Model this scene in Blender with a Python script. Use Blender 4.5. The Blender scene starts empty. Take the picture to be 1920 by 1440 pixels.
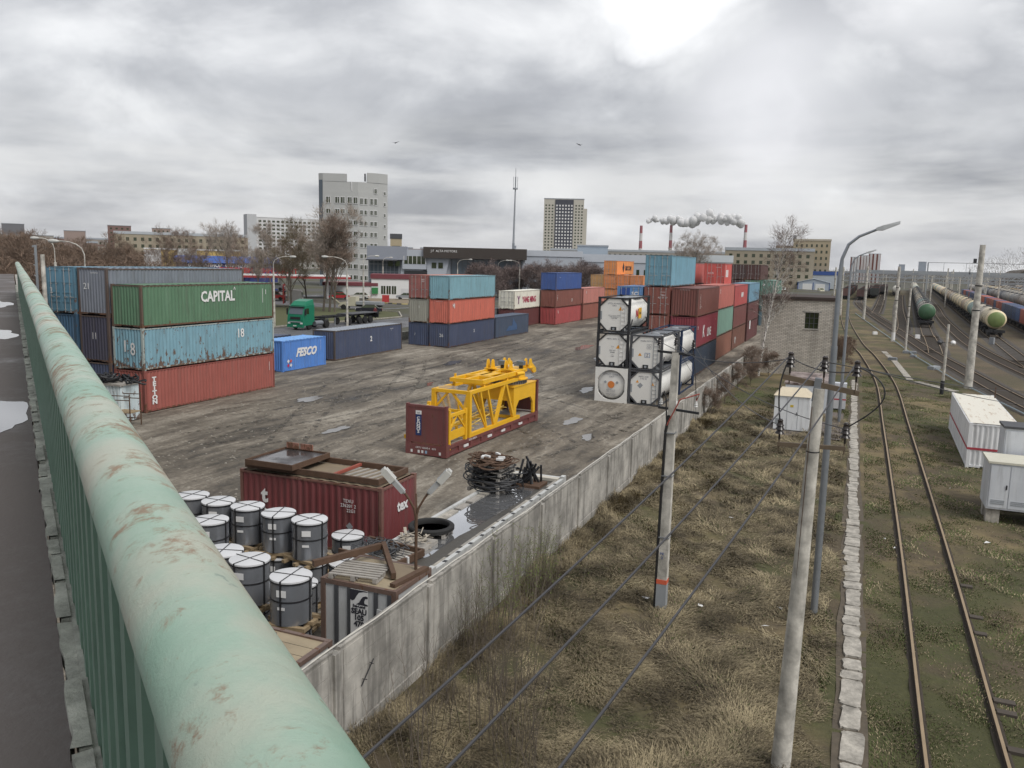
import bpy, bmesh, math, random
import numpy as np
from mathutils import Vector, Matrix
rnd = random.Random(7)
SC = bpy.context.scene
COL = SC.collection
R = math.radians
PI = math.pi

# ---------------------------------------------------------------- camera
YAW, PITCH, ROLL, CAMZ = R(22.4), R(8.367), R(1.35), 9.84
def setup_camera():
    f0 = Vector((0, math.cos(PITCH), -math.sin(PITCH))); r0 = Vector((1, 0, 0)); u0 = r0.cross(f0)
    r = r0 * math.cos(ROLL) + u0 * math.sin(ROLL); u = u0 * math.cos(ROLL) - r0 * math.sin(ROLL)
    mz = Matrix.Rotation(YAW, 3, 'Z')
    r, u, f = mz @ r, mz @ u, mz @ f0
    m = Matrix(((r.x, u.x, -f.x, 0), (r.y, u.y, -f.y, 0), (r.z, u.z, -f.z, CAMZ), (0, 0, 0, 1)))
    cd = bpy.data.cameras.new('camera'); co = bpy.data.objects.new('camera', cd); COL.objects.link(co)
    co.matrix_world = m
    cd.sensor_fit = 'HORIZONTAL'; cd.sensor_width = 36; cd.lens = 36 * 1555 / 1920
    cd.clip_start = 0.05; cd.clip_end = 9000
    SC.camera = co
setup_camera()

# ---------------------------------------------------------------- node helper
class NT:
    def __init__(s, tree):
        s.t = tree; s.n = tree.nodes; s.l = tree.links
    def node(s, typ, **kw):
        n = s.n.new(typ)
        for k, v in kw.items(): setattr(n, k, v)
        return n
    def put(s, sock, v):
        if v is None: return
        if isinstance(v, bpy.types.NodeSocket): s.l.new(v, sock)
        else:
            if sock.type == 'RGBA' and len(v) == 3: v = (*v, 1)
            sock.default_value = v
    def math(s, op, a, b=None, c=None, clamp=False):
        n = s.node('ShaderNodeMath', operation=op, use_clamp=clamp)
        s.put(n.inputs[0], a); s.put(n.inputs[1], b); s.put(n.inputs[2], c)
        return n.outputs[0]
    def vmath(s, op, a, b=None):
        n = s.node('ShaderNodeVectorMath', operation=op)
        s.put(n.inputs[0], a); s.put(n.inputs[1], b)
        return n.outputs['Value'] if op in ('DOT_PRODUCT', 'LENGTH') else n.outputs[0]
    def mapping(s, v, sc=(1, 1, 1), loc=(0, 0, 0), rot=(0, 0, 0)):
        n = s.node('ShaderNodeMapping')
        s.put(n.inputs[0], v); n.inputs['Scale'].default_value = sc; n.inputs['Location'].default_value = loc; n.inputs['Rotation'].default_value = rot
        return n.outputs[0]
    def noise(s, v, scale=1, detail=5, rough=.55, dist=0):
        n = s.node('ShaderNodeTexNoise'); s.put(n.inputs['Vector'], v)
        n.inputs['Scale'].default_value = scale; n.inputs['Detail'].default_value = detail
        n.inputs['Roughness'].default_value = rough; n.inputs['Distortion'].default_value = dist
        return n.outputs['Fac']
    def ramp(s, f, stops, interp='LINEAR'):
        n = s.node('ShaderNodeValToRGB'); cr = n.color_ramp; cr.interpolation = interp
        while len(cr.elements) < len(stops): cr.elements.new(.5)
        for e, (p, c) in zip(cr.elements, stops):
            e.position = p
            e.color = (c, c, c, 1) if isinstance(c, (int, float)) else (*c[:3], 1)
        s.put(n.inputs[0], f)
        return n.outputs[0]
    def mix(s, f, a, b, mode='MIX'):
        n = s.node('ShaderNodeMix', data_type='RGBA', blend_type=mode)
        s.put(n.inputs[0], f); s.put(n.inputs[6], a); s.put(n.inputs[7], b)
        return n.outputs[2]
    def obj(s, rand=True):
        tc = s.node('ShaderNodeTexCoord')
        if not rand: return tc.outputs['Object']
        oi = s.node('ShaderNodeObjectInfo')
        return s.vmath('ADD', tc.outputs['Object'], s.math('MULTIPLY', oi.outputs['Random'], 57.0))
    def geo(s): return s.node('ShaderNodeNewGeometry').outputs['Position']
    def sep(s, v):
        n = s.node('ShaderNodeSeparateXYZ'); s.put(n.inputs[0], v); return n.outputs
    def bump(s, h, dist=.02, strength=1):
        n = s.node('ShaderNodeBump'); s.put(n.inputs['Height'], h)
        n.inputs['Distance'].default_value = dist; n.inputs['Strength'].default_value = strength
        return n.outputs[0]

# ---------------------------------------------------------------- world: overcast sky
SUN_AZ, SUN_EL = R(112), R(52)      # heading from +Y towards +X
def setup_world():
    w = bpy.data.worlds.new('World'); SC.world = w; w.use_nodes = True
    t = NT(w.node_tree); t.n.clear()
    sky = t.node('ShaderNodeTexSky', sky_type='NISHITA', sun_disc=False)
    sky.sun_elevation = SUN_EL; sky.sun_rotation = SUN_AZ; sky.air_density = 1.2; sky.dust_density = 2.0
    d = t.node('ShaderNodeTexCoord').outputs['Generated']
    x, y, z = t.sep(d)
    zc = t.math('MAXIMUM', z, 0.0)
    den = t.math('ADD', zc, .34)
    cb = t.node('ShaderNodeCombineXYZ')
    t.put(cb.inputs[0], t.math('DIVIDE', x, den)); t.put(cb.inputs[1], t.math('DIVIDE', y, den)); t.put(cb.inputs[2], t.math('MULTIPLY', z, .8))
    p = cb.outputs[0]
    big = t.noise(t.mapping(p, loc=(3.1, 7.7, 0)), 1.0, 3, .5)
    mid = t.noise(t.mapping(p, loc=(1.3, 2.2, 5)), 2.3, 9, .55, .35)
    fin = t.noise(t.mapping(d, sc=(1, 1, 1.5)), 8, 8, .56, .2)
    v = t.math('ADD', t.math('MULTIPLY', big, .5), t.math('MULTIPLY', mid, .40))
    v = t.math('ADD', v, t.math('MULTIPLY', fin, .16))
    # grey underside -> brighter thin places
    c = t.ramp(v, [(.38, (.205, .212, .23)), (.445, (.245, .252, .271)), (.50, (.305, .312, .332)), (.555, (.395, .402, .42)), (.615, (.54, .546, .558)), (.69, (.69, .694, .70))])
    # lighter, warmer strips low at the horizon, seen between far cloud banks
    hz = t.noise(t.mapping(d, sc=(2.2, 2.2, 15)), 1.6, 5, .55)
    hm = t.math('MULTIPLY', t.ramp(z, [(.0, 1), (.10, .85), (.18, 0)]), t.ramp(hz, [(.40, 0), (.60, 1)]))
    c = t.mix(t.math('MULTIPLY', hm, .85), c, (.53, .53, .53))
    # the gap in the clouds where the veiled sun glows through
    def gap(c, dv, lo, hi, amt, col):
        dot = t.vmath('DOT_PRODUCT', d, Vector(dv).normalized())
        e = t.math('ADD', t.math('SUBTRACT', 1.0, dot), t.math('MULTIPLY', t.math('SUBTRACT', mid, .5), .020))
        e = t.math('ADD', e, t.math('MULTIPLY', t.math('SUBTRACT', fin, .5), .010))
        return t.mix(t.math('MULTIPLY', t.ramp(e, [(lo, 1), (hi, 0)]), amt), c, col)
    c = gap(c, (-.212, .915, .325), .0020, .0062, 1.0, (1.15, 1.15, 1.15))
    c = gap(c, (.045, .955, .29), .0, .0040, .65, (.70, .70, .71))
    c = gap(c, (-.10, .98, .168), .0, .006, .6, (.66, .66, .68))
    b1 = t.node('ShaderNodeBackground'); t.put(b1.inputs[0], sky.outputs[0]); b1.inputs[1].default_value = .09
    b2 = t.node('ShaderNodeBackground'); t.put(b2.inputs[0], c); b2.inputs[1].default_value = 1.0
    ms = t.node('ShaderNodeMixShader'); ms.inputs[0].default_value = .95
    t.l.new(b1.outputs[0], ms.inputs[1]); t.l.new(b2.outputs[0], ms.inputs[2])
    t.l.new(ms.outputs[0], t.node('ShaderNodeOutputWorld').inputs[0])
setup_world()
ld = bpy.data.lights.new('sun', 'SUN'); lo = bpy.data.objects.new('sun', ld); COL.objects.link(lo)
ld.energy = 1.5; ld.angle = R(28); ld.color = (1, .965, .92)
lo.rotation_euler = Vector((-math.sin(SUN_AZ) * math.cos(SUN_EL), -math.cos(SUN_AZ) * math.cos(SUN_EL), -math.sin(SUN_EL))).to_track_quat('-Z', 'Y').to_euler()
SC.view_settings.view_transform = 'Standard'; SC.view_settings.look = 'None'
SC.view_settings.exposure = 0.68; SC.view_settings.gamma = 1.0; SC.view_settings.use_curve_mapping = False
SC.cycles.max_bounces = 6; SC.cycles.diffuse_bounces = 2; SC.cycles.glossy_bounces = 2; SC.cycles.transparent_max_bounces = 6

# ---------------------------------------------------------------- materials
MATS = {}
def mat(name, fn):
    if name in MATS: return MATS[name]
    m = bpy.data.materials.new(name); m.use_nodes = True
    t = NT(m.node_tree); b = t.n['Principled BSDF']
    fn(t, b); MATS[name] = m
    return m
def flat(name, c, rough=.6, metal=0, var=.18, scale=3.0, bump=0):
    def fn(t, b):
        v = t.noise(t.obj(), scale, 6, .6)
        t.put(b.inputs['Base Color'], t.mix(v, tuple(k * (1 - var) for k in c), tuple(min(1, k * (1 + var)) for k in c)))
        b.inputs['Roughness'].default_value = rough; b.inputs['Metallic'].default_value = metal
        if bump: t.put(b.inputs['Normal'], t.bump(v, bump))
    return mat(name, fn)
RUST = (.13, .062, .035)
def paint(c, rust=.25, name=None, fade=.2):
    c = tuple(min(.85, .80 * 1.25 * k + .20 * 1.15 * sum(c) / 3) for k in c)
    key = name or 'paint_%02d%02d%02d_%02d' % (*[int(k * 99) for k in c], int(rust * 99))
    def fn(t, b):
        o = t.obj(); tc = t.node('ShaderNodeTexCoord').outputs['Object']
        zz = t.sep(tc)[2]
        v1 = t.noise(o, .9, 6, .6)
        st = t.noise(t.mapping(o, sc=(3.2, 3.2, .28)), 1.4, 6, .62)
        col = t.mix(v1, tuple(k * (.92 - fade * .3) for k in c), tuple(min(.9, k * 1.2 + fade * .07) for k in c))
        col = t.mix(t.math('MULTIPLY', t.ramp(st, [(.50, 0), (.74, 1)]), .45), col, (.10, .088, .075))
        st2 = t.noise(t.mapping(o, sc=(2.6, 2.6, .22), loc=(7, 3, 1)), 1.1, 7, .66)
        col = t.mix(t.math('MULTIPLY', t.ramp(st2, [(.52, 0), (.72, 1)]), .35), col, tuple(min(.8, k * 1.25 + .07) for k in c))
        rn = t.noise(t.mapping(o, sc=(1.6, 1.6, .9)), 2.2, 9, .68, .3)
        low = t.math('MULTIPLY', t.ramp(t.math('DIVIDE', zz, 2.6), [(0, 1), (.28, .25), (.5, 0), (1, .12)]), .16 * min(1, rust * 2))
        m = t.ramp(t.math('ADD', rn, low), [(.71 - rust * .2, 0), (.745 - rust * .2, 1)])
        col = t.mix(t.math('MULTIPLY', m, .9), col, t.mix(t.noise(o, 9, 3), (.07, .038, .026), (.19, .09, .045)))
        t.put(b.inputs['Base Color'], col)
        t.put(b.inputs['Roughness'], t.ramp(m, [(0, .52), (1, .85)]))
    return mat(key, fn)
def pcol(h):  # sRGB hex -> linear
    v = [int(h[i:i + 2], 16) / 255 for i in (0, 2, 4)]
    return tuple(k / 12.92 if k <= .04045 else ((k + .055) / 1.055) ** 2.4 for k in v)
def yard_fn(t, b):
    g = t.geo()
    g1 = t.mapping(g, rot=(0, 0, R(-9)), sc=(1.0, .17, 1))
    g2 = t.mapping(g, rot=(0, 0, R(14)), sc=(1.0, .22, 1), loc=(5, 3, 0))
    a = t.noise(g1, .62, 9, .62, .8); a2 = t.noise(g2, 1.5, 10, .74, .6)
    n = t.noise(g, .11, 5, .55, .4); f = t.noise(g, 6, 7, .65)
    v = t.math('ADD', t.math('MULTIPLY', a, .42), t.math('MULTIPLY', a2, .30))
    v = t.math('ADD', v, t.math('MULTIPLY', t.math('ADD', f, t.noise(g, 1.7, 10, .78, .6)), .19))
    v = t.math('ADD', v, t.math('MULTIPLY', t.math('SUBTRACT', n, .5), .28))
    col = t.ramp(v, [(.415, (.028, .024, .019)), (.47, (.068, .058, .045)), (.525, (.122, .105, .082)), (.58, (.19, .166, .132)), (.655, (.33, .30, .25))])
    # pale gritty patches
    pk = t.ramp(t.noise(g1, 2.4, 8, .7, 1.0), [(.63, 0), (.70, 1)])
    col = t.mix(t.math('MULTIPLY', pk, .55), col, (.38, .36, .33))
    t.put(b.inputs['Base Color'], col)
    wet = t.ramp(t.math('ADD', v, t.math('MULTIPLY', t.math('SUBTRACT', t.noise(g, .3, 5, .6), .5), .3)), [(.34, .22), (.44, .62), (.6, .92)])
    t.put(b.inputs['Roughness'], wet)
    t.put(b.inputs['Normal'], t.bump(v, .16, 1.0))
M_YARD = mat('yard_dirt', yard_fn)
def field_fn(t, b):
    g = t.geo(); x, y, z = t.sep(g)
    n1 = t.noise(g, .16, 5, .55, .5); n2 = t.noise(g, .9, 8, .65); n3 = t.noise(g, 7, 7, .7)
    soil = t.mix(n3, (.05, .039, .024), (.135, .104, .063))
    straw = t.mix(n3, (.125, .098, .05), (.27, .21, .108))
    green = t.mix(n3, (.034, .038, .013), (.088, .094, .032))
    v = t.math('ADD', t.math('MULTIPLY', n1, .55), t.math('MULTIPLY', n2, .45))
    col = t.mix(t.ramp(v, [(.46, 0), (.60, 1)]), soil, straw)
    gr = t.math('ADD', t.noise(t.mapping(g, loc=(9, 4, 0)), .13, 5, .6, .4), t.math('MULTIPLY', t.math('SUBTRACT', n2, .5), .35))
    col = t.mix(t.math('MULTIPLY', t.ramp(gr, [(.44, 0), (.58, 1)]), .85), col, green)
    # oily ballast strip towards the sidings
    far = t.math('ADD', t.math('MULTIPLY', t.math('SUBTRACT', x, t.math('ADD', 5.5, t.math('MULTIPLY', y, .02))), .18), t.math('MULTIPLY', t.math('SUBTRACT', n2, .5), 2.2))
    far = t.math('MULTIPLY', t.ramp(far, [(0, 0), (1, 1)]), t.ramp(t.math('DIVIDE', y, 150), [(.40, 0), (.62, 1)]))
    col = t.mix(t.math('MULTIPLY', far, .6), col, t.mix(n3, (.055, .042, .03), (.15, .115, .08)))
    t.put(b.inputs['Base Color'], col); b.inputs['Roughness'].default_value = .95
    t.put(b.inputs['Normal'], t.bump(t.math('ADD', n2, n3), .06, .9))
M_FIELD = mat('field_turf', field_fn)
def farg_fn(t, b):
    g = t.geo(); n = t.noise(g, .05, 6, .6); n3 = t.noise(g, 2.0, 6, .7)
    col = t.mix(t.ramp(n, [(.42, 0), (.58, 1)]), t.mix(n3, (.05, .05, .045), (.13, .125, .115)), t.mix(n3, (.045, .05, .022), (.10, .095, .05)))
    t.put(b.inputs['Base Color'], col); b.inputs['Roughness'].default_value = .95
M_FAR = mat('town_ground', farg_fn)
def asphalt_fn(dark, gl=.16):
    def fn(t, b):
        g = t.geo(); n = t.noise(g, .45, 6, .6, .5); f = t.noise(g, 40, 4, .6); n = t.math('ADD', t.math('MULTIPLY', n, .7), t.math('MULTIPLY', t.noise(g, 14, 6, .75), .3))
        t.put(b.inputs['Base Color'], t.mix(n, tuple(k * .7 for k in dark), tuple(k * 1.35 for k in dark)))
        t.put(b.inputs['Roughness'], t.ramp(n, [(.36, gl), (.54, .75)]))
        t.put(b.inputs['Normal'], t.bump(f, .004, .6))
    return fn
M_ROAD = mat('wet_asphalt', asphalt_fn((.105, .105, .11)))
M_DECK = mat('deck_asphalt', asphalt_fn((.098, .084, .077), .34))
def conc_fn(c, streak=.5, sc=1.0):
    def fn(t, b):
        o = t.geo(); v = t.noise(o, 1.1 * sc, 8, .62); f = t.noise(o, 14 * sc, 5, .65)
        st = t.noise(t.mapping(o, sc=(2.2 * sc, 2.2 * sc, .22 * sc)), 1.8, 7, .66, .2)
        col = t.mix(t.ramp(v, [(.34, 0), (.64, 1)]), tuple(k * .50 for k in c), tuple(min(.85, k * 1.18) for k in c))
        col = t.mix(t.math('MULTIPLY', t.ramp(st, [(.49, 0), (.60, 1)]), streak), col, tuple(k * .28 for k in c))
        col = t.mix(t.math('MULTIPLY', f, .25), col, tuple(k * .5 for k in c))
        t.put(b.inputs['Base Color'], col); b.inputs['Roughness'].default_value = .9
        t.put(b.inputs['Normal'], t.bump(t.math('ADD', v, f), .012, .7))
    return fn
M_CONC = mat('weathered_concrete', conc_fn((.45, .43, .39), .62, .9))
M_POLE = mat('pole_concrete', conc_fn((.60, .575, .515), .15, 2))
M_SLAB = mat('slab_concrete', conc_fn((.46, .43, .375), .3, 2.5))
M_KERB = mat('kerb_concrete', conc_fn((.42, .43, .375), .3, 3))
def green_fn(t, b):
    g = t.geo()
    n = t.noise(g, 2.6, 5, .55); n2 = t.noise(g, 9, 8, .68, .5); n3 = t.noise(g, 33, 5, .6)
    col = t.mix(t.ramp(n, [(.38, 0), (.62, 1)]), (.265, .42, .325), (.405, .485, .40))
    col = t.mix(t.math('MULTIPLY', t.ramp(n, [(.50, 0), (.66, 1)]), .75), col, (.46, .45, .36))
    cl = t.math('SUBTRACT', t.noise(t.mapping(g, loc=(4, 2, 7)), 2.7, 4, .6, .3), .5)
    sp = t.math('ADD', t.noise(g, 15, 11, .78, .3), t.math('MULTIPLY', cl, 1.0))
    col = t.mix(t.math('MULTIPLY', t.ramp(sp, [(.56, 0), (.66, 1)]), .82), col, t.mix(n3, (.17, .09, .055), (.34, .22, .14)))
    col = t.mix(t.math('MULTIPLY', t.ramp(t.noise(g, 17, 5, .6), [(.69, 0), (.72, 1)]), .6), col, (.16, .22, .19))
    t.put(b.inputs['Base Color'], col)
    t.put(b.inputs['Roughness'], t.ramp(sp, [(.5, .33), (.7, .75)]))
    t.put(b.inputs['Normal'], t.bump(t.math('ADD', n2, t.math('MULTIPLY', sp, 1.5)), .003, .8))
M_RAILG = mat('green_rail_paint', green_fn)
M_BALUS = flat('green_baluster_paint', (.15, .24, .185), .5, var=.35, scale=6)
def water_fn(t, b):
    b.inputs['Base Color'].default_value = (.62, .63, .65, 1); b.inputs['Roughness'].default_value = .015; b.inputs['Metallic'].default_value = .85
    pass
M_WATER = mat('puddle_water', water_fn)
M_MUDW = mat('mud_water', lambda t, b: (t.put(b.inputs['Base Color'], (.11, .10, .09)), setattr(b.inputs['Roughness'], 'default_value', .06), setattr(b.inputs['IOR'], 'default_value', 1.9)))
M_STEEL = flat('coil_steel', (.30, .315, .34), .27, .6, var=.25, scale=2.2)
M_LID = flat('coil_lid', (.64, .65, .665), .4, 0, var=.1, scale=2)
M_BAND = flat('black_band', (.018, .018, .02), .5)
M_BLACK = flat('black_steel', (.022, .023, .026), .5, var=.3)
M_DGREY = flat('dark_grey', (.07, .073, .08), .55, var=.25)
M_GREY = flat('grey_paint', (.30, .32, .34), .5, var=.15)
M_GALV = flat('galvanised', (.27, .29, .315), .42, .5, var=.25, scale=5)
M_WHITE = flat('white_paint', (.74, .74, .73), .5, var=.08)
M_TANKW = flat('tank_white', (.78, .77, .73), .42, var=.07, scale=1.2)
M_WOOD = flat('raw_timber', (.30, .225, .135), .85, var=.4, scale=6, bump=.004)
M_WOODG = flat('grey_timber', (.33, .31, .28), .85, var=.4, scale=5, bump=.004)
M_RUSTY = flat('rusty_beam', (.10, .058, .036), .8, var=.45, scale=4, bump=.004)
M_RAIL = flat('rail_head', (.36, .27, .17), .55, .3, var=.25, scale=2)
M_RAILD = flat('rail_side', (.085, .06, .045), .85, var=.3)
M_SLEEP = flat('sleeper', (.075, .062, .05), .9, var=.35)
M_BALL = mat('ballast', conc_fn((.085, .075, .065), .2, 4))
M_RUBBER = flat('rubber', (.018, .018, .018), .8, var=.3)
M_TXTW = flat('lettering_white', (.78, .78, .77), .6, var=.12, scale=4)
M_TXTB = flat('lettering_dark', (.03, .03, .04), .6)
M_YEL = flat('crane_yellow', (.82, .46, .02), .42, var=.14, scale=1.6)
M_YEL2 = flat('crane_yellow_pale', (.78, .58, .16), .5, var=.12)
M_BARK = flat('bark', (.15, .125, .10), .95, var=.4, scale=6)
M_TWIG = flat('twig', (.21, .155, .12), .95, var=.35, scale=.5)
M_TWIG2 = flat('twig_grey', (.33, .28, .235), .95, var=.35, scale=.5)
M_GLASS = mat('window_glass', lambda t, b: (t.put(b.inputs['Base Color'], (.035, .045, .020)), setattr(b.inputs['Roughness'], 'default_value', .06)))
M_GLASSB = mat('curtain_glass', lambda t, b: (t.put(b.inputs['Base Color'], (.10, .125, .15)), setattr(b.inputs['Roughness'], 'default_value', .1)))
M_PLASTW = flat('lamp_grey', (.36, .37, .37), .45)
M_LENS = flat('lamp_lens', (.52, .52, .49), .3)
# ---------------------------------------------------------------- mesh helpers
class MB:
    def __init__(s): s.v = []; s.f = []; s.m = []; s.cur = 0
    def add(s, vs, fs):
        o = len(s.v); s.v += [tuple(v) for v in vs]; s.f += [tuple(i + o for i in f) for f in fs]; s.m += [s.cur] * len(fs)
        return s
    def box(s, x0, x1, y0, y1, z0, z1):
        return s.add([(x0, y0, z0), (x1, y0, z0), (x1, y1, z0), (x0, y1, z0), (x0, y0, z1), (x1, y0, z1), (x1, y1, z1), (x0, y1, z1)],
                     [(3, 2, 1, 0), (4, 5, 6, 7), (0, 1, 5, 4), (1, 2, 6, 5), (2, 3, 7, 6), (3, 0, 4, 7)])
    def bar(s, a, b, w, h=None, up=(0, 0, 1)):
        a = Vector(a); b = Vector(b); d = (b - a).normalized(); u = Vector(up)
        if abs(d.dot(u)) > .98: u = Vector((1, 0, 0))
        r = d.cross(u).normalized(); u = r.cross(d); h = h or w
        r *= w / 2; u *= h / 2
        vs = [p + sx * r + su * u for p in (a, b) for sx, su in ((-1, -1), (1, -1), (1, 1), (-1, 1))]
        return s.add(vs, [(0, 1, 2, 3), (7, 6, 5, 4), (0, 4, 5, 1), (1, 5, 6, 2), (2, 6, 7, 3), (3, 7, 4, 0)])
    def tube(s, pts, rad, n=6, cap=True):
        pts = [Vector(p) for p in pts]; k = len(pts)
        rad = [rad] * k if isinstance(rad, (int, float)) else rad
        vs = []; fs = []; ref = None
        for i, p in enumerate(pts):
            d = (pts[min(i + 1, k - 1)] - pts[max(i - 1, 0)]).normalized()
            if ref is None or abs(ref.dot(d)) > .95: ref = Vector((0, 0, 1)) if abs(d.z) < .9 else Vector((1, 0, 0))
            r = d.cross(ref).normalized(); u = r.cross(d); ref = u
            for j in range(n):
                a = 2 * PI * j / n
                vs.append(p + rad[i] * (math.cos(a) * r + math.sin(a) * u))
        for i in range(k - 1):
            for j in range(n):
                j2 = (j + 1) % n
                fs.append((i * n + j, i * n + j2, (i + 1) * n + j2, (i + 1) * n + j))
        if cap: fs += [tuple(range(n))[::-1], tuple((k - 1) * n + j for j in range(n))]
        return s.add(vs, fs)
    def lathe(s, prof, n=20, axis='z', c=(0, 0, 0)):   # prof: (radius, height)
        vs = []; fs = []; k = len(prof)
        for r, h in prof:
            for j in range(n):
                a = 2 * PI * j / n; x, y = r * math.cos(a), r * math.sin(a)
                p = (x, y, h) if axis == 'z' else ((x, h, y) if axis == 'y' else (h, x, y))
                vs.append((p[0] + c[0], p[1] + c[1], p[2] + c[2]))
        flip = axis == 'y'
        for i in range(k - 1):
            for j in range(n):
                j2 = (j + 1) % n
                f = (i * n + j, i * n + j2, (i + 1) * n + j2, (i + 1) * n + j)
                fs.append(f[::-1] if flip else f)
        a = tuple(range(n)); b = tuple((k - 1) * n + j for j in range(n))
        fs += [a if flip else a[::-1], b[::-1] if flip else b]
        return s.add(vs, fs)
    def prism(s, poly, x0, x1, axis='x'):   # poly in the two other axes
        n = len(poly)
        def P(u, v, w): return (w, u, v) if axis == 'x' else ((u, w, v) if axis == 'y' else (u, v, w))
        vs = [P(u, v, x0) for u, v in poly] + [P(u, v, x1) for u, v in poly]
        fs = [tuple(range(n))[::-1], tuple(range(n, 2 * n))] + [(i, (i + 1) % n, n + (i + 1) % n, n + i) for i in range(n)]
        if axis == 'y': fs = [f[::-1] for f in fs]
        return s.add(vs, fs)
    def mesh(s, name, mats=(), smooth=False):
        me = bpy.data.meshes.new(name); me.from_pydata(s.v, [], s.f)
        for m in mats: me.materials.append(m)
        if len(mats) > 1: me.polygons.foreach_set('material_index', s.m)
        if smooth:
            me.shade_smooth()
            if smooth is not True: me.set_sharp_from_angle(angle=smooth)
        me.update()
        return me
    def build(s, name, mats, parent=None, loc=None, rz=0, smooth=False):
        if not isinstance(mats, (list, tuple)): mats = [mats]
        return link(name, s.mesh(name, mats, smooth), parent, loc, rz)
def link(name, me, parent=None, loc=None, rz=0, material=None):
    o = bpy.data.objects.new(name, me); COL.objects.link(o)
    if parent: o.parent = parent
    if loc: o.location = loc
    if rz: o.rotation_euler = (0, 0, rz)
    if material:
        if not me.materials: me.materials.append(None)
        o.material_slots[0].link = 'OBJECT'; o.material_slots[0].material = material
    return o
def tag(o, label, cat, group=None):
    o['label'] = label; o['category'] = cat
    if group: o['group'] = group
    return o
def thing(name, label, cat, loc=(0, 0, 0), rz=0, group=None):
    o = bpy.data.objects.new(name, None); COL.objects.link(o); o.empty_display_size = .3
    o.location = loc; o.rotation_euler = (0, 0, rz)
    return tag(o, label, cat, group)
def struct(o): o['kind'] = 'structure'; return o
def stuff(o): o['kind'] = 'stuff'; return o
def copy_tree(o, parent=None):
    c = o.copy(); COL.objects.link(c)
    if parent: c.parent = parent
    for ch in list(o.children): copy_tree(ch, c)
    return c
_tc = {}
def text_mesh(s, size, bold=0, shear=0, sx=1.0, lead=1.0, align='CENTER'):
    key = (s, size, bold, shear, sx, lead, align)
    if key in _tc: return _tc[key]
    cu = bpy.data.curves.new('txt', 'FONT'); cu.body = s; cu.size = size; cu.align_x = align; cu.align_y = 'CENTER'
    cu.offset = bold; cu.shear = shear; cu.resolution_u = 2; cu.space_line = lead; cu.extrude = .002
    o = bpy.data.objects.new('txt', cu); COL.objects.link(o)
    me = bpy.data.meshes.new_from_object(o)
    if sx != 1.0:
        for v in me.vertices: v.co.x *= sx
    bpy.data.objects.remove(o); bpy.data.curves.remove(cu)
    me.materials.clear(); _tc[key] = me
    return me
def lettering(s, parent, loc, rot, size, material=None, name='lettering', **kw):
    o = link(name, text_mesh(s, size, **kw), parent, loc, material=material or M_TXTW)
    o.rotation_euler = rot
    return o
FR = (PI / 2, 0, PI / 2)     # on a face looking to +X
FF = (PI / 2, 0, 0)          # on a face looking to -Y

def gz(x, y):
    if x < -9.5: return -.96 - .024 * max(x, -48) + .00512 * min(max(y, 0), 150)
    return -.5

# ---------------------------------------------------------------- ground
def make_ground():
    def rng(a, b, st): return list(np.arange(a, b, st))
    xs = [-4500, -2000, -900, -400, -200, -120, -80, -60] + rng(-48, -10, 1.0) + [-9.52, -9.48] + rng(-9, 5, .5) + rng(5, 30, 2.5) + [30, 45, 70, 120, 250, 600, 1500, 4500]
    ys = [-600, -200, -60, -20] + rng(0, 10, 2.5) + rng(10, 40, .5) + rng(40, 80, 1.0) + rng(80, 160, 5) + [160, 200, 300, 500, 900, 1800, 3500, 7000]
    nx, ny = len(xs), len(ys); r = random.Random(3)
    V = []
    for y in ys:
        for x in xs:
            z = gz(x, y)
            if -48 < x < 12 and 8 < y < 90: z += r.uniform(-.035, .035) if x > -9.45 else r.uniform(-.02, .012)
            V.append((x, y, z))
    F = []; MI = []
    for j in range(ny - 1):
        for i in range(nx - 1):
            F.append((j * nx + i, j * nx + i + 1, (j + 1) * nx + i + 1, (j + 1) * nx + i))
            cx = (xs[i] + xs[i + 1]) / 2; cy = (ys[j] + ys[j + 1]) / 2
            if cx < -48 or cx > 130 or cy > 520: MI.append(2)
            elif cx < -9.5: MI.append(0 if cy < 165 else 2)
            else: MI.append(1)
    me = bpy.data.meshes.new('ground'); me.from_pydata(V, [], F)
    for m in (M_YARD, M_FIELD, M_FAR): me.materials.append(m)
    me.polygons.foreach_set('material_index', MI); me.shade_smooth(); me.update()
    struct(link('ground', me))
make_ground()
def sheet(name, poly, z, m, dz=0):
    if callable(z): vs = [(x, y, z(x, y) + dz) for x, y in poly]
    else: vs = [(x, y, z) for x, y in poly]
    return struct(MB().add(vs, [tuple(range(len(vs)))]).build(name, m))

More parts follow.
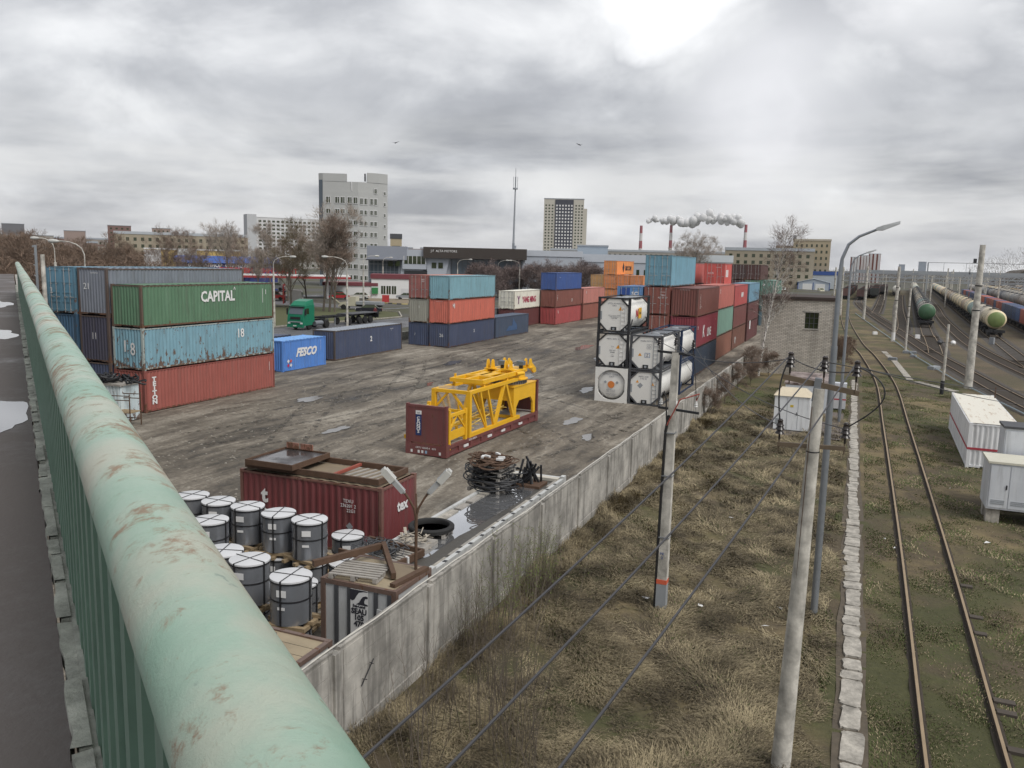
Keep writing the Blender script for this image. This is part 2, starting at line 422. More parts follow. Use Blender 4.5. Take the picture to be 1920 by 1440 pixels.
# ---------------------------------------------------------------- roads west of the yard
def roads():
    # access road along the yard, then bending away
    sheet('road', [(-69, 55), (-56.5, 55), (-56.5, 110), (-58, 135), (-66, 165), (-80, 190), (-98, 196), (-101, 178), (-92, 160), (-78, 140), (-72, 128), (-65.5, 117), (-66.5, 105), (-69, 96)], gz, M_ROAD, .012)
    sheet('road', [(-104, 178), (-98, 172), (-75, 141), (-79, 128), (-130, 128), (-140, 150)], gz, M_ROAD, .008)
    sheet('verge', [(-70.5, 60), (-70.5, 95), (-68, 105), (-67, 115), (-73, 124.5), (-79, 126), (-96, 126), (-100, 100), (-92, 60)], gz, mat('verge_grass', lambda t, b: (t.put(b.inputs['Base Color'], t.mix(t.noise(t.geo(), 3, 6), (.045, .06, .018), (.12, .115, .05))), setattr(b.inputs['Roughness'], 'default_value', .95))), .02)
    k = MB(); pts = [(-70.3, 60), (-70.3, 95), (-67.8, 105), (-66.6, 115), (-72.8, 124.8), (-79, 126.3)]
    for a, b in zip(pts, pts[1:]): k.bar((*a, gz(*a) + .07), (*b, gz(*b) + .07), .2, .16)
    struct(k.build('kerb', M_SLAB))
    # striped kerb round the sandy island
    isl = [(-97, 172), (-86, 157), (-80, 150), (-84, 146), (-92, 151), (-100, 160)]
    sheet('island', [(-99, 172), (-86, 157), (-80, 150), (-84, 146), (-92, 148), (-103, 160)], gz, flat('sandy_ground', (.22, .18, .125), .95, var=.3, scale=.6), .02)
    root = tag(bpy.data.objects.new('striped_kerb', None), 'kerb of alternating yellow and dark blocks round the sandy island', 'kerb'); COL.objects.link(root)
    my = flat('kerb_yellow', (.45, .38, .16), .8); path = [(-97, 170), (-86.5, 155.5), (-80, 148.5), (-84, 144.8), (-93, 146.5)]
    i = 0
    for a, b in zip(path, path[1:]):
        a = Vector(a); b = Vector(b); n = int((b - a).length / 1.1)
        for q in range(n):
            p0 = a.lerp(b, q / n); p1 = a.lerp(b, (q + .94) / n)
            MB().bar((p0.x, p0.y, gz(*p0) + .1), (p1.x, p1.y, gz(*p1) + .1), .25, .22).build('kerb_block', my if i % 2 else M_DGREY, root); i += 1
roads()
# ---------------------------------------------------------------- bridge under the camera
BR = R(53.43); DECK = CAMZ - 1.6; RAILZ = CAMZ - .515
def bl(q, a):   # bridge lateral / along -> world
    return (q * math.cos(BR) - a * math.sin(BR), q * math.sin(BR) + a * math.cos(BR))
def make_bridge():
    b = thing('road_bridge', 'concrete road bridge with wet dark asphalt carrying the green railing', 'bridge', (0, 0, 0), BR)
    d = MB(); d.add([(-11, -14, DECK), (.085, -14, DECK), (.085, 66, DECK), (-11, 66, DECK), (.085, 150, DECK - 5), (-11, 150, DECK - 5)], [(0, 1, 2, 3), (3, 2, 4, 5)])
    d.build('asphalt', M_DECK, b)
    MB().box(-11, .085, -14, 66, DECK - .35, DECK - .012).build('deck_slab', M_CONC, b)
    MB().prism([(66, DECK - .35), (150, DECK - 5.35), (150, DECK - 5.01), (66, DECK - .012)], -11, .085).build('ramp_slab', M_CONC, b)
    MB().box(.14, .42, -14, 66, DECK - .75, DECK - .02).build('edge_beam', M_CONC, b)
    for q in (-9.5, -7, -4.5, -2): MB().box(q - .25, q + .25, -14, 66, DECK - 1.4, DECK - .352).build('girder', M_CONC, b)
    for a in (-6, 30, 58):
        for q in (-8.5, -2.5):
            x, y = bl(q, a); MB().lathe([(.5, gz(x, y) - .2), (.5, DECK - 1.402)], 14, c=(q, a, 0)).build('pier', M_CONC, b, smooth=R(40))
    MB().box(.1385, .1595, -2, 45, DECK - .1, DECK + .022).build('kerb_back', M_KERB, b)
    # broken kerb blocks between asphalt and railing
    r = random.Random(5); a = .3
    while a < 45:
        L = r.uniform(.25, .62); h = r.uniform(.012, .04); j = r.uniform(-.012, .012)
        m = MB(); q0 = .087 + j * .5; q1 = .138
        n = 5; top = []
        for k in range(n + 1):
            t = a + L * k / n
            top.append((q0 + r.uniform(-.010, .008), t))
        vs = [(q, t, DECK + h + r.uniform(-.006, .006)) for q, t in top] + [(q1, t, DECK + h) for _, t in top] + [(q, t, DECK - .05) for q, t in top]
        fs = [(k, n + 1 + k, n + 2 + k, k + 1) for k in range(n)] + [(k + 1, 2 * n + 3 + k, 2 * n + 2 + k, k) for k in range(n)]
        m.add(vs, fs); m.box(.1, q1, a, a + L, DECK - .06, DECK + h - .01)
        m.build('kerb_block', M_KERB, b)
        a += L + r.uniform(.01, .05)
    # puddles
    for (qc, ac, rq, ra, sd) in ((-.34, 9.4, .40, 1.15, 1), (-.42, 18.5, .38, 1.5, 3), (-.5, 29, .4, 2.2, 4)):
        rr = random.Random(sd); n = 40; vs = []
        ph = [rr.uniform(0, 6) for _ in range(4)]
        for k in range(n):
            t = 2 * PI * k / n; f = 1 + .16 * math.sin(3 * t + ph[0]) + .10 * math.sin(5 * t + ph[1]) + .07 * math.sin(9 * t + ph[2]) + rr.uniform(-.04, .04)
            vs.append((min(qc + rq * f * math.cos(t), .07 - rr.uniform(0, .02)), ac + ra * f * math.sin(t), DECK + .004))
        MB().add(vs, [tuple(range(n))]).build('puddle', mat('deck_water', lambda t, b: (t.put(b.inputs['Base Color'], (.30, .30, .31)), setattr(b.inputs['Roughness'], 'default_value', .05), setattr(b.inputs['Metallic'], 'default_value', .8))), b)
    # railing
    g = thing('bridge_railing', 'long green painted steel railing with peeling rust spots on its round handrail', 'railing', (0, 0, 0), BR)
    qc = .193; ends = [-9.9 + 4 * k + 1.85 for k in range(3)] + [5.95 + 4 * k for k in range(9)]
    for i, (a0, a1) in enumerate(zip(ends, ends[1:])):
        if a1 < -3 or a0 > 37: continue
        rad = .0795 if i % 2 else .0825; N = 28; vs = []; fs = []
        st = [a0 + .004, a0 + .012] + list(np.linspace(a0 + .1, a1 - .1, 12)) + [a1 - .012, a1 - .004]
        for k, a in enumerate(st):
            rr_ = rad - (.007 if k in (0, len(st) - 1) else 0)
            for j in range(N):
                t = 2 * PI * j / N
                vs.append((qc + rr_ * math.cos(t), a, RAILZ + rr_ * math.sin(t) * .93 + .0015 * math.sin(a * 3)))
        for k in range(len(st) - 1):
            for j in range(N): fs.append((k * N + j, (k + 1) * N + j, (k + 1) * N + (j + 1) % N, k * N + (j + 1) % N))
        fs += [tuple(range(N)), tuple(range((len(st) - 1) * N, len(st) * N))[::-1]]
        MB().add(vs, fs).build('handrail', M_RAILG, g, smooth=R(50))
    MB().box(.165, .195, -5, 37, DECK + .06, DECK + .10).build('bottom_rail', M_BALUS, g)
    bm = MB().box(-.016, .016, -.045, .045, DECK - .1, RAILZ - .02).mesh('baluster', [M_BALUS])
    a = -1.0; k = 0
    while a < 36.5:
        link('baluster', bm, g, (.176 + (.012 if k % 2 else -.004), a, 0)); a += .128; k += 1
    pm = MB().box(-.035, .035, -.05, .05, DECK - .2, RAILZ - .03).mesh('railing_post', [M_BALUS])
    for a in np.arange(-1.93, 37, 2.0): link('railing_post', pm, g, (.21, a, 0))
    # light mesh guard standing outside the railing further along
    s = thing('guard_screen', 'thin grey mesh guard screen on a post outside the green railing', 'screen', (*bl(.55, 25), DECK), BR)
    MB().box(-.03, .03, -.03, .03, -.6, 1.75).build('post', M_GALV, s); MB().box(-.02, .02, .03, 3.0, 1.70, 1.75).build('top_bar', M_GALV, s)
    for z in np.arange(0, 1.65, .3): MB().box(-.008, .008, .03, 3.0, z, z + .012).build('wire', M_GALV, s)
make_bridge()

# ---------------------------------------------------------------- concrete fence
WX = -9.5
def wtop(y): return 1.84 - .0042 * y
def make_fence():
    f = thing('concrete_fence', 'weathered grey concrete panel fence between the container yard and the grass', 'fence', (WX, 12, -.6))
    y0 = 13.65 - 4.08 * 2; n = 20
    def P(b, name, m): return b.build(name, m, f)
    f.location = (0, 0, 0)
    for k in range(n):
        y = y0 + 4.08 * k; t = wtop(y)
        P(MB().box(WX - .1, WX + .12, y - .11, y + .11, -1.0, t - .06), 'post', M_CONC)
        ya, yb = y + .112, y + 4.08 - .112; zb = -.72; t2 = wtop(y + 2)
        m = MB().box(WX - .06, WX + .055, ya, yb, zb - .3, t2)
        bands = 5; hh = (t2 - .10 - (zb + .52)) / bands
        for q in range(bands):
            z = zb + .52 + q * hh
            m.box(WX + .055, WX + .066, ya + .16, yb - .16, z + .005, z + hh - .005)
        m.box(WX + .055, WX + .09, ya, yb, zb - .3, zb + .46)
        m.box(WX - .075, WX + .085, ya, yb, t2, t2 + .035)
        P(m, 'panel', M_CONC)
    # the dowel bar sticking out of a near panel
    tag(MB().tube([(WX + .10, 14.55, .55), (WX + .13, 15.0, 1.0)], .014, 5).tube([(WX + .09, 14.6, .7), (WX + .2, 14.62, .7)], .01, 5).tube([(WX + .09, 14.9, .95), (WX + .2, 14.88, .95)], .01, 5).build('bracket', M_BLACK), 'short dark steel bracket fixed to the concrete fence panel', 'bracket')
    r = random.Random(2); pts = []
    for y in np.arange(7, 88, 1.02):
        pts.append((WX + .02 + r.uniform(-.05, .05), y, wtop(y) + .05 + .03 * abs(math.sin(y * .77)) + r.uniform(0, .02)))
    tag(MB().tube(pts, .02, 5).build('cable', flat('white_cable', (.55, .53, .48), .6, var=.3)), 'white cable lying along the top of the concrete fence', 'cable')
make_fence()

# ---------------------------------------------------------------- slab path
def make_path():
    root = struct(bpy.data.objects.new('path', None)); COL.objects.link(root)
    r = random.Random(11)
    def cx(y): return .60 - .0045 * (y - 17) if y < 80 else .32 - .02 * (y - 80)
    vs = []; 
    strip = MB(); prev = None
    for y in np.arange(12, 86, 1.5):
        c = cx(y); w = .38 + r.uniform(-.07, .05)
        cur = (c - w, c + w, y)
        if prev: strip.add([(prev[0], prev[2], -.478), (prev[1], prev[2], -.478), (cur[1], cur[2], -.478), (cur[0], cur[2], -.478)], [(0, 1, 2, 3)])
        prev = cur
    strip.build('bed', flat('path_soil', (.10, .082, .06), .95, var=.6, scale=3, bump=.02), root)
    y = 13.0
    while y < 84:
        L = r.choice((.5, .65, .85, 1.1, 1.35)) * r.uniform(.9, 1.1); W = r.uniform(.21, .29); c = cx(y) + r.uniform(-.035, .035)
        n = 26; pts = []
        for k in range(n):
            t = 2 * PI * k / n; ex = math.copysign(abs(math.cos(t)) ** .28, math.cos(t)); ey = math.copysign(abs(math.sin(t)) ** .28, math.sin(t))
            pts.append((ex * W * r.uniform(.80, 1.05), ey * L / 2 * r.uniform(.88, 1.0)))
        o = MB().prism(pts, -.06, r.uniform(.012, .035), axis='z').build('slab', M_SLAB, root, (c, y + L / 2, -.455))
        o.rotation_euler = (r.uniform(-.015, .015), r.uniform(-.02, .02), r.uniform(-.04, .04))
        y += L + r.choice((.0, .01, .02, .03, .1))
    y = 84
    for (x, y) in [(5.2 - .045 * k, 88 + 1.05 * k) for k in range(28)]:
        if r.random() < .85: MB().box(-.3, .3, -.5, .5, -.05, .02).build('slab', M_SLAB, root, (x - (0 if y < 105 else (y - 105) * .03), y, -.46), rz=r.uniform(-.05, .1))
    for k in range(7): MB().box(-.9, .2, -.28, .28, -.05, .02).build('slab', M_SLAB, root, (6.0 + .42 * k, 86.3 - .75 * k, -.46), rz=R(40))
make_path()

# ---------------------------------------------------------------- railway tracks
def resample(pts, st):
    out = []; P = [Vector((x, y, 0)) for x, y in pts]
    # Catmull-Rom
    for i in range(len(P) - 1):
        p0 = P[max(i - 1, 0)]; p1 = P[i]; p2 = P[i + 1]; p3 = P[min(i + 2, len(P) - 1)]
        n = max(2, int((p2 - p1).length / st))
        for k in range(n):
            t = k / n
            out.append(.5 * ((2 * p1) + (p2 - p0) * t + (2 * p0 - 5 * p1 + 4 * p2 - p3) * t * t + (3 * p1 - p0 - 3 * p2 + p3) * t ** 3))
    out.append(P[-1]); return out
def make_track(pts, label, bed=True, z=-.5, head=.17, st=3.0, weedy=False):
    t = thing('railway_track', label, 'railway track', (pts[0][0], pts[0][1], z)); o = Vector((pts[0][0], pts[0][1], 0))
    P = [p - o for p in resample(pts, st)]
    nr = []
    for i in range(len(P)):
        d = (P[min(i + 1, len(P) - 1)] - P[max(i - 1, 0)]).normalized(); nr.append(Vector((d.y, -d.x, 0)))
    def strip(offs, zz, name, m, parent=t):   # offs: polyline across (offset, z)
        vs = []; fs = []; k = len(offs)
        for p, n in zip(P, nr):
            for a, h in offs: vs.append((p.x + n.x * a, p.y + n.y * a, h))
        for i in range(len(P) - 1):
            for j in range(k - 1): fs.append((i * k + j, i * k + j + 1, (i + 1) * k + j + 1, (i + 1) * k + j))
        return MB().add(vs, fs).build(name, m, parent)
    for s in (-1, 1):
        c = s * .797
        ro = strip([(c - .065, -.02), (c - .065, .02), (c - .012, .035), (c - .012, head - .045), (c - .036, head - .035), (c - .036, head - .003)], 0, 'rail', M_RAILD)
        strip([(c + .036, head - .003), (c + .036, head - .035), (c + .012, head - .045), (c + .012, .035), (c + .065, .02), (c + .065, -.02)], 0, 'web', M_RAILD, ro)
        strip([(c - .036, head - .003), (c - .03, head), (c + .03, head), (c + .036, head - .003)], 0, 'head', M_RAIL, ro)
    if bed: strip([(-2.0, -.03), (-1.45, .05), (1.45, .05), (2.0, -.03)], 0, 'ballast', M_BALL)
    else: strip([(.66, .012), (.70, .03), (.92, .03), (.96, .012)], 0, 'soil_strip', flat('rail_soil', (.05, .04, .03), .95, var=.4)); strip([(-.96, .012), (-.92, .03), (-.70, .03), (-.66, .012)], 0, 'soil_strip', flat('rail_soil', (.05, .04, .03), .95))
    sp = resample(pts, .62)
    m = MB(); r = random.Random(int(pts[0][1]))
    for i in range(0, len(sp) - 1):
        p = sp[i] - o; d = (sp[i + 1] - sp[i]).normalized(); n = Vector((d.y, -d.x, 0))
        if p.length > 260: break
        if weedy:
            if i > 42: break
            if r.random() < .62: continue
            a = p + n * .9; b = p + n * (1.32 + r.uniform(-.1, .08)); m.bar((a.x, a.y, .02), (b.x, b.y, .02), .22, .12)
        else:
            a = p - n * 1.33; b = p + n * 1.33; m.bar((a.x, a.y, .055), (b.x, b.y, .055), .24, .06)
    so = m.build('sleepers', M_SLEEP if weedy else M_SLEEP, t); stuff(so)
    return t
SL = .047
def line(x, y, y1, y0=None): return [(x, y), (x + SL * (y1 - y) * .5, (y + y1) / 2), (x + SL * (y1 - y), y1)]
make_track([(2.86, 4), (2.87, 18), (3.0, 34), (3.02, 60), (2.95, 83), (1.75, 108), (.15, 131), (-2.0, 186), (-3.2, 260)], 'rusty single railway track half buried in weedy grass beside the slab path', bed=False, weedy=True, st=1.5)
make_track([(19.5, 30), (15.5, 56), (13.2, 74), (12.1, 84), (10.9, 98), (9.25, 117), (7.7, 143), (6.5, 163), (3.3, 215), (.6, 275), (.6, 320), (3, 420)], 'curving railway track leading from the white container to the dark gondola wagons')
make_track([(9.6, 117), (10.2, 128), (11.0, 148), (11.85, 170)] + line(11.85, 171, 600)[1:], 'railway track under the tank wagons with the all green end')
make_track([(24, 40), (19.6, 72), (17.1, 98), (15.7, 126), (15.9, 155), (18, 215), (22.5, 300), (36, 600)], 'empty railway track between the two rows of tank wagons')
make_track([(17.2, 84), (18.7, 112), (20.6, 152), (41.7, 600)], 'railway track under the cream tank wagons with the green oval end')
make_track([(4.1, 217), (6.2, 275), (10, 400), (14, 520)], 'short railway siding branching towards the white round tank end')
make_track([(7.2, 155), (8.3, 175), (10.4, 240), (13.6, 320), (17, 400)], 'railway siding branching left of the green ended tank wagons')
make_track(line(27.7, 150, 600), 'railway track under the container wagons')
make_track(line(39.3, 150, 600), 'railway track under the dark tank wagon row')
make_track(line(45.2, 150, 600), 'railway track under the outermost tank wagon row')
# blue pipe line and small trackside boxes
tag(MB().tube([(-.3, 215, -.35), (3.2, 165, -.35), (5.6, 132, -.32), (7.0, 111, -.33), (9.3, 88, -.35), (12, 70, -.35)], .06, 5).build('trackside_pipe', flat('pipe_bluegrey', (.28, .36, .40), .5)), 'pale blue pipe running along the ground beside the tracks', 'pipe')
# ---------------------------------------------------------------- shipping containers
CW = 2.438
_cm = {}
def corr(n_len, z0, z1, depth=.036, pitch=.278, m0=0.0):
    """corrugated strip along +u from 0..n_len, outer plane at w=0, returns (verts(u,w,z), faces)"""
    n = max(1, round(n_len / pitch)); p = n_len / n
    us = [(0, 0)]
    for i in range(n):
        b = i * p
        us += [(b + p * .13, 0), (b + p * .37, -depth), (b + p * .63, -depth), (b + p * .87, 0)]
    us.append((n_len, 0))
    vs = [(u, w, z) for u, w in us for z in (z0, z1)]
    fs = [(2 * i, 2 * i + 2, 2 * i + 3, 2 * i + 1) for i in range(len(us) - 1)]
    return vs, fs
def cmesh(kind, L, H, ln=0):
    key = (kind, L, H)
    if key in _cm: return _cm[key]
    b = MB(); hw = CW / 2; hl = L / 2; pz = .16; tz = H - .11
    if kind == 'frame':
        for sx in (-1, 1):
            for sy in (-1, 1):
                x0, x1 = sorted((sx * hw, sx * (hw - .15))); y0, y1 = sorted((sy * hl, sy * (hl - .12)))
                b.box(x0, x1, y0, y1, .12, H - .118)
                b.box(*sorted((sx * (hw + .004), sx * (hw - .165))), *sorted((sy * (hl + .004), sy * (hl - .18))), 0, .119)
                b.box(*sorted((sx * (hw + .004), sx * (hw - .165))), *sorted((sy * (hl + .004), sy * (hl - .18))), H - .117, H)
            b.box(*sorted((sx * (hw - .004), sx * (hw - .07))), -hl + .182, hl - .182, .055, pz)
            b.box(*sorted((sx * (hw - .004), sx * (hw - .07))), -hl + .182, hl - .182, tz, H - .045)
        for sy in (-1, 1):
            for xa, xb in ((-hw + .167, -.52), (.52, hw - .167)): b.box(xa, xb, *sorted((sy * (hl - .004), sy * (hl - .1))), .05, pz)
            b.box(-.52, .52, *sorted((sy * (hl - .02), sy * (hl - .1))), .125, pz); b.box(-hw + .167, hw - .167, *sorted((sy * (hl - .004), sy * (hl - .1))), tz, H - .045)
        b.box(-hw + .1, hw - .1, -hl + .1, hl - .1, .06, .10)
    elif kind == 'side':      # +X side, built in place
        vs, fs = corr(L - .3, pz, tz); b.add([(hw - .012 + w, -hl + .15 + u, z) for u, w, z in vs], fs)
    elif kind == 'side2':
        vs, fs = corr(L - .3, pz, tz); b.add([(-hw + .012 - w, hl - .15 - u, z) for u, w, z in vs], fs)
    elif kind == 'end':       # -Y end
        vs, fs = corr(CW - .30, pz, tz, .045, .25); b.add([(-hw + .15 + u, -hl + .012 - w, z) for u, w, z in vs], fs)
    elif kind == 'end2':
        vs, fs = corr(CW - .30, pz, tz, .045, .25); b.add([(hw - .15 - u, hl - .012 + w, z) for u, w, z in vs], fs)
    elif kind == 'roof':
        vs, fs = corr(L - .26, -hw + .07, hw - .07, .02, .5); b.add([(z, -hl + .13 + u, H - .012 + w) for u, w, z in vs], [f[::-1] for f in fs])
    elif kind in ('doorL', 'doorR'):
        x0, x1 = (-hw + .152, -.008) if kind == 'doorL' else (.008, hw - .152)
        b.box(x0, x1, -hl + .045, -hl + .09, pz + .002, tz - .002)
        b.box(x0, x0 + .1, -hl + .012, -hl + .045, pz + .002, tz - .002); b.box(x1 - .1, x1, -hl + .012, -hl + .045, pz + .002, tz - .002)
        hh = tz - pz
        for f0 in (0.0, .20, .42, .66, .955): b.box(x0 + .1, x1 - .1, -hl + .014, -hl + .045, pz + .002 + f0 * hh, pz + .002 + f0 * hh + (.09 if 0 < f0 < .9 else .1 if f0 == 0 else .04 * hh))
    elif kind == 'rod':
        b.tube([(0, 0, .06), (0, 0, H - .06)], .021, 6)
        for z in (.22, .55 * H * .6, .62 * H, H - .24): b.box(-.05, .05, -.02, .035, z, z + .05)
        b.bar((0, -.03, 1.05), (.32, -.03, 1.02), .03, .04)
    _cm[key] = b.mesh(kind); return _cm[key]
def container(x, y, z, L, H, col, label, front='end', rust=.25, group=None, rz=0, frame=None, texts=(), pale_roof=None, back='end', tilt=0):
    """x,y = near right bottom corner (min y, max x)"""
    m = col if not isinstance(col, tuple) else paint(col, rust)
    fm = frame or M_CFRAME.setdefault(m.name, paint(tuple(k * .75 for k in (col if isinstance(col, tuple) else (.3, .3, .3))), min(.9, rust + .35)))
    c = thing('shipping_container', label, 'container', (x - CW / 2, y + L / 2, z), rz, group)
    link('frame', cmesh('frame', L, H), c, material=fm)
    link('side_panel', cmesh('side', L, H), c, material=m); link('side_panel', cmesh('side2', L, H), c, material=m)
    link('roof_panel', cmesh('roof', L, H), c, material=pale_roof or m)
    link('end_panel', cmesh('end2', L, H), c, material=m)
    if front == 'end': link('end_panel', cmesh('end', L, H), c, material=m)
    else:
        for k, xs in (('doorL', (-.82, -.36)), ('doorR', (.36, .82))):
            d = link('door', cmesh(k, L, H), c, material=m)
            for xx in xs: link('locking_rod', cmesh('rod', L, H), d, (xx, -L / 2 - .012, 0), material=ROD)
    for tx in texts:
        face, s, u, v, size = tx[:5]; kw = dict(tx[5]) if len(tx) > 5 else {}
        mm = kw.pop('m', M_TXTW)
        if face == 'R': lettering(s, c, (CW / 2 + .004, -L / 2 + u, v), FR, size, mm, **kw)
        else: lettering(s, c, (-CW / 2 + u, -L / 2 - .006, v), FF, size, mm, **kw)
    return c
M_CFRAME = {}
ROD = flat('galvanised_rod', (.42, .42, .41), .5, .3)
L40, L20, H8, HC = 12.19, 6.058, 2.591, 2.896
C_TEAL = pcol('4f7f92'); C_LBLUE = pcol('6796a6'); C_GREEN = pcol('4c7355'); C_NAVY = pcol('3a4560'); C_RED = pcol('94483c')
C_BROWN = pcol('7a4438'); C_MAROON = pcol('5e2a2a'); C_ORRED = pcol('c05a42'); C_GREY = pcol('8a897c'); C_PINK = pcol('b06a5e')
C_BLUE = pcol('2f74c4'); C_DBLUE = pcol('264a86'); C_ORANGE = pcol('d97a2a'); C_OCHRE = pcol('b98a4a'); C_KLINE = pcol('7d2030'); C_CREAM = pcol('d9d2be'); C_SGREY = pcol('6b717c')
C_JADE = pcol('6a9080'); C_BRT = pcol('c0473c'); C_DKBR = pcol('4a3230')

def yard_containers():
    # --- tall stack with CAPITAL on top
    X, Y = -39.54, 37.46; Z = gz(X, Y) + .01
    container(X, Y, Z, L40, H8, C_RED, 'rust red container with stacked white letters at the bottom of the stack of three', rust=.12,
              texts=[('R', 'T\nE\nI\nT\nO\nN', .75, 1.30, .38, dict(bold=.02, lead=.74, sx=1.35)), ('R', '|', 11.6, 1.75, .7, dict(sx=.5))])
    container(X, Y, Z + H8, L40, H8, C_LBLUE, 'light blue container chalked 18 with long rust streaks', rust=.52, frame=paint((.30, .36, .34), .6),
              texts=[('F', '1', .98, 1.4, 1.0, dict(bold=.01)), ('F', '8', 1.6, 1.25, 1.1, dict(sx=.75, bold=.01)), ('R', '18', 8.6, 1.7, .85, dict(sx=.9, bold=.015))])
    container(X, Y, Z + 2 * H8, L40, H8, C_GREEN, 'green container with large white lettering on top of the stack of three', rust=.2, frame=paint(pcol('5d4a3c'), .55),
              texts=[('R', 'CAPITAL', 6.5, 1.72, .95, dict(bold=.03, sx=.86)), ('R', '^', 8.1, 2.15, .5), ('R', '|', 11.0, 1.75, 1.1, dict(sx=.4)), ('R', 'I', 11.35, 1.9, .5)])
    x2 = X - CW - .12
    for k, (c, lab, tx) in enumerate([(C_NAVY, 'dark navy container at the bottom of the column beside the rust red one', []), (pcol('3b3a4c'), 'dark violet grey container chalked 11', [('F', '11', 1.2, 1.6, .6, dict(sx=.8))]),
                                      (C_SGREY, 'long grey container chalked 21 behind the green lettered container', [('F', '21', .75, 1.75, .55), ('F', '\u2019 a z i a s a', 1.4, 2.6, .16, {})])]):
        container(x2, Y - .15, Z + .02 + k * HC, L40, HC, c, lab, rust=.15, texts=tx, frame=paint(pcol('54453e'), .5))
    x3 = x2 - CW - .1
    for k, (c, lab, tx, fr) in enumerate([(C_NAVY, 'dark blue container under the one chalked 5', [], 'end'), (pcol('2f5876'), 'deep blue container chalked 5', [('F', '5', 1.45, 1.6, .6)], 'end'),
                                          (pcol('4d8098'), 'teal blue container with closed doors chalked 2', [('F', '2', .42, 1.4, .5)], 'door')]):
        container(x3, Y - .3, Z + .04 + k * HC, L40, HC, c, lab, front=fr, rust=.15, texts=tx)
    # --- low row along the road
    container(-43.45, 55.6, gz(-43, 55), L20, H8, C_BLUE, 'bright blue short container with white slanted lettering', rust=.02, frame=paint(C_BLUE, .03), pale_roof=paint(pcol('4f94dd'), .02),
              texts=[('R', 'FESCO', 3.2, 1.45, .95, dict(bold=.05, shear=.35, sx=1.0)), ('R', '|\n|', 5.3, 1.9, .5, dict(sx=.4))])
    c = [o for o in bpy.data.objects if o.get('label', '').startswith('bright blue short')][0]
    for u, v, col in ((.75, .85, (.75, .75, .75)), (1.1, .85, (.6, .1, .06)), (.75, .5, (.5, .03, .12)), (1.1, .5, (.7, .72, .75))):
        d = MB().add([(0, -.17, 0), (0, 0, -.17), (0, .17, 0), (0, 0, .17)], [(0, 1, 2, 3)]).build('placard', flat('placard%.0f%.0f' % (u * 100, v * 100), col), c, (CW / 2 + .006, -L20 / 2 + u, v))
    container(-43.7 - CW - .15, 54.4, gz(-46, 54), L20, H8, C_NAVY, 'dark navy short container behind the bright blue one', rust=.05, texts=[('F', '|\nI', 2.0, 1.6, .3)])
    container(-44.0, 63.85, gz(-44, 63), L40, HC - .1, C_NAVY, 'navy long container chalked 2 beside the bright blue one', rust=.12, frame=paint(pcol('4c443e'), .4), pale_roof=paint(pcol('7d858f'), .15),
              texts=[('R', '2', 6.2, 1.6, .7, dict(bold=.02)), ('R', '\u2019\u2019\u2019|\u2019\u2019\u2019\u2019\u2019\u2019', 10.1, 2.3, .3, {})])
    w = thing('retaining_wall', 'low dark concrete retaining wall between the road and the container row', 'wall', (-49, 50, gz(-49, 60) - .2)); [MB().box(-.2, .2, 6 * k + .02, 6 * k + 5.98, 0, 1.15).build('wall_block', M_KERB, w) for k in range(13)]
    X, Y = -40.62, 80.3; Z = gz(X, Y) + .01
    for dx, cols in ((0, [(C_NAVY, 'navy container chalked 26 under the orange red one', [('F', '26', 1.5, 1.3, .5), ('R', 'X', 6.4, 1.45, .55)], 'end', .12), (C_ORRED, 'orange red container under the pale teal one', [('R', 'HJ', 1.1, 1.95, .55, dict(bold=.02)), ('F', "' ' ' ' ' '", 1.2, 2.3, .3)], 'end', .1), (pcol('6a9aa6'), 'pale teal container on top of the orange red one', [], 'end', .25)]),
                     (-CW - .1, [(pcol('35425f'), 'navy container under the pale grey ribbed one', [('F', '/', .8, 1.3, .4)], 'end', .1), (C_GREY, 'pale grey ribbed container in the middle of its stack', [('F', '1', 1.3, 1.7, .4)], 'end', .15), (pcol('94524a'), 'rust red container with closed doors beside the pale teal one', [('F', '4421\n22G1', 1.75, 2.0, .2)], 'door', .15)])):
        for k, (c, lab, tx, fr, ru) in enumerate(cols):
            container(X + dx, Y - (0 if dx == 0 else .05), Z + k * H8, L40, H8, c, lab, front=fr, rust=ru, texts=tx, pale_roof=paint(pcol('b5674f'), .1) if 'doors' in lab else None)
    container(-40.55, 92.7, gz(-40, 98), L40 - 1.2, H8, pcol('3b4a60'), 'blue grey container with a faded blue sail shape on its side', rust=.1)
    o = [q for q in bpy.data.objects if q.get('label', '').startswith('blue grey container')][0]
    MB().add([(0, 3.2, .7), (0, 7.0, .7), (0, 6.9, 1.3), (0, 5.6, 2.2), (0, 5.3, 1.3), (0, 4.2, 1.3)], [(0, 1, 2, 3, 4, 5)]).build('emblem', flat('sail_blue', (.06, .12, .24), .6), o, (CW / 2 + .004, -(L40 - 1.2) / 2, 0))
    # Yang Ming pair
    Z = gz(-44, 110)
    container(-44.2, 107.5, Z, L40, H8, C_MAROON, 'maroon container under the cream white one', rust=.12)
    container(-44.2, 107.5, Z + H8, L40, H8, C_CREAM, 'cream white container with pink lettering and doors shut', front='door', rust=.08,
              texts=[('R', 'YANG MING', 5.6, 1.25, 1.15, dict(m=flat('lettering_pink', (.45, .06, .11), .6), bold=.05, sx=.82)), ('R', 'Y', 1.5, 1.25, 1.6, dict(m=flat('lettering_violet', (.22, .05, .18), .6), bold=.03))])
    container(-46.9, 104.5, gz(-47, 104), L20, H8, pcol('54595c'), 'dark grey container left of the cream white one', rust=.2)
    X, Y = -41.55, 117.2; Z = gz(X, Y)
    container(X, Y, Z, L40, H8, pcol('a03a3a'), 'bright red container at the bottom of the stack with a blue one on top', rust=.1, texts=[('R', '%', 1.2, 1.9, .6)])
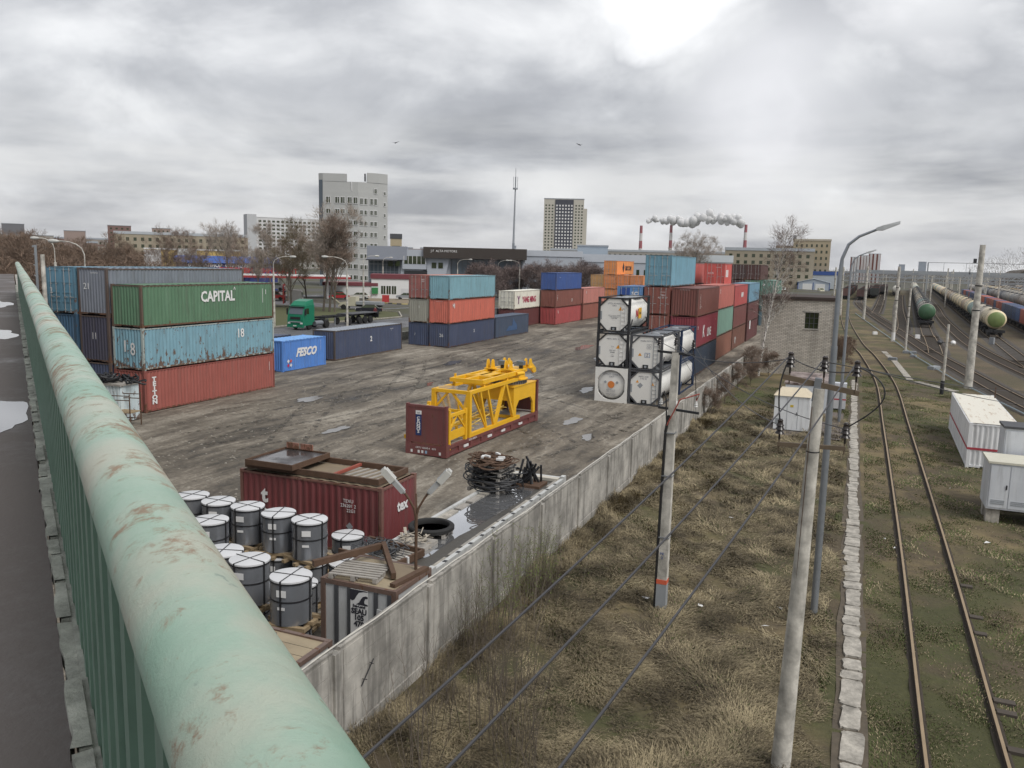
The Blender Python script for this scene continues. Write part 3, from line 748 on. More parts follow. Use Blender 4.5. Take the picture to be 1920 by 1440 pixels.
    container(X, Y, Z + H8, L40, H8, C_BROWN, 'brown container between the bright red and the blue one', rust=.12, texts=[('R', 'T\nR\nI', .7, 1.4, .4, dict(lead=.7)), ('R', 'D', 7.6, .9, .7)])
    container(X, Y, Z + 2 * H8, L40, H8, pcol('20498c'), 'deep blue container on top of the brown and red ones', rust=.02, texts=[('R', '\u2014', 1.7, 1.9, .5)])
    X, Y = -41.25, 129.7; Z = gz(X, Y)
    container(X, Y, Z, L40, H8, pcol('8a4b3c'), 'reddish brown container under the salmon pink one', rust=.1)
    container(X, Y, Z + H8, L40, H8, C_PINK, 'salmon pink container with scratched lower edge', rust=.28, texts=[('R', '%', 1.6, 1.9, .6)])
yard_containers()

def far_containers():
    # --- big block beside the fence: K LINE face
    def col3(x, y, lst, z0=None):
        z = gz(x, y) if z0 is None else z0
        for c, lab, fr, ru, tx in lst:
            hh = HC if ('crimson container' in lab and 'white' in lab or 'closed doors' in lab and x < -15 or 'jade green container in the block' in lab) else H8
            if c is not None: container(x, y, z, L40, hh, c, lab, front=fr, rust=ru, texts=tx)
            z += hh
    X = -13.42
    col3(X, 76.6, [(pcol('2c3848'), 'dark navy container at the base of the crimson container stack', 'end', .15, [('R', 'J', 5.5, 1.2, .5)]),
                   (C_KLINE, 'crimson container with bold white lettering', 'end', .05, [('R', 'K', 3.9, 1.3, 1.6, dict(bold=.03)), ('R', 'LINE', 7.0, 1.1, 1.15, dict(bold=.02)), ('R', 'n', .8, 1.9, .7), ('R', '- - -', 10.5, 2.2, .3)]),
                   (pcol('6e3a30'), 'dark brown ribbed container on top of the crimson one', 'end', .12, [('R', 'T\nR\nI\nT\nO\nN', 1.25, 1.35, .34, dict(lead=.65)), ('R', 'o', 2.0, .9, .3), ('F', "' ' ' ' ' ' '", 1.2, 2.35, .3)])])
    col3(X - CW - .13, 76.5, [(pcol('7d4a3c'), 'brown container hidden behind the tank containers', 'door', .15, []), (pcol('8a4a3e'), 'brown container with closed doors above the hidden brown one', 'door', .1, []),
                        (pcol('864638'), 'red brown container with white lettered doors under the big teal one', 'door', .1, [('F', 'TRIU\n423 01 27', 1.75, 1.7, .22), ('F', '====', 1.75, 2.1, .2)]),
                        (pcol('5f94a8'), 'big teal container with closed doors topping the brown columns', 'door', .12, [])])
    X2 = -13.6
    col3(X2, 89.4, [(pcol('84523f'), 'brown container under the jade green one', 'end', .2, []), (C_JADE, 'jade green container in the block along the fence', 'end', .2, []), (pcol('b0594c'), 'coral red container on top of the jade green one', 'end', .08, [('R', '%', 1.5, 1.9, .7)])])
    col3(X2, 102.2, [(pcol('6b4132'), 'brown container with white painted scrawl near the fence end', 'end', .2, [('R', 'VY', 2.5, 1.0, 1.2)]), (pcol('6e3a36'), 'dark red container under the one with a torn white patch', 'end', .15, []), (pcol('a83c3a'), 'red container with a torn white patch near the birch', 'end', .1, [('R', '\u25cf\u25cf', 7, 1.3, .9, dict(sx=1.3))])])
    col3(X2 + .15, 115.0, [(pcol('5c2f30'), 'dark maroon container with a pale square sticker', 'end', .1, [('R', '\u25a0', 3, 2.0, 1.6)]), (pcol('5f3232'), 'maroon container under the steel blue one', 'end', .1, []), (pcol('5a88a0'), 'steel blue container half hidden by the birch trunk', 'end', .1, [])], None)
    # inner columns whose roofs show
    col3(X2 - CW - .13, 89.2, [(None, '', '', 0, 0)] * 2 + [(pcol('a5594c'), 'faded red container roof behind the big teal container', 'end', .1, [])], None)
    col3(X2 - 2 * CW - .26, 101.8, [(None, '', '', 0, 0)] * 3 + [(pcol('b4524a'), 'coral container behind the big teal container', 'end', .1, [])], gz(X2, 100))
    for k in range(3): container(X2 - 2 * CW - .26, 101.8, gz(X2, 100) + k * H8, L40, H8, C_BROWN, 'brown container supporting the coral one behind the teal container', rust=.15, group='brown containers inside the block')
    for k in range(2): container(X2 - CW - .13, 89.2, gz(X2, 90) + k * H8, L40, H8, C_BROWN, 'brown container supporting the faded red roofed one', rust=.15, group='brown containers under the faded red roof')
    # third column: one blue container with doors beside the brown doors
    X3 = X - 2 * (CW + .13)
    for k, (c, lab) in enumerate(((pcol('6b4a40'), 'brown container at the bottom of the column topped by the blue doors'), (pcol('5f6a78'), 'grey blue container just under the blue doors'), (pcol('4f86be'), 'sky blue container with closed doors beside the brown doors'))):
        container(X3, 76.4, gz(X3, 76) + k * 2.69, L20, H8 if k < 2 else H8, c, lab, front='door', rust=.05, texts=[('F', 'SCI', 1.75, 1.9, .5, dict(bold=.02)), ('F', '\u25a0', .75, 1.9, 1.3, dict(m=flat('patch_blue', (.03, .08, .3), .6)))] if k == 2 else ())
    def row(x, y, lst, L=L40, z=0.0):
        for c, lab, fr, ru, tx in lst:
            container(x, y, z, L, H8, c, lab, front=fr, rust=ru, texts=tx); z += H8
    row(-15.0, 102.5, [(pcol('6f4038'), 'brown container at the bottom under the bright red doors', 'door', .1, []), (pcol('77443c'), 'brown container second from the ground under the bright red doors', 'door', .1, []), (pcol('8a4a42'), 'red brown container just under the bright red doors', 'door', .1, []), (C_BRT, 'bright red container with closed doors and white patch on its side', 'door', .06, [('F', 'AWB', .8, 1.4, .3), ('F', '====', 1.7, 2.1, .25), ('R', '\u25a0\u25a0', 2.0, 1.3, 1.2), ('R', '%', 1.0, 2.1, .6)])], L20, -.1)
    row(-17.9, 146, [(pcol('4a3432'), 'dark brown container at the bottom of the column by the birch', 'door', .1, []), (pcol('55302f'), 'dark red container second in the column by the birch', 'door', .1, []), (pcol('4f2c2e'), 'wine red container with a white label under the near black one', 'door', .1, [('F', 'NOX', .6, 1.6, .4)]), (C_DKBR, 'near black brown container with worn doors left of the birch', 'door', .2, [])])
    row(-15.42, 146, [(pcol('4a3432'), 'dark brown container at the bottom of the jade door column', 'door', .1, []), (pcol('4a3a32'), 'dark brown container below the jade doors', 'door', .1, []), (pcol('5f8a74'), 'jade green container with closed doors left of the birch', 'door', .1, [('F', '\u25cf', .5, 1.8, .5)]), (pcol('52302c'), 'dark brown container above the jade doors left of the birch', 'door', .15, [])])
    row(-12.9, 146.4, [(pcol('476a78'), 'dull teal container at the bottom behind the birch', 'door', .1, []), (pcol('476a68'), 'dull green container second from the ground behind the birch', 'door', .1, []), (pcol('5f8f80'), 'sea green container with closed doors behind the birch trunk', 'door', .1, [('F', '\u25cf', .5, 1.8, .5)])])
    # orange group
    Yo = 148
    where = ['at the end towards the blue and brown stack', 'under the doors of the lettered orange one', 'under the side of the lettered orange one', 'next to the big teal container']
    for i, x in enumerate((-43.35, -40.9, -38.45, -35.95)):
        for k in range(3):
            container(x, Yo, .15 + k * H8, L20, H8, C_OCHRE if i == 0 else [C_ORANGE, pcol('cf7d38')][i % 2], ('ochre' if i == 0 else 'orange') + ' container ' + where[i] + [', lowest of three', ', middle of three', ', highest of three'][k], front='door', rust=.12)
    container(-40.9, Yo, .15 + 3 * H8, L40, H8, pcol('ea8424'), 'bright orange container with dark flame logo on top of the orange rows', front='door', rust=.02, texts=[('R', 'BIOCON', 8.2, 1.2, 1.15, dict(m=M_TXTB, bold=.04)), ('R', '\u2666', 4.6, 1.3, 1.8, dict(m=M_TXTB))])
    container(-35.4, 160, .15 + 3 * H8, L20, HC, pcol('2a4a94'), 'royal blue container with a white mark behind the teal one', front='door', rust=.02, texts=[('F', 'n', 1.2, 1.8, .9)])
    for k in range(3): container(-35.4, 160, .15 + k * H8, L20, H8, pcol('33548c'), 'blue container under the royal blue one with a white mark', front='door', rust=.05, group='blue containers under the royal blue one')
far_containers()
# ---------------------------------------------------------------- tank containers
M_ORTRI = flat('warning_orange', (.75, .33, .03), .5)
def tank_container(x, y, z, label, fm, style='oct', roof=True, extra=None):
    c = thing('tank_container', label, 'tank container', (x - CW / 2, y + L20 / 2, z)); hw = CW / 2; hl = L20 / 2; H = H8
    f = MB(); P = .18
    if style == 'solid':
        # closed white end frame with round opening
        n = 32; ring = [(1.12 * math.cos(2 * PI * k / n), H / 2 + 1.12 * math.sin(2 * PI * k / n)) for k in range(n)]
        def sq(k):
            a = 2 * PI * k / n; c_, s_ = math.cos(a), math.sin(a); q = max(abs(c_) / hw, abs(s_) / (H / 2)); return (c_ / q, H / 2 + s_ / q)
        for ye, sg in ((-hl, 1), (hl, -1)):
            vs = [(u, ye, v) for u, v in ring] + [(*(sq(k)[0],), ye, sq(k)[1]) for k in range(n)] + [(u, ye + sg * .14, v) for u, v in ring]
            fs = [(k, (k + 1) % n, n + (k + 1) % n, n + k) for k in range(n)] + [(2 * n + k, 2 * n + (k + 1) % n, (k + 1) % n, k) for k in range(n)]
            f.add(vs, fs)
    for sx in (-1, 1):
        for sy in (-1, 1):
            f.box(*sorted((sx * hw, sx * (hw - P))), *sorted((sy * (hl - .004), sy * (hl - P))), 0, H)
            f.box(*sorted((sx * (hw + .004), sx * (hw - .165))), *sorted((sy * (hl + .004), sy * (hl - .18))), 0, .118); f.box(*sorted((sx * (hw + .004), sx * (hw - .165))), *sorted((sy * (hl + .004), sy * (hl - .18))), H - .118, H)
        f.box(*sorted((sx * (hw - .01), sx * (hw - .10))), -hl + P, hl - P, .05, .17)
        if roof: f.box(*sorted((sx * (hw - .01), sx * (hw - .09))), -hl + P, hl - P, H - .11, H - .02)
        # side diagonals
        for sy in (-1, 1): f.bar((sx * (hw - .06), sy * (hl - .1), .12), (sx * (hw - .06), sy * (hl - .95), .95), .07, .09)
    for sy in (-1, 1):
        ya, yb = sorted((sy * (hl - .01), sy * (hl - .11)))
        for z0 in (.03, H - .13): f.box(-hw + P, hw - P, ya, yb, z0, z0 + .11)
        if style == 'oct':
            for sx in (-1, 1):
                for z0, z1 in ((.10, .72), (H - .10, H - .72)): f.bar((sx * (hw - .72), sy * (hl - .06), z0), (sx * (hw - .08), sy * (hl - .06), z1), .10, .13, up=(0, 1, 0))
    f.build('frame', fm, c)
    r = 1.13
    prof = [(.02, -hl + .10), (.5, -hl + .12), (.85, -hl + .19), (1.03, -hl + .31), (r, -hl + .5), (r, hl - .5), (1.03, hl - .31), (.85, hl - .19), (.5, hl - .12), (.02, hl - .10)]
    if style == 'oct':
        oc = [(-1.04, .72), (-.50, .17), (.50, .17), (1.04, .72), (1.04, H - .66), (.50, H - .14), (-.50, H - .14), (-1.04, H - .66)]
        for ya, yb in ((-hl + .066, -hl + .5), (hl - .5, hl - .066)): MB().prism(oc, ya, yb, axis='y').build('end_plate', M_TANKW, c)
    tk = MB().lathe(prof, 32, 'y', (0, 0, H / 2 + .02)).build('tank', M_TANKW, c, smooth=R(35))
    for yy in (-1.6, 0, 1.6): MB().lathe([(r + .001, yy - .03), (r + .012, yy - .03), (r + .012, yy + .03), (r + .001, yy + .03)], 32, 'y', (0, 0, H / 2 + .02)).build('band', M_WHITE, tk, smooth=R(35))
    if roof:
        w = MB()
        for a, b2 in ((-hl + .2, -.45), (.45, hl - .2)): w.box(-.35, .75, a, b2, H - .10, H - .065)
        w.box(-.62, -.4, -hl + .2, hl - .2, H - .10, H - .07); w.build('walkway', M_GALV, c)
        MB().lathe([(.3, H - .2), (.3, H - .04), (.2, H - .01)], 14).build('hatch', M_GREY, c)
    if style == 'oct':
        l = MB(); x0, x1 = .55, .86
        for xx in (x0, x1): l.box(xx - .015, xx + .015, -hl + .012, -hl + .045, .16, H - .16)
        for k in range(7): l.box(x0, x1, -hl + .016, -hl + .04, .3 + k * .3, .325 + k * .3)
        l.build('ladder', M_GREY if fm is not M_BLACK else M_WHITE, c)
        MB().box(-hw + .10, -hw + .30, -hl + .04, -hl + .13, .95, 1.55).build('document_box', M_GREY, c)
        MB().box(-.2, .2, -hl + .0, -hl + .16, .17, .42).build('valve_box', M_BLACK, c); MB().lathe([(.09, -hl - .02), (.09, -hl + .01)], 12, 'y', (0, 0, .28)).build('valve', M_GREY, c)
    yy = -hl + .062 if style == 'oct' else -hl + .085
    def tri(u, v, s=.17): MB().add([(u - s, yy, v - s * .7), (u + s, yy, v - s * .7), (u, yy, v + s)], [(0, 1, 2)]).build('warning_sign', M_ORTRI, c)
    if extra: extra(c, tri, yy)
    return c
def tanks():
    X0, X1, Y = -15.17, -12.68, 58.95; Z0 = gz(X0, Y); Z1 = gz(X1, Y)
    tx = flat('lettering_grey', (.16, .17, .20), .6)
    def lt(c, s, u, v, size, m=None, **k): lettering(s, c, (u, -L20 / 2 + .06, v), FF, size, m or tx, **k)
    def e0(c, tri, yy):
        lt(c, 'LAWUT 150900 8\n22K7', 0, 2.0, .17); MB().lathe([(.26, -L20 / 2 + .05), (.26, -L20 / 2 + .06)], 24, 'y', (0, 0, 1.33)).build('emblem', flat('emblem_orange', (.68, .22, .05), .5), c)
        lt(c, 'Chem\nChoc', 0, 1.33, .15, M_TXTW); lt(c, 'MGW 36000 KG\nTARE   3720 KG\n\nCAPACITY 25000 L\nMAWP  4.0 BAR', 0, .72, .10)
        for u in (-.45, .45): MB().add([(u - .12, yy - .03, 1.5), (u, yy - .03, 1.38), (u + .12, yy - .03, 1.5), (u, yy - .03, 1.62)], [(0, 1, 2, 3)]).build('placard', M_GREY, c)
    def e1(c, tri, yy): tri(.42, 1.55); lt(c, 'MSTU 38721 2', 0, 2.12, .15); lt(c, 'T11\n--\nMG WT\n30480\n----\n2.65', .0, 1.2, .14)
    def e2(c, tri, yy):
        tri(.47, 1.75); lt(c, 'UTCU 451420 3\n22K2', 0, 2.05, .15); lt(c, 'TCT  31 N1 P  DATA\nMAX 36000 KG\nTARE 3800\n-- -- --', 0, 1.1, .10)
        lettering('N', c, (CW / 2 - .05, -.75, 1.35), FR, .8, flat('lettering_red', (.5, .04, .05), .5), bold=.03)
        MB().box(0, .012, -.45, .45, -.4, .4).build('sign_board', flat('sign_yellow', (.72, .40, .03), .5), c, (CW / 2 - .055, .1, 1.35)); lettering('Stolt', c, (CW / 2 - .03, .1, 1.35), FR, .33, M_TXTB)
    def e3(c, tri, yy):
        tri(-.55, 1.75, .12); tri(.6, 1.6, .12); lt(c, 'MSTU 1520\n3 9Z 22', -.1, 2.05, .15); MB().add([(-.55, yy, 1.45), (-.33, yy, 1.25), (-.12, yy, 1.5), (-.33, yy, 1.68)], [(0, 1, 2, 3)]).build('placard', M_GREY, c)
    def e4(c, tri, yy):
        tri(-.45, 1.15, .14); MB().add([(-.1, yy, .95), (.3, yy, .95), (.3, yy, 1.3), (-.1, yy, 1.3)], [(0, 1, 2, 3)]).build('placard', flat('placard_blue', (.12, .2, .34), .5), c)
        MB().add([(-.06, yy - .004, .98), (.26, yy - .004, .98), (.26, yy - .004, 1.27), (-.06, yy - .004, 1.27)], [(0, 1, 2, 3)]).build('placard_face', M_WHITE, c); lettering('Z', c, (.1, yy - .008, 1.12), FF, .3, M_TXTB)
        lt(c, 'MGRU 5077 0', 0, 2.15, .15); lt(c, '\u25a1\u25a1\n\u25a1\u25a1', .2, 1.75, .2)
    tank_container(X0, Y, Z0, 'white framed tank container with round orange emblem at the bottom', M_TANKW, 'solid', extra=e0)
    tank_container(X0, Y, Z0 + H8, 'black framed tank container between the white framed one and the top one', M_BLACK, extra=e1)
    tank_container(X0 + .02, Y, Z0 + 2 * H8, 'black framed white tank container topping the stack of three', M_BLACK, extra=e2)
    tank_container(X1, Y + .12, Z1, 'dark grey framed tank container on the ground by the fence', M_DGREY, extra=e3)
    tank_container(X1, Y + .12, Z1 + H8, 'dark grey framed tank container with a Z placard stacked by the fence', M_DGREY, extra=e4)
    mb = flat('frame_blue', (.025, .045, .10), .5)
    tank_container(X1 + .15, Y + 6.5, gz(X1, Y), 'blue framed tank container on the ground behind the grey framed ones', mb)
    tank_container(X1 + .15, Y + 6.5, gz(X1, Y) + H8, 'blue framed tank container stacked on the other blue framed one', mb)
tanks()

# ---------------------------------------------------------------- flat rack with the yellow crane part
def cronos():
    Z = gz(-20, 42) - .01; A = R(-2.0)
    M_FR = paint(pcol('6a3230'), .28)
    c = thing('flat_rack', 'maroon flat rack with a tall blue name board on its end wall', 'flat rack', (-20.2, 37.4, Z), A); hw = CW / 2
    b = MB()
    for sx in (-1, 1):
        b.box(*sorted((sx * hw, sx * (hw - .16))), .4, 11.8, .42, .60); b.box(*sorted((sx * hw, sx * (hw - .16))), .4, 11.8, .05, .16)
        b.box(*sorted((sx * (hw - .06), sx * (hw - .09))), .4, 11.8, .16, .42)
        for y in np.arange(1.4, 11.6, 1.33): b.box(*sorted((sx * hw, sx * (hw - .10))), y, y + .22, .16, .42)
        for y in (0, 11.79):
            b.box(*sorted((sx * (hw + .004), sx * (hw - .3))), y, y + .4, 0, .66)
    b.box(-hw + .3, hw - .3, .01, .3, .03, .60); b.box(-hw + .3, hw - .3, 11.89, 12.18, .03, .60)
    b.build('base_frame', M_FR, c)
    d = MB()
    for y in np.arange(.42, 11.75, .3): d.box(-hw + .161, hw - .161, y, y + .285, .55, .596)
    d.build('deck_boards', M_WOODG, c)
    for y0, nm in ((.03, 0), (12.0, 1)):
        w = MB().box(-hw + .02, hw - .02, y0, y0 + .12, .667, 2.62)
        for sx in (-1, 1): w.box(*sorted((sx * hw, sx * (hw - .14))), y0 - .02, y0 + .17, .667, 2.70)
        w.box(-hw + .14, hw - .14, y0 - .02, y0 + .15, 2.53, 2.66)
        w.build('end_wall', M_FR, c)
    MB().box(-.62, -.28, .012, .028, 1.05, 2.15).build('name_board', flat('board_blue', (.02, .04, .14), .5), c)
    MB().box(-.62, -.28, .012, .028, 2.16, 2.36).build('emblem_board', M_WHITE, c); lettering('cci', c, (-.45, .008, 2.25), FF, .15, M_TXTB)
    lettering('C\nR\nO\nN\nO\nS', c, (-.45, .008, 1.6), FF, .21, bold=.006, lead=.68, sx=1.35)
    lettering('CRTU 150303 0   42P3', c, (0, .004, .40), FF, .13); 
    for u, m in ((-.85, M_WHITE), (-.2, M_WHITE), (.02, flat('placard_sky', (.3, .45, .6), .5)), (.85, M_WHITE), (-.42, M_WHITE)): MB().box(u - .06, u + .06, .002, .008, .12, .27).build('placard', m, c)
    lettering('CRTU 150303 0', c, (hw + .004, 3.0, .5), FR, .14)
    for u in (2.0, 4.9, 6.7, 9.2): MB().box(hw - .05, hw + .003, u, u + .5, .2, .33).build('placard', M_WHITE, c)
    # the crane part
    k = thing('crane_section', 'yellow steel crane portal with slewing ring loaded on the flat rack', 'crane part', (-20.2, 37.4, Z + .6 * .17), A); k.scale = (1, 1, .83)
    T = MB(); e = .15
    # main portal truss
    xl, xr, y0, y1, zb, zt = -1.08, 1.08, 2.75, 9.0, .72, 3.55
    for x in (xl, xr):
        T.bar((x, y0, .6), (x, y0, zt + .1), .24, .24); T.bar((x, y0 - .05, zb), (x, y1 + .4, zb), .2, .24); T.bar((x, y0, zt), (x, y1, zt), .2, .22)
        T.bar((x, 4.9, zb), (x, 4.0, zt), .13, .15); T.bar((x, 3.1, zt - .1), (x, 4.9, zb), .09, .1); T.bar((x, 5.9, zb), (x, 4.9, zt), .14, .15); T.bar((x, 6.0, zb), (x, 7.2, zt), .17, .2); T.bar((x, 7.35, zt), (x, 8.6, zb), .17, .2)
    for z in (zt, ): T.bar((xl, y0, z), (xr, y0, z), .2, .22); T.bar((xl, y1, z), (xr, y1, z), .2, .22); T.bar((xl, 6.0, z), (xr, 6.0, z), .18, .18)
    T.bar((xl, y0, zb), (xr, y0, zb), .2, .2); T.bar((xl, y1, zb), (xr, y1, zb), .2, .2)
    T.bar((-.0, y0, zt), (xr, y0, 2.0), .12, .12); T.bar((-.15, y0, zt), (xl, y0, 2.3), .12, .12); T.bar((xr, y0, 1.4), (.1, y0, zb), .1, .1)
    T.build('portal_truss', M_YEL, k)
    U = MB()
    for x in (-1.0, -.1, .95): U.bar((x, 4.6, 3.98), (x, 10.2, 3.98), .17, .28)
    for y in (4.6, 6.2, 8.0): U.bar((-1.1, y, 3.98), (1.05, y, 3.98), .17, .26)
    for x in (-.95, .92):
        for y in (4.8, 7.9): U.bar((x, y, 3.6), (x, y, 3.9), .14)
    U.box(-.6, .5, 6.4, 8.0, 4.06, 4.12); U.bar((-1.0, 5.0, 4.1), (-1.0, 5.0, 4.35), .1)
    U.build('upper_platform', M_YEL, k)
    # plated pedestal with arched legs
    Q = MB(); pl = [(8.5, .62), (8.9, .62), (8.9, 1.5), (9.3, 1.95), (11.1, 1.95), (11.45, 1.5), (11.5, .62), (11.85, .62), (11.85, 3.0), (8.5, 3.0)]
    Q.prism(pl, xr - .06, xr + .06); Q.prism(pl, xl - .06, xl + .06)
    Q.box(xl + .06, xr - .06, 8.5, 8.62, 2.0, 3.0); Q.box(xl + .06, xr - .06, 11.72, 11.84, 1.9, 3.0); Q.box(xl - .1, xr + .1, 8.42, 11.92, 3.0, 3.06)
    Q.build('pedestal', M_YEL, k)
    rg = MB().lathe([(1.12, 3.062), (1.12, 3.38), (1.0, 3.38)], 40, c=(0, 10.15, 0)).build('slewing_ring', flat('ring_grey', (.22, .23, .24), .45, .5), k, smooth=R(35))
    tb = MB()
    for q in range(40):
        a = 2 * PI * q / 40; tb.bar((1.12 * math.cos(a), 10.15 + 1.12 * math.sin(a), 3.2), (1.165 * math.cos(a), 10.15 + 1.165 * math.sin(a), 3.2), .07, .16)
    tb.build('gear_teeth', M_DGREY, rg)
    S = MB().lathe([(1.22, 3.385), (1.22, 3.46), (1.05, 3.47), (1.02, 4.05), (1.1, 4.06), (1.1, 4.15), (.6, 4.15)], 32, c=(0, 10.15, 0)); S.build('turret', M_YEL, k, smooth=R(35))
    for (x, y) in ((-.85, 9.3), (-.3, 10.5), (.35, 9.35), (.95, 11.0)):
        g = MB(); g.box(x - .3, x + .3, y - .3, y + .3, 4.15, 4.22)
        for s in (-.16, .16): g.prism([(y - .26, 4.22), (y + .26, 4.22), (y + .15, 4.72), (y + .06, 4.86), (y - .06, 4.86), (y - .15, 4.72)], x + s - .035, x + s + .035)
        g.build('lug', M_YEL, k)
    for (x, y) in ((-.3, 9.9), (.75, 10.35)):
        mo = MB().box(x - .22, x + .22, y - .2, y + .2, 4.42, 4.72).build('motor', flat('motor_bluegrey', (.12, .16, .2), .45), k)
        MB().lathe([(.13, 4.15), (.13, 4.42)], 12, c=(x, y, 0)).build('gearbox', M_BLACK, mo)
    MB().tube([(1.05, 9.0, 3.95), (1.3, 9.5, 3.98)], .14, 12).build('pin_boss', M_YEL, k)
    P2 = MB().prism([(10.8, 4.4), (11.3, 4.5), (11.9, 4.05), (11.95, 3.75), (11.6, 3.7), (11.2, 4.0), (10.85, 4.15)], 1.0, 1.12).prism([(10.8, 4.4), (11.3, 4.5), (11.9, 4.05), (11.95, 3.75), (11.6, 3.7), (11.2, 4.0), (10.85, 4.15)], .4, .5); P2.build('boom_foot', M_YEL, k)
    MB().box(-.55, .05, 10.2, 10.8, 4.17, 4.35).build('canvas_cover', M_WHITE, k)
    # near cage
    N = MB()
    for x in (-1.12, 1.12):
        for y in (.42, 2.25): N.bar((x, y, .3 if x > 0 and y < 1 else .6), (x, y, 2.85 if y < 1 or x < 0 else 2.65), .17, .17)
        N.bar((x, .42, 2.45), (x, 2.25, 2.45), .12, .2); N.bar((x, .42, 1.15), (x, 2.3, 1.2), .06, .55)
        N.bar((x, 1.3, 2.4), (x, 2.2, 1.4), .09); N.bar((x, 1.3, 2.4), (x, .5, 1.5), .09)
    N.bar((-1.12, 2.25, 2.4), (1.12, 2.25, 2.4), .12, .18); N.bar((-1.12, 1.3, 1.0), (1.12, 1.3, 1.0), .1, .14); N.bar((-.5, 2.25, .7), (-.5, 2.25, 2.4), .12); N.bar((.6, 2.25, .5), (.6, 2.25, 1.4), .12)
    N.build('end_cage', M_YEL, k)
    H_ = MB()
    for z in (2.62,): H_.bar((-1.12, .45, z), (1.1, .45, z), .06); H_.bar((-1.12, .45, z), (-1.12, 2.2, z), .06)
    for x in (-.45, .05): H_.bar((x, 1.9, 1.9), (x, 1.9, 2.6), .04)
    H_.bar((-.45, 1.9, 2.6), (.05, 1.9, 2.6), .04); H_.bar((-.45, 1.9, 2.2), (.05, 1.9, 2.2), .04)
    for q in range(9):
        y = 3.2 + q * .62; H_.bar((-.9 + q * .06, y, .85 + q * .09), (.7, y + .3, .8 + q * .09), .04)
    H_.bar((-.6, 3.0, .9), (-.2, 8.2, 1.7), .05); H_.bar((.5, 3.0, .9), (.6, 8.2, 1.7), .05)
    H_.build('ladder_bars', M_YEL2, k)
    MB().box(-1.5, -1.22, .3, .55, .75, 1.0).build('side_lug', M_YEL, k)
    tag(MB().box(-1.0, .2, 3.05, 3.07, 1.6, 3.3).build('plastic_sheet', mat('clear_sheet', lambda t, b: (t.put(b.inputs['Base Color'], (.7, .72, .72)), setattr(b.inputs['Alpha'], 'default_value', .35), setattr(b.inputs['Roughness'], 'default_value', .2))), None, (-20.2, 37.4, Z), A), 'hazy plastic sheet hanging inside the yellow crane portal', 'sheet')
cronos()

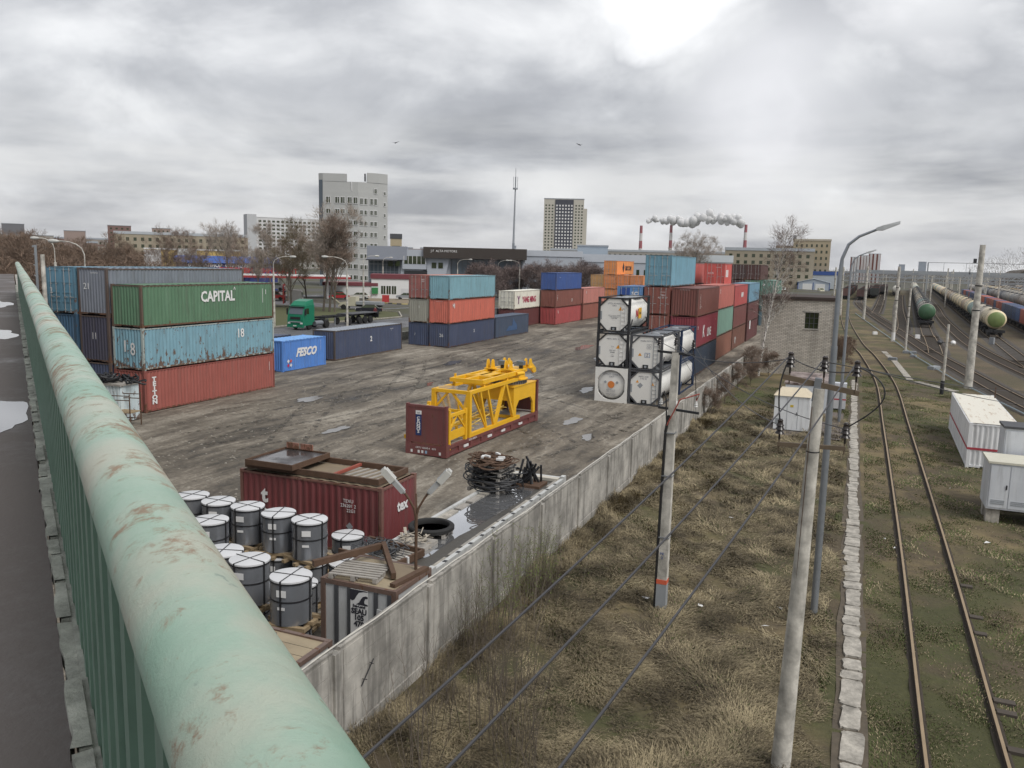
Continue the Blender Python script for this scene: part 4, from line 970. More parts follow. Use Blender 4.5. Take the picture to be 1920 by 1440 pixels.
# ---------------------------------------------------------------- tex container with the rusty frames on its roof
def pallet(parent=None, loc=(0, 0, 0), rz=0, label=None, m=None, w=1.2, d=.8, group=None):
    p = thing('pallet', label, 'pallet', loc, rz, group); m = m or M_WOODG
    k = 7
    bm_ = MB().box(-w / 2, w / 2, -.045, .045, 0, .022)
    me = bm_.mesh('board', [m])
    for i in range(k): link('board', me, p, (0, -d / 2 + .05 + i * (d - .1) / (k - 1), .122))
    bl_ = MB()
    for x in (-w / 2 + .06, 0, w / 2 - .06):
        for y in (-d / 2 + .05, 0, d / 2 - .05): bl_.box(x - .055, x + .055, y - .06, y + .06, .022, .122)
        bl_.box(x - .05, x + .05, -d / 2, d / 2, 0, .0215)
    bl_.build('blocks', m, p)
    return p
def tex():
    M_TEX = paint(pcol('6e2e30'), .1, fade=.05); Z = gz(-17, 25) - .1
    # stands crosswise: its long side faces the viewer
    c = container(0, 0, Z, L20, H8, M_TEX, 'crosswise maroon container with rusty frames lying on its roof', rust=.1, frame=paint(pcol('70483c'), .6), pale_roof=flat('dirty_roof', (.20, .155, .105), .9, var=.4, scale=1.5), rz=R(-90))
    c.location = (-17.55, 24.98, Z)
    # local +X looks to world -Y, local -Y end... rotate: local +Y -> world +X
    lettering('t', c, (CW / 2 + .004, -L20 / 2 + 1.1, 1.72), FR, .75, bold=.035, name='lettering'); lettering('o', c, (CW / 2 + .004, -L20 / 2 + 1.1, 1.15), FR, .5, bold=.02)
    lettering('TEXU\n236201 2\n     22G1', c, (CW / 2 + .004, L20 / 2 - 1.35, 1.8), FR, .17, lead=1.0); lettering('\u25c6', c, (CW / 2 + .004, L20 / 2 - 1.3, 1.05), FR, .3, M_GREY)
    lettering('tex', c, (-.2, L20 / 2 + .006, 1.65), (PI / 2, 0, PI), .55, bold=.02)
    zt = Z + H8
    def frame(name, label, x0, x1, y0, y1, z, h=.2, t=.1, m=None, cross=()):
        f = thing(name, label, 'steel frame', ((x0 + x1) / 2, (y0 + y1) / 2, z)); m = m or M_RUSTY; w = (x1 - x0) / 2; d = (y1 - y0) / 2
        for s in (-1, 1):
            MB().box(-w, w, *sorted((s * d, s * (d - t))), 0, h).build('long_beam', m, f); MB().box(*sorted((s * w, s * (w - t))), -d + t + .002, d - t - .002, 0, h).build('cross_beam', m, f)
        return f
    f = frame('steel_skid', 'long rusty steel frame lying on the crosswise maroon container', -20.5, -14.75, 23.95, 26.0, zt + .03)
    MB().box(-.05, .05, -.92, .92, .06, .16).build('cross_beam', flat('red_primer', (.30, .075, .05), .7), f, (.9, 0, 0))
    g = frame('plated_skid', 'rusty frame covered by a wet steel plate on the crosswise maroon container', -20.2, -18.1, 23.6, 25.9, zt + .235, .2, .06)
    MB().box(-.99, .99, -1.09, 1.09, .12, .14).build('wet_plate', mat('wet_plate', lambda t, b: (t.put(b.inputs['Base Color'], t.mix(t.noise(t.obj(), 2, 4), (.05, .045, .045), (.16, .15, .15))), t.put(b.inputs['Roughness'], t.ramp(t.noise(t.obj(), 1.2, 4), [(.4, .08), (.65, .5)])), setattr(b.inputs['Metallic'], 'default_value', .5))), g)
    for u in (-.9, -.25): MB().box(u, u + .55, 1.06, 1.12, .2, .42).build('flange', paint((.25, .1, .06), .5), g)
    # planks lying inside the frame
    r = random.Random(4)
    for i in range(6):
        x = -16.9 + i * .33
        tag(MB().bar((x, 24.1, zt + .05), (x + .28, 25.75, zt + .05), .11, .04).build('plank', M_WOODG), 'grey plank lying across the crosswise maroon container inside the rusty frame', 'plank', 'planks inside the rusty frame')
    tag(MB().box(-19.0, -15.0, 24.1, 25.85, 0, .02).build('plywood_sheet', flat('plywood', (.24, .19, .13), .85, var=.35, scale=1.2), None, (.0, 0, zt + .004)), 'dirty plywood sheet under the planks on the crosswise maroon container', 'plywood')
    tag(MB().bar((-14.22, 23.9, Z + .35), (-14.05, 26.2, Z + .35), .06, .85).build('leaning_plate', M_DGREY), 'dark steel plate leaning on the end of the crosswise maroon container', 'plate')
tex()

# ---------------------------------------------------------------- steel coils on timber skids
def coils():
    RC = .52; HH = 1.12
    body = MB().lathe([(RC, 0), (RC, HH)], 30).mesh('body', [M_STEEL], R(40))
    lid = MB().lathe([(RC + .012, HH - .05), (RC + .012, HH + .006), (RC - .02, HH + .014), (.02, HH + .02)], 30).mesh('lid', [M_LID], R(40))
    ring = MB().lathe([(RC + .004, HH * .53), (RC + .016, HH * .53), (RC + .016, HH * .53 + .035), (RC + .004, HH * .53 + .035)], 30).mesh('hoop', [M_BAND])
    ring2 = MB().lathe([(RC + .013, HH - .075), (RC + .02, HH - .075), (RC + .02, HH - .035), (RC + .013, HH - .035)], 30).mesh('hoop', [M_BAND])
    st = MB()
    for sx in (-1, 1): st.box(*sorted((sx * (RC + .006), sx * (RC + .022))), -.022, .022, 0, HH + .02)
    st.box(-RC - .02, RC + .02, -.014, .014, HH + .021, HH + .03); strap = st.mesh('strap', [M_BAND])
    st2 = MB().box(-RC - .02, RC + .02, -.02, .02, HH + .021, HH + .029).mesh('strap_top', [M_RUSTY])
    labm = MB().box(-.13, .13, -.004, .004, -.085, .085).mesh('label_sheet', [M_WHITE]); lab2 = MB().box(-.1, .1, -.004, .004, -.035, .035).mesh('label_strip', [M_WHITE])
    beam = MB().box(-.06, .06, -.62, .62, 0, .09).mesh('beam', [M_WOOD]); beam2 = MB().box(-.62, .62, -.06, .06, 0, .09).mesh('beam', [M_WOOD])
    def skid(loc, rz, label, group):
        p = thing('timber_skid', label, 'skid', loc, rz, group)
        for x in (-.48, 0, .48): link('beam', beam, p, (x, 0, 0))
        for y in (-.42, .0, .42): link('beam', beam2, p, (0, y, .091))
        return p
    def coil(x, y, z, rz, label, group, s=1.0):
        c = thing('steel_coil', label, 'coil', (x, y, z), rz, group); s *= rnd.uniform(.95, 1.04); c.scale = (s, s, 1); c.rotation_euler = (R(rnd.uniform(-.7, .7)), R(rnd.uniform(-.7, .7)), rz)
        b = link('body', body, c); link('lid', lid, c); link('hoop', ring, c); link('hoop', ring2, c)
        o = link('strap', strap, c); o2 = link('strap', strap, c); o2.rotation_euler = (0, 0, PI / 2)
        a = R(-70) - rz + R(rnd.uniform(-12, 12)); q = RC + .01
        for me, zz, da in ((labm, HH * .74, 0), (lab2, HH * .40, R(rnd.uniform(-6, 6)))):
            l = link('label', me, b, (q * math.cos(a + da), q * math.sin(a + da), zz)); l.rotation_euler = (0, 0, a + da + PI / 2)
        return c
    up = [(-20.0, 20.75), (-18.85, 20.7), (-17.7, 20.75), (-16.42, 20.7), (-15.22, 20.65), (-17.75, 19.1), (-15.65, 17.3), (-14.6, 17.15), (-12.95, 16.75)]
    lowonly = [(-14.95, 22.35), (-16.5, 18.7), (-13.65, 20.3), (-13.9, 18.35)]
    ORD = ['steel coil %s from the unstacked coil' % q for q in ('fifth', 'fourth', 'third', 'second', 'first')]
    r = random.Random(9)
    def ground(x, y): return gz(x, y)
    f = .96
    for i, (x, y) in enumerate(up):
        x *= f * 1.0; y = y * f + .0
        a = r.uniform(-.2, .4)
        for t in range(2):
            z = ground(x, y) + t * (HH + .2)
            skid((x, y, z), a, 'raw timber skid under a strapped steel coil', 'timber skids under the coils')
            where = ['wrapped steel coil with white lid in the lower tier', 'wrapped steel coil with white lid in the upper tier'][t]
            coil(x, y, z + .182, a, ORD[i] + ' in the upper tier by the crosswise maroon container' if t and i < 5 else where + ' beside the crosswise maroon container' if y > 18.2 else where + ' near the fence corner', 'lower coils by the crosswise maroon container' if (t == 0 and y > 18.2) else 'upper coils by the crosswise maroon container' if y > 18.2 else 'lower coils near the fence corner' if t == 0 else 'upper coils near the fence corner')
    for x, y in lowonly:
        a = r.uniform(-.2, .4); z = ground(x, y)
        skid((x, y, z), a, 'raw timber skid under a strapped steel coil', 'timber skids under the coils')
        coil(x, y, z + .182, a, 'single steel coil with nothing stacked on it', 'unstacked coils')
coils()

# ---------------------------------------------------------------- sea container by the fence and crate
def near_boxes():
    M_SL = flat('silver_panel', (.52, .53, .53), .5, .0, var=.15)
    Z = gz(-11, 17.5); x0, x1, y0, y1 = -11.85, -9.68, 16.5, 18.3; H = 2.55
    c = thing('small_container', 'old silver ribbed container with black wave logo and black digits', 'container', ((x0 + x1) / 2, y0, Z)); hw = (x1 - x0) / 2; D = y1 - y0
    fr = MB()
    for sx in (-1, 1):
        for y in (0, D - .12): fr.box(*sorted((sx * hw, sx * (hw - .13))), y, y + .12, 0, H)
        fr.box(*sorted((sx * hw, sx * (hw - .1))), .122, D - .122, H - .12, H - .004); fr.box(*sorted((sx * hw, sx * (hw - .1))), .122, D - .122, 0, .12)
    for y in (0, D - .1): fr.box(-hw + .132, hw - .132, y, y + .1, H - .12, H - .004); fr.box(-hw + .132, hw - .132, y, y + .1, 0, .12)
    fr.build('frame', paint((.12, .07, .05), .6), c)
    n = 5; wid = (2 * hw - .27) / n
    for i in range(n):
        x = -hw + .135 + i * wid
        MB().box(x, x + wid * .70, .03, .06, .122, H - .122).build('panel', M_SL, c); MB().box(x + wid * .70 + .002, x + wid - .002, .0, .055, .122, H - .122).build('rib', M_DGREY, c)
    for sx in (-1, 1): MB().box(*sorted((sx * (hw - .03), sx * (hw - .06))), .13, D - .13, .122, H - .122).build('side_panel', M_SL, c)
    MB().box(-hw + .135, hw - .135, D - .07, D - .03, .122, H - .122).build('side_panel', M_SL, c)
    MB().box(-hw + .1, hw - .1, .1, D - .1, H - .05, H - .01).build('roof', flat('plywood2', (.34, .28, .19), .85, var=.35, scale=1.5), c)
    u0, u1, v0, v1 = -.20, .30, 2.04, 2.42
    MB().box(u0, u1, -.012, -.002, 1.15, v1).build('logo_board', M_WHITE, c)
    def poly(pts, m): MB().add([(u0 + a * (u1 - u0), -.016, v0 + b * (v1 - v0)) for a, b in pts], [tuple(range(len(pts)))]).build('logo', m, c)
    poly([(0, 1), (0, .28), (.12, .22), (.25, .32), (.36, .58), (.5, .82), (.75, .92), (1, .94), (1, 1)], M_TXTB)
    poly([(.32, 0), (.5, .16), (.62, .42), (.72, .58), (.88, .66), (1, .64), (1, .5), (.86, .48), (.8, .28), (.82, .14), (1, .1), (1, 0)], M_TXTB)
    lettering('Sea-Land', c, (.05, -.018, 2.0), FF, .10, M_TXTB, bold=.004); lettering('SEAU\n105\n470', c, (.05, -.018, 1.70), FF, .19, M_TXTB, bold=.008, lead=.85)
    MB().bar((.55, -.03, 1.85), (.95, -.05, 1.80), .015, .38, up=(0, 0, 1)).build('loose_plate', M_SL, c)
    zt = Z + H
    pallet(loc=(-11.05, 17.1, zt + .0), rz=R(8), label='grey slatted pallet lying on the silver container', w=1.3, d=1.0)
    t1 = MB().bar((-12.1, 16.55, zt + .30), (-11.2, 18.3, zt + .35), .12, .16).build('rusty_beam', M_RUSTY); tag(t1, 'rusty steel beam leaning up the pallet on the silver container', 'beam')
    t2 = MB().bar((-11.2, 18.42, zt + .36), (-10.1, 17.1, zt + .12), .12, .16).build('rusty_beam', M_RUSTY); tag(t2, 'rusty steel beam sloping down from the joint on the silver container', 'beam')
    tag(MB().bar((-9.9, 16.7, zt + .05), (-9.72, 18.1, zt + .05), .16, .09).build('rusty_angle', M_RUSTY), 'rusty angle piece at the roof corner of the silver container', 'angle')
    tag(MB().box(-.5, .45, -.45, .5, 0, .02).build('board_offcut', flat('plywood', (.24, .19, .13))), 'plywood offcut on the silver container roof', 'plywood').location = (-10.3, 17.6, zt + .002)
    # crate / half container close to the bridge
    Z = gz(-11, 13.6); c = thing('open_crate', 'rusty framed crate with sagging plywood roof near the bridge', 'crate', (-11.9, 13.5, Z)); w, d, h = 4.1, 1.25, 2.35
    f = MB()
    for x in (-w / 2, w / 2 - .12):
        for y in (-d / 2, d / 2 - .12): f.box(x, x + .12, y, y + .12, 0, h)
        f.box(x + .001, x + .119, -d / 2 + .121, d / 2 - .121, h - .1, h - .005); f.box(x + .001, x + .119, -d / 2 + .121, d / 2 - .121, 0, .1)
    for y in (-d / 2, d / 2 - .1): f.box(-w / 2 + .121, w / 2 - .121, y, y + .1, h - .1, h - .005); f.box(-w / 2 + .121, w / 2 - .121, y, y + .1, 0, .1)
    f.build('frame', paint((.13, .08, .06), .6), c)
    MB().box(-w / 2 + .12, w / 2 - .12, -d / 2 + .03, -d / 2 + .06, .1, h - .1).build('wall_panel', M_SL, c); MB().box(w / 2 - .06, w / 2 - .03, -d / 2 + .12, d / 2 - .12, .1, h - .1).build('wall_panel', M_SL, c)
    MB().box(-w / 2 + .12, w / 2 - .12, d / 2 - .06, d / 2 - .03, .1, h - .1).build('wall_panel', M_SL, c)
    pw = flat('plywood2', (.34, .28, .19))
    for i in range(3): MB().add([(-w / 2 + .1, -d / 2 + .08 + i * .37, h - .03), (w / 2 - .1, -d / 2 + .08 + i * .37, h - .06), (w / 2 - .1, -d / 2 + .08 + i * .37 + .34, h - .05), (-w / 2 + .1, -d / 2 + .08 + i * .37 + .34, h - .02)], [(0, 1, 2, 3)]).build('roof_board', pw, c)
    tag(MB().box(-.22, .22, -.14, .14, 0, .04).build('rag', flat('rag_grey', (.14, .13, .12), .9)), 'dark rag on the plywood roof of the crate', 'rag').location = (-11.35, 13.75, Z + h - .03)
near_boxes()

# ---------------------------------------------------------------- collapsed flat racks with standing water
def collapsed_racks():
    x0, x1, y0, y1 = -13.42, -10.92, 20.62, 32.8; Z = gz(-12, 27); H = .66
    M_R = paint((.42, .43, .42), .2)
    ztop = Z
    for k in range(2):
        c = thing('collapsed_flat_rack', ['collapsed grey flat rack at the bottom beside the fence', 'collapsed grey flat rack with standing water on its deck beside the fence'][k], 'flat rack', (x0, y0, Z + k * (H + .01))); W = x1 - x0; L = y1 - y0
        b = MB(); pk = MB()
        for xx in (0, W - .14):
            b.box(xx, xx + .14, .3, L - .3, H - .14, H); b.box(xx, xx + .14, .3, L - .3, .06, .18); b.box(xx + .05, xx + .09, .3, L - .3, .18, H - .14)
            y = .5
            while y < L - .6: b.box(xx, xx + .14, y, y + .38, .181, H - .141); y += .62
            if k == 1 and xx > 0:
                y = .9
                while y < L - .6: pk.box(xx + .03, xx + .147, y, y + .17, H + .001, H + .006); y += .9
            for yy in (0, L - .3): b.box(xx - .004 if xx == 0 else xx - .03, (xx + .17) if xx == 0 else xx + .144, yy, yy + .298, 0, H + .08)
        for yy in (0.02, L - .22): b.box(.175, W - .175, yy, yy + .2, .03, H)
        b.build('base_frame', M_R, c)
        if k == 1:
            pk.build('stake_pockets', M_BLACK, c)
            MB().box(.141, W - .141, .225, L - .225, H - .16, H - .11).build('deck', mat('wet_deck', asphalt_fn((.075, .07, .062))), c)
            # pale timber rims
            rr = random.Random(1)
            for xx, ww in ((.145, .34), (W - .34, .19)):
                y = .4
                while y < L - .5:
                    l = rr.uniform(.5, 1.6); MB().box(xx + rr.uniform(0, .03), xx + ww * rr.uniform(.8, 1), y, min(y + l, L - .4), H - .108, H - .07 + rr.uniform(0, .02)).build('edge_board', [M_SLAB, M_WOODG][rr.random() < .5], c); y += l + rr.uniform(.02, .5)
            rr = random.Random(8); n = 60; pts = []
            for q in range(n):
                t = q / n * 2 * PI
                ex = math.copysign(abs(math.cos(t)) ** .6, math.cos(t)); ey = math.copysign(abs(math.sin(t)) ** .45, math.sin(t))
                pts.append((1.12 + ex * (.72 + .06 * math.sin(5 * t) + rr.uniform(-.03, .03)) + .10 * math.sin(ey * 3), L / 2 + .1 + ey * (L / 2 - .75), H - .104))
            MB().add(pts, [tuple(range(n))]).build('standing_water', M_WATER, c)
            MB().box(.2, W - .2, L - .55, L - .24, H - .1, H + .02).build('end_board', flat('pale_board', (.55, .52, .45), .8), c)
            ztop = Z + k * (H + .01) + H - .1
    # tyre on pallet
    p = pallet(loc=(-12.75, 24.0, ztop), rz=R(12), label='grey pallet under the big tyre', w=1.3, d=1.1)
    pr = [(.58, .0), (.74, .0), (.78, .03), (.79, .11), (.74, .16), (.62, .15), (.575, .09), (.58, .0)]
    t = MB(); n = 48
    tag(MB().lathe([(.60, .0), (.73, .0), (.78, .03), (.785, .13), (.74, .17), (.63, .165), (.59, .10), (.60, .0)], 48).build('tyre', M_RUBBER, None, (-12.72, 24.0, ztop + .147), smooth=R(40)), 'big black tyre lying on a pallet in the standing water', 'tyre')
    # scrap heap beside the tyre
    r = random.Random(21)
    h = thing('scrap_heap', 'pile of torn pale cloth and strapping beside the tyre', 'scrap', (-12.65, 22.7, ztop))
    m = MB()
    for _ in range(70):
        a = Vector((r.uniform(-.55, .55), r.uniform(-.45, .45), r.uniform(.02, .28))); d = Vector((r.uniform(-1, 1), r.uniform(-1, 1), r.uniform(-.4, .4))).normalized() * r.uniform(.1, .4); m.bar(a, a + d, r.uniform(.03, .1), .01)
    m.build('rags', flat('rag_pale', (.38, .34, .28), .9, var=.5, scale=5), h); MB().box(-.6, .6, -.5, .5, 0, .12).build('base_board', M_WOODG, h)
    # tray with cable
    bx = thing('steel_tray', 'rusty steel channel tray full of tangled cable', 'tray', (-13.05, 21.35, ztop + .02), R(-8))
    for a, b_ in (((-1.1, -.7), (1.1, -.7)), ((1.1, -.7), (1.1, .7)), ((-1.1, .7), (1.1, .7))): MB().bar((*a, .12), (*b_, .12), .09, .22).build('channel', M_RUSTY, bx)
    for i in range(8): MB().box(-1.0, .9, -.62 + i * .17, -.52 + i * .17, .05, .07).build('slat', M_WOODG, bx)
    MB().bar((1.13, -.2, .12), (1.13, -.14, .12), .12, .26).build('band', M_WHITE, bx)
    def tangle(name, label, loc, rx, ry, h_, n, rad, m, seed, R0r=(.12, .42)):
        r = random.Random(seed); b = MB()
        for _ in range(n):
            pts = []; cx, cy = r.gauss(0, .3) * rx, r.gauss(0, .3) * ry; R0 = r.uniform(*R0r); a0 = r.uniform(0, 6); zz = r.uniform(.05, h_); e1, e2 = r.uniform(.8, 1.2), r.uniform(.8, 1.2)
            for q in range(22):
                a = a0 + q * .31; pts.append((cx + R0 * rx * e1 * math.cos(a), cy + R0 * ry * e2 * math.sin(a), max(.02, zz + .3 * h_ * math.sin(a * 1.7 + a0))))
            b.tube(pts, rad, 4)
        return tag(b.build(name, m, None, loc), label, 'cable')
    tangle('cable_tangle', 'tangle of grey cable heaped in the rusty tray', (-13.2, 21.4, ztop + .08), 1.0, .8, .3, 46, .014, M_DGREY, 3)
    # stack of pallets with rusty wire rope
    r = random.Random(31); z = ztop + .0
    for k in range(5):
        pallet(loc=(-13.15 + r.uniform(-.08, .08), 30.0 + r.uniform(-.1, .1), z), rz=R(r.uniform(-12, 14)), label='weathered pallet in the stack loaded with wire rope', w=1.4, d=1.2, group='pallets stacked under the wire rope', m=M_WOODG)
        o = tangle('wire_rope', 'coil of dark wire rope squeezed between the stacked pallets', (-13.15, 30.0, z + .10), 1.0 - .03 * k, .88, .2, 13, .03, M_BLACK if k < 4 else M_RUSTY, 50 + k, (.35, .85)); o['group'] = 'wire rope coils in the pallet stack'
        z += .146 + .085
    tangle('rope_heap', 'rusty rope heap with white tags on top of the pallet stack', (-13.15, 30.0, z), 1.0, .85, .2, 22, .024, M_RUSTY, 77, (.25, .7))
    for k in range(5): tag(MB().box(-.14, .14, -.05, .05, 0, .08).build('white_tag', M_WHITE, None, (-13.1 + r.uniform(-.5, .5), 29.9 + r.uniform(-.5, .5), z + .2), r.uniform(0, 3)), 'white plastic tag tied to the rusty rope heap', 'tag', 'tags on the rope heap')
    m = MB()
    tg = thing('rod_bundle', 'bundle of dark rusty rods standing behind the pallet stack', 'rods', (-12.2, 31.3, ztop))
    for i in range(16): m.bar((r.uniform(-.3, .6), r.uniform(-.4, .4), 0), (r.uniform(-.3, .6), r.uniform(-.4, .4), r.uniform(.7, 1.15)), .07)
    m.build('rods', M_BLACK, tg); MB().box(-.5, .8, -.5, .5, 0, .1).build('base', M_RUSTY, tg)
    # things left by the CAPITAL stack: blue bin with rags, steel rack
    Z = gz(-37, 34.5)
    bn = thing('striped_bin', 'pale blue ribbed bin with rust bands below the rust red container', 'bin', (-39.6, 35.3, Z), R(3))
    MB().box(-1.1, 1.1, -.7, .7, .1, 2.2).build('bin_body', paint((.45, .55, .58), .55), bn)
    for i in range(9): MB().box(-1.08 + i * .25, -.98 + i * .25, -.735, -.702, .1, 2.2).build('rib', paint((.5, .58, .6), .45), bn)
    MB().box(-1.2, 1.2, -.8, .8, 2.202, 2.31).build('lid_pallet', M_WOODG, bn)
    tangle('hose_heap', 'black hose heaped on the striped bin', (-39.6, 35.3, Z + 2.31), 1.8, 1.1, .35, 26, .05, M_BLACK, 12)
    rk = thing('steel_rack', 'dark tubular steel rack with a timber shelf beside the striped bin', 'rack', (-38.1, 34.5, Z), R(8)); b = MB()
    for x in (-.8, .8):
        for y in (-.45, .45): b.bar((x, y, 0), (x, y, 1.9), .05)
    for zz in (.35, 1.5, 1.75):
        for y in (-.45, .45): b.bar((-.8, y, zz), (.8, y, zz + .04), .045)
    b.build('rack_frame', M_RUSTY, rk); MB().box(-.8, .8, -.45, .45, .8, .85).build('shelf', M_WOOD, rk)
collapsed_racks()

# ---------------------------------------------------------------- mud, ruts and puddles of the yard
def yard_marks():
    r = random.Random(14)
    def rut(t, b):
        n = t.noise(t.geo(), 2.2, 8, .72, .5); t.put(b.inputs['Base Color'], t.mix(t.noise(t.geo(), 9, 5, .7), (.022, .019, .015), (.085, .072, .055))); b.inputs['Roughness'].default_value = .5
        t.put(b.inputs['Alpha'], t.ramp(n, [(.47, 0), (.60, .6)]))
    M_RUT = mat('tyre_rut', rut)
    def arc(pts, w=.34):
        P = resample(pts, .8)
        for s in (-1, 1):
            vs = []; fs = []
            for i, p in enumerate(P):
                d = (P[min(i + 1, len(P) - 1)] - P[max(i - 1, 0)]).normalized(); n = Vector((d.y, -d.x, 0))
                for k in (-.5, .5):
                    q = p + n * (s * .95 + k * w * r.uniform(.75, 1.2)); vs.append((q.x, q.y, gz(q.x, q.y) + .022))
            fs = [(2 * i, 2 * i + 1, 2 * i + 3, 2 * i + 2) for i in range(len(P) - 1)]
            struct(MB().add(vs, fs).build('tyre_track', M_RUT))
    arc([(-36, 40), (-33, 52), (-32, 66), (-35, 84), (-37, 108)]); arc([(-30, 33), (-27, 46), (-26, 62), (-29, 82), (-30, 104)]); arc([(-24, 32), (-25, 44), (-22, 56), (-20, 70), (-21, 90)])
    arc([(-38, 62), (-30, 60), (-22, 57), (-17, 54), (-12, 50)]); arc([(-37, 76), (-30, 72), (-24, 62), (-22, 52), (-15, 44)]); arc([(-33, 34), (-30, 48), (-34, 60), (-39, 70)]); arc([(-16, 40), (-14, 48), (-13.5, 56)]); arc([(-28, 36), (-32, 44), (-37, 56), (-38.5, 74), (-37, 96)])
    for i, (x, y, a, b_) in enumerate(((-16.5, 50.5, .5, 1.1), (-14.2, 46.5, .35, .9), (-26, 66, .6, 1.8), (-31, 57, .5, 1.5), (-19.5, 63, .5, 1.4), (-34.5, 47, .5, 1.5), (-24, 83, .8, 2.4), (-29, 92, .8, 2.6), (-17.5, 68, .4, 1.2), (-27.5, 40, .4, 1.0), (-35, 70, .5, 1.9))):
        n = 34; ph = r.uniform(0, 6); vs = []
        for k in range(n):
            t = 2 * PI * k / n; f = 1 + .25 * math.sin(2 * t + ph) + .16 * math.sin(5 * t + 2 * ph) + r.uniform(-.08, .08); X, Y_ = x + a * f * math.cos(t), y + b_ * f * math.sin(t); vs.append((X, Y_, gz(X, Y_) + .026))
        struct(MB().add(vs, [tuple(range(n))]).build('puddle', M_MUDW))
    # small stones and lumps
    b = MB()
    for _ in range(2600):
        x = r.uniform(-38, -10.5); y = 24 + 70 * r.random() ** 1.5
        if x > -21.5 and y < 34: continue
        s = r.uniform(.02, .08); z = gz(x, y); b.add([(x - s, y - s, z), (x + s, y - s * r.random(), z), (x, y + s, z), (x + r.uniform(-.3, .3) * s, y, z + s * r.uniform(.5, 1.0))], [(0, 1, 3), (1, 2, 3), (2, 0, 3)])
    stuff(b.build('rubble', flat('rubble', (.26, .24, .205), .9, var=.5, scale=3)))
yard_marks()
# ---------------------------------------------------------------- poles, insulators, wires
M_INS = flat('insulator_brown', (.03, .024, .022), .25, var=.3)
M_INSW = flat('insulator_white', (.55, .55, .53), .3)
M_ARM = flat('crossarm_steel', (.14, .105, .07), .7, var=.3)
M_WIRE = flat('wire_grey', (.055, .055, .06), .5, var=.1)
def insulator(parent, p, s=1.0, m=None):
    pr = [(.02, -.22), (.02, -.10), (.05, -.10), (.10, -.09), (.06, -.03), (.055, -.02), (.10, 0), (.065, .05), (.06, .06), (.085, .08), (.06, .12), (.05, .16), (.06, .19), (.03, .22)]
    return MB().lathe([(r * s, h * s) for r, h in pr], 14).build('insulator', m or M_INS, parent, p, smooth=R(40))
def near_pole():
    b = Vector((-.74, 17.0, -.55)); t = Vector((-.56, 17.0, 7.55))
    p = thing('power_pole', 'thick round concrete power pole with two steel crossarms beside the slab path', 'power pole', tuple(b))
    d = t - b
    MB().tube([(0, 0, 0), d * .5, d], [.20, .155, .108], 20).build('shaft', M_POLE, p, smooth=R(50))
    def L(v): return tuple(Vector(v) - b)
    MB().bar(L((-1.24, 16.98, 7.74)), L((.16, 17.05, 7.50)), .09, .10).build('crossarm', M_ARM, p)
    MB().bar(L((-.62, 17.0, 7.3)), L((-.58, 17, 7.75)), .13, .13).build('bracket', M_GALV, p)
    MB().bar(L((-1.26, 17.0, 6.38)), L((0.0, 17.0, 6.42)), .07, .08).build('crossarm', M_ARM, p)
    for z in (6.3, 3.2, .9): MB().lathe([(.125 + .02 * (7 - z) / 7, z - .012), (.125 + .02 * (7 - z) / 7, z + .012)], 14, c=L((b.x + d.x * (z + .55) / 8.1, 17, 0))[:2] + (-b.z,)).build('clamp', M_BLACK, p)
    tops = [(-1.12, 17, 8.02), (-.49, 17, 7.98), (.09, 17, 7.93)]; lows = [(-1.23, 17, 6.68), (-.02, 17, 6.72)]
    for q in tops + lows:
        insulator(p, L(q), .95)
        MB().tube([L((q[0], q[1], q[2] - .42)), L((q[0], q[1], q[2] - .18))], .014, 6).build('pin', M_ARM, p)
    MB().tube([L((-.78, 16.85, .2)), L((-.70, 16.87, 4)), L((-.66, 16.9, 7.2))], .007, 5).build('earth_wire', M_RUSTY, p)
    return tops, lows
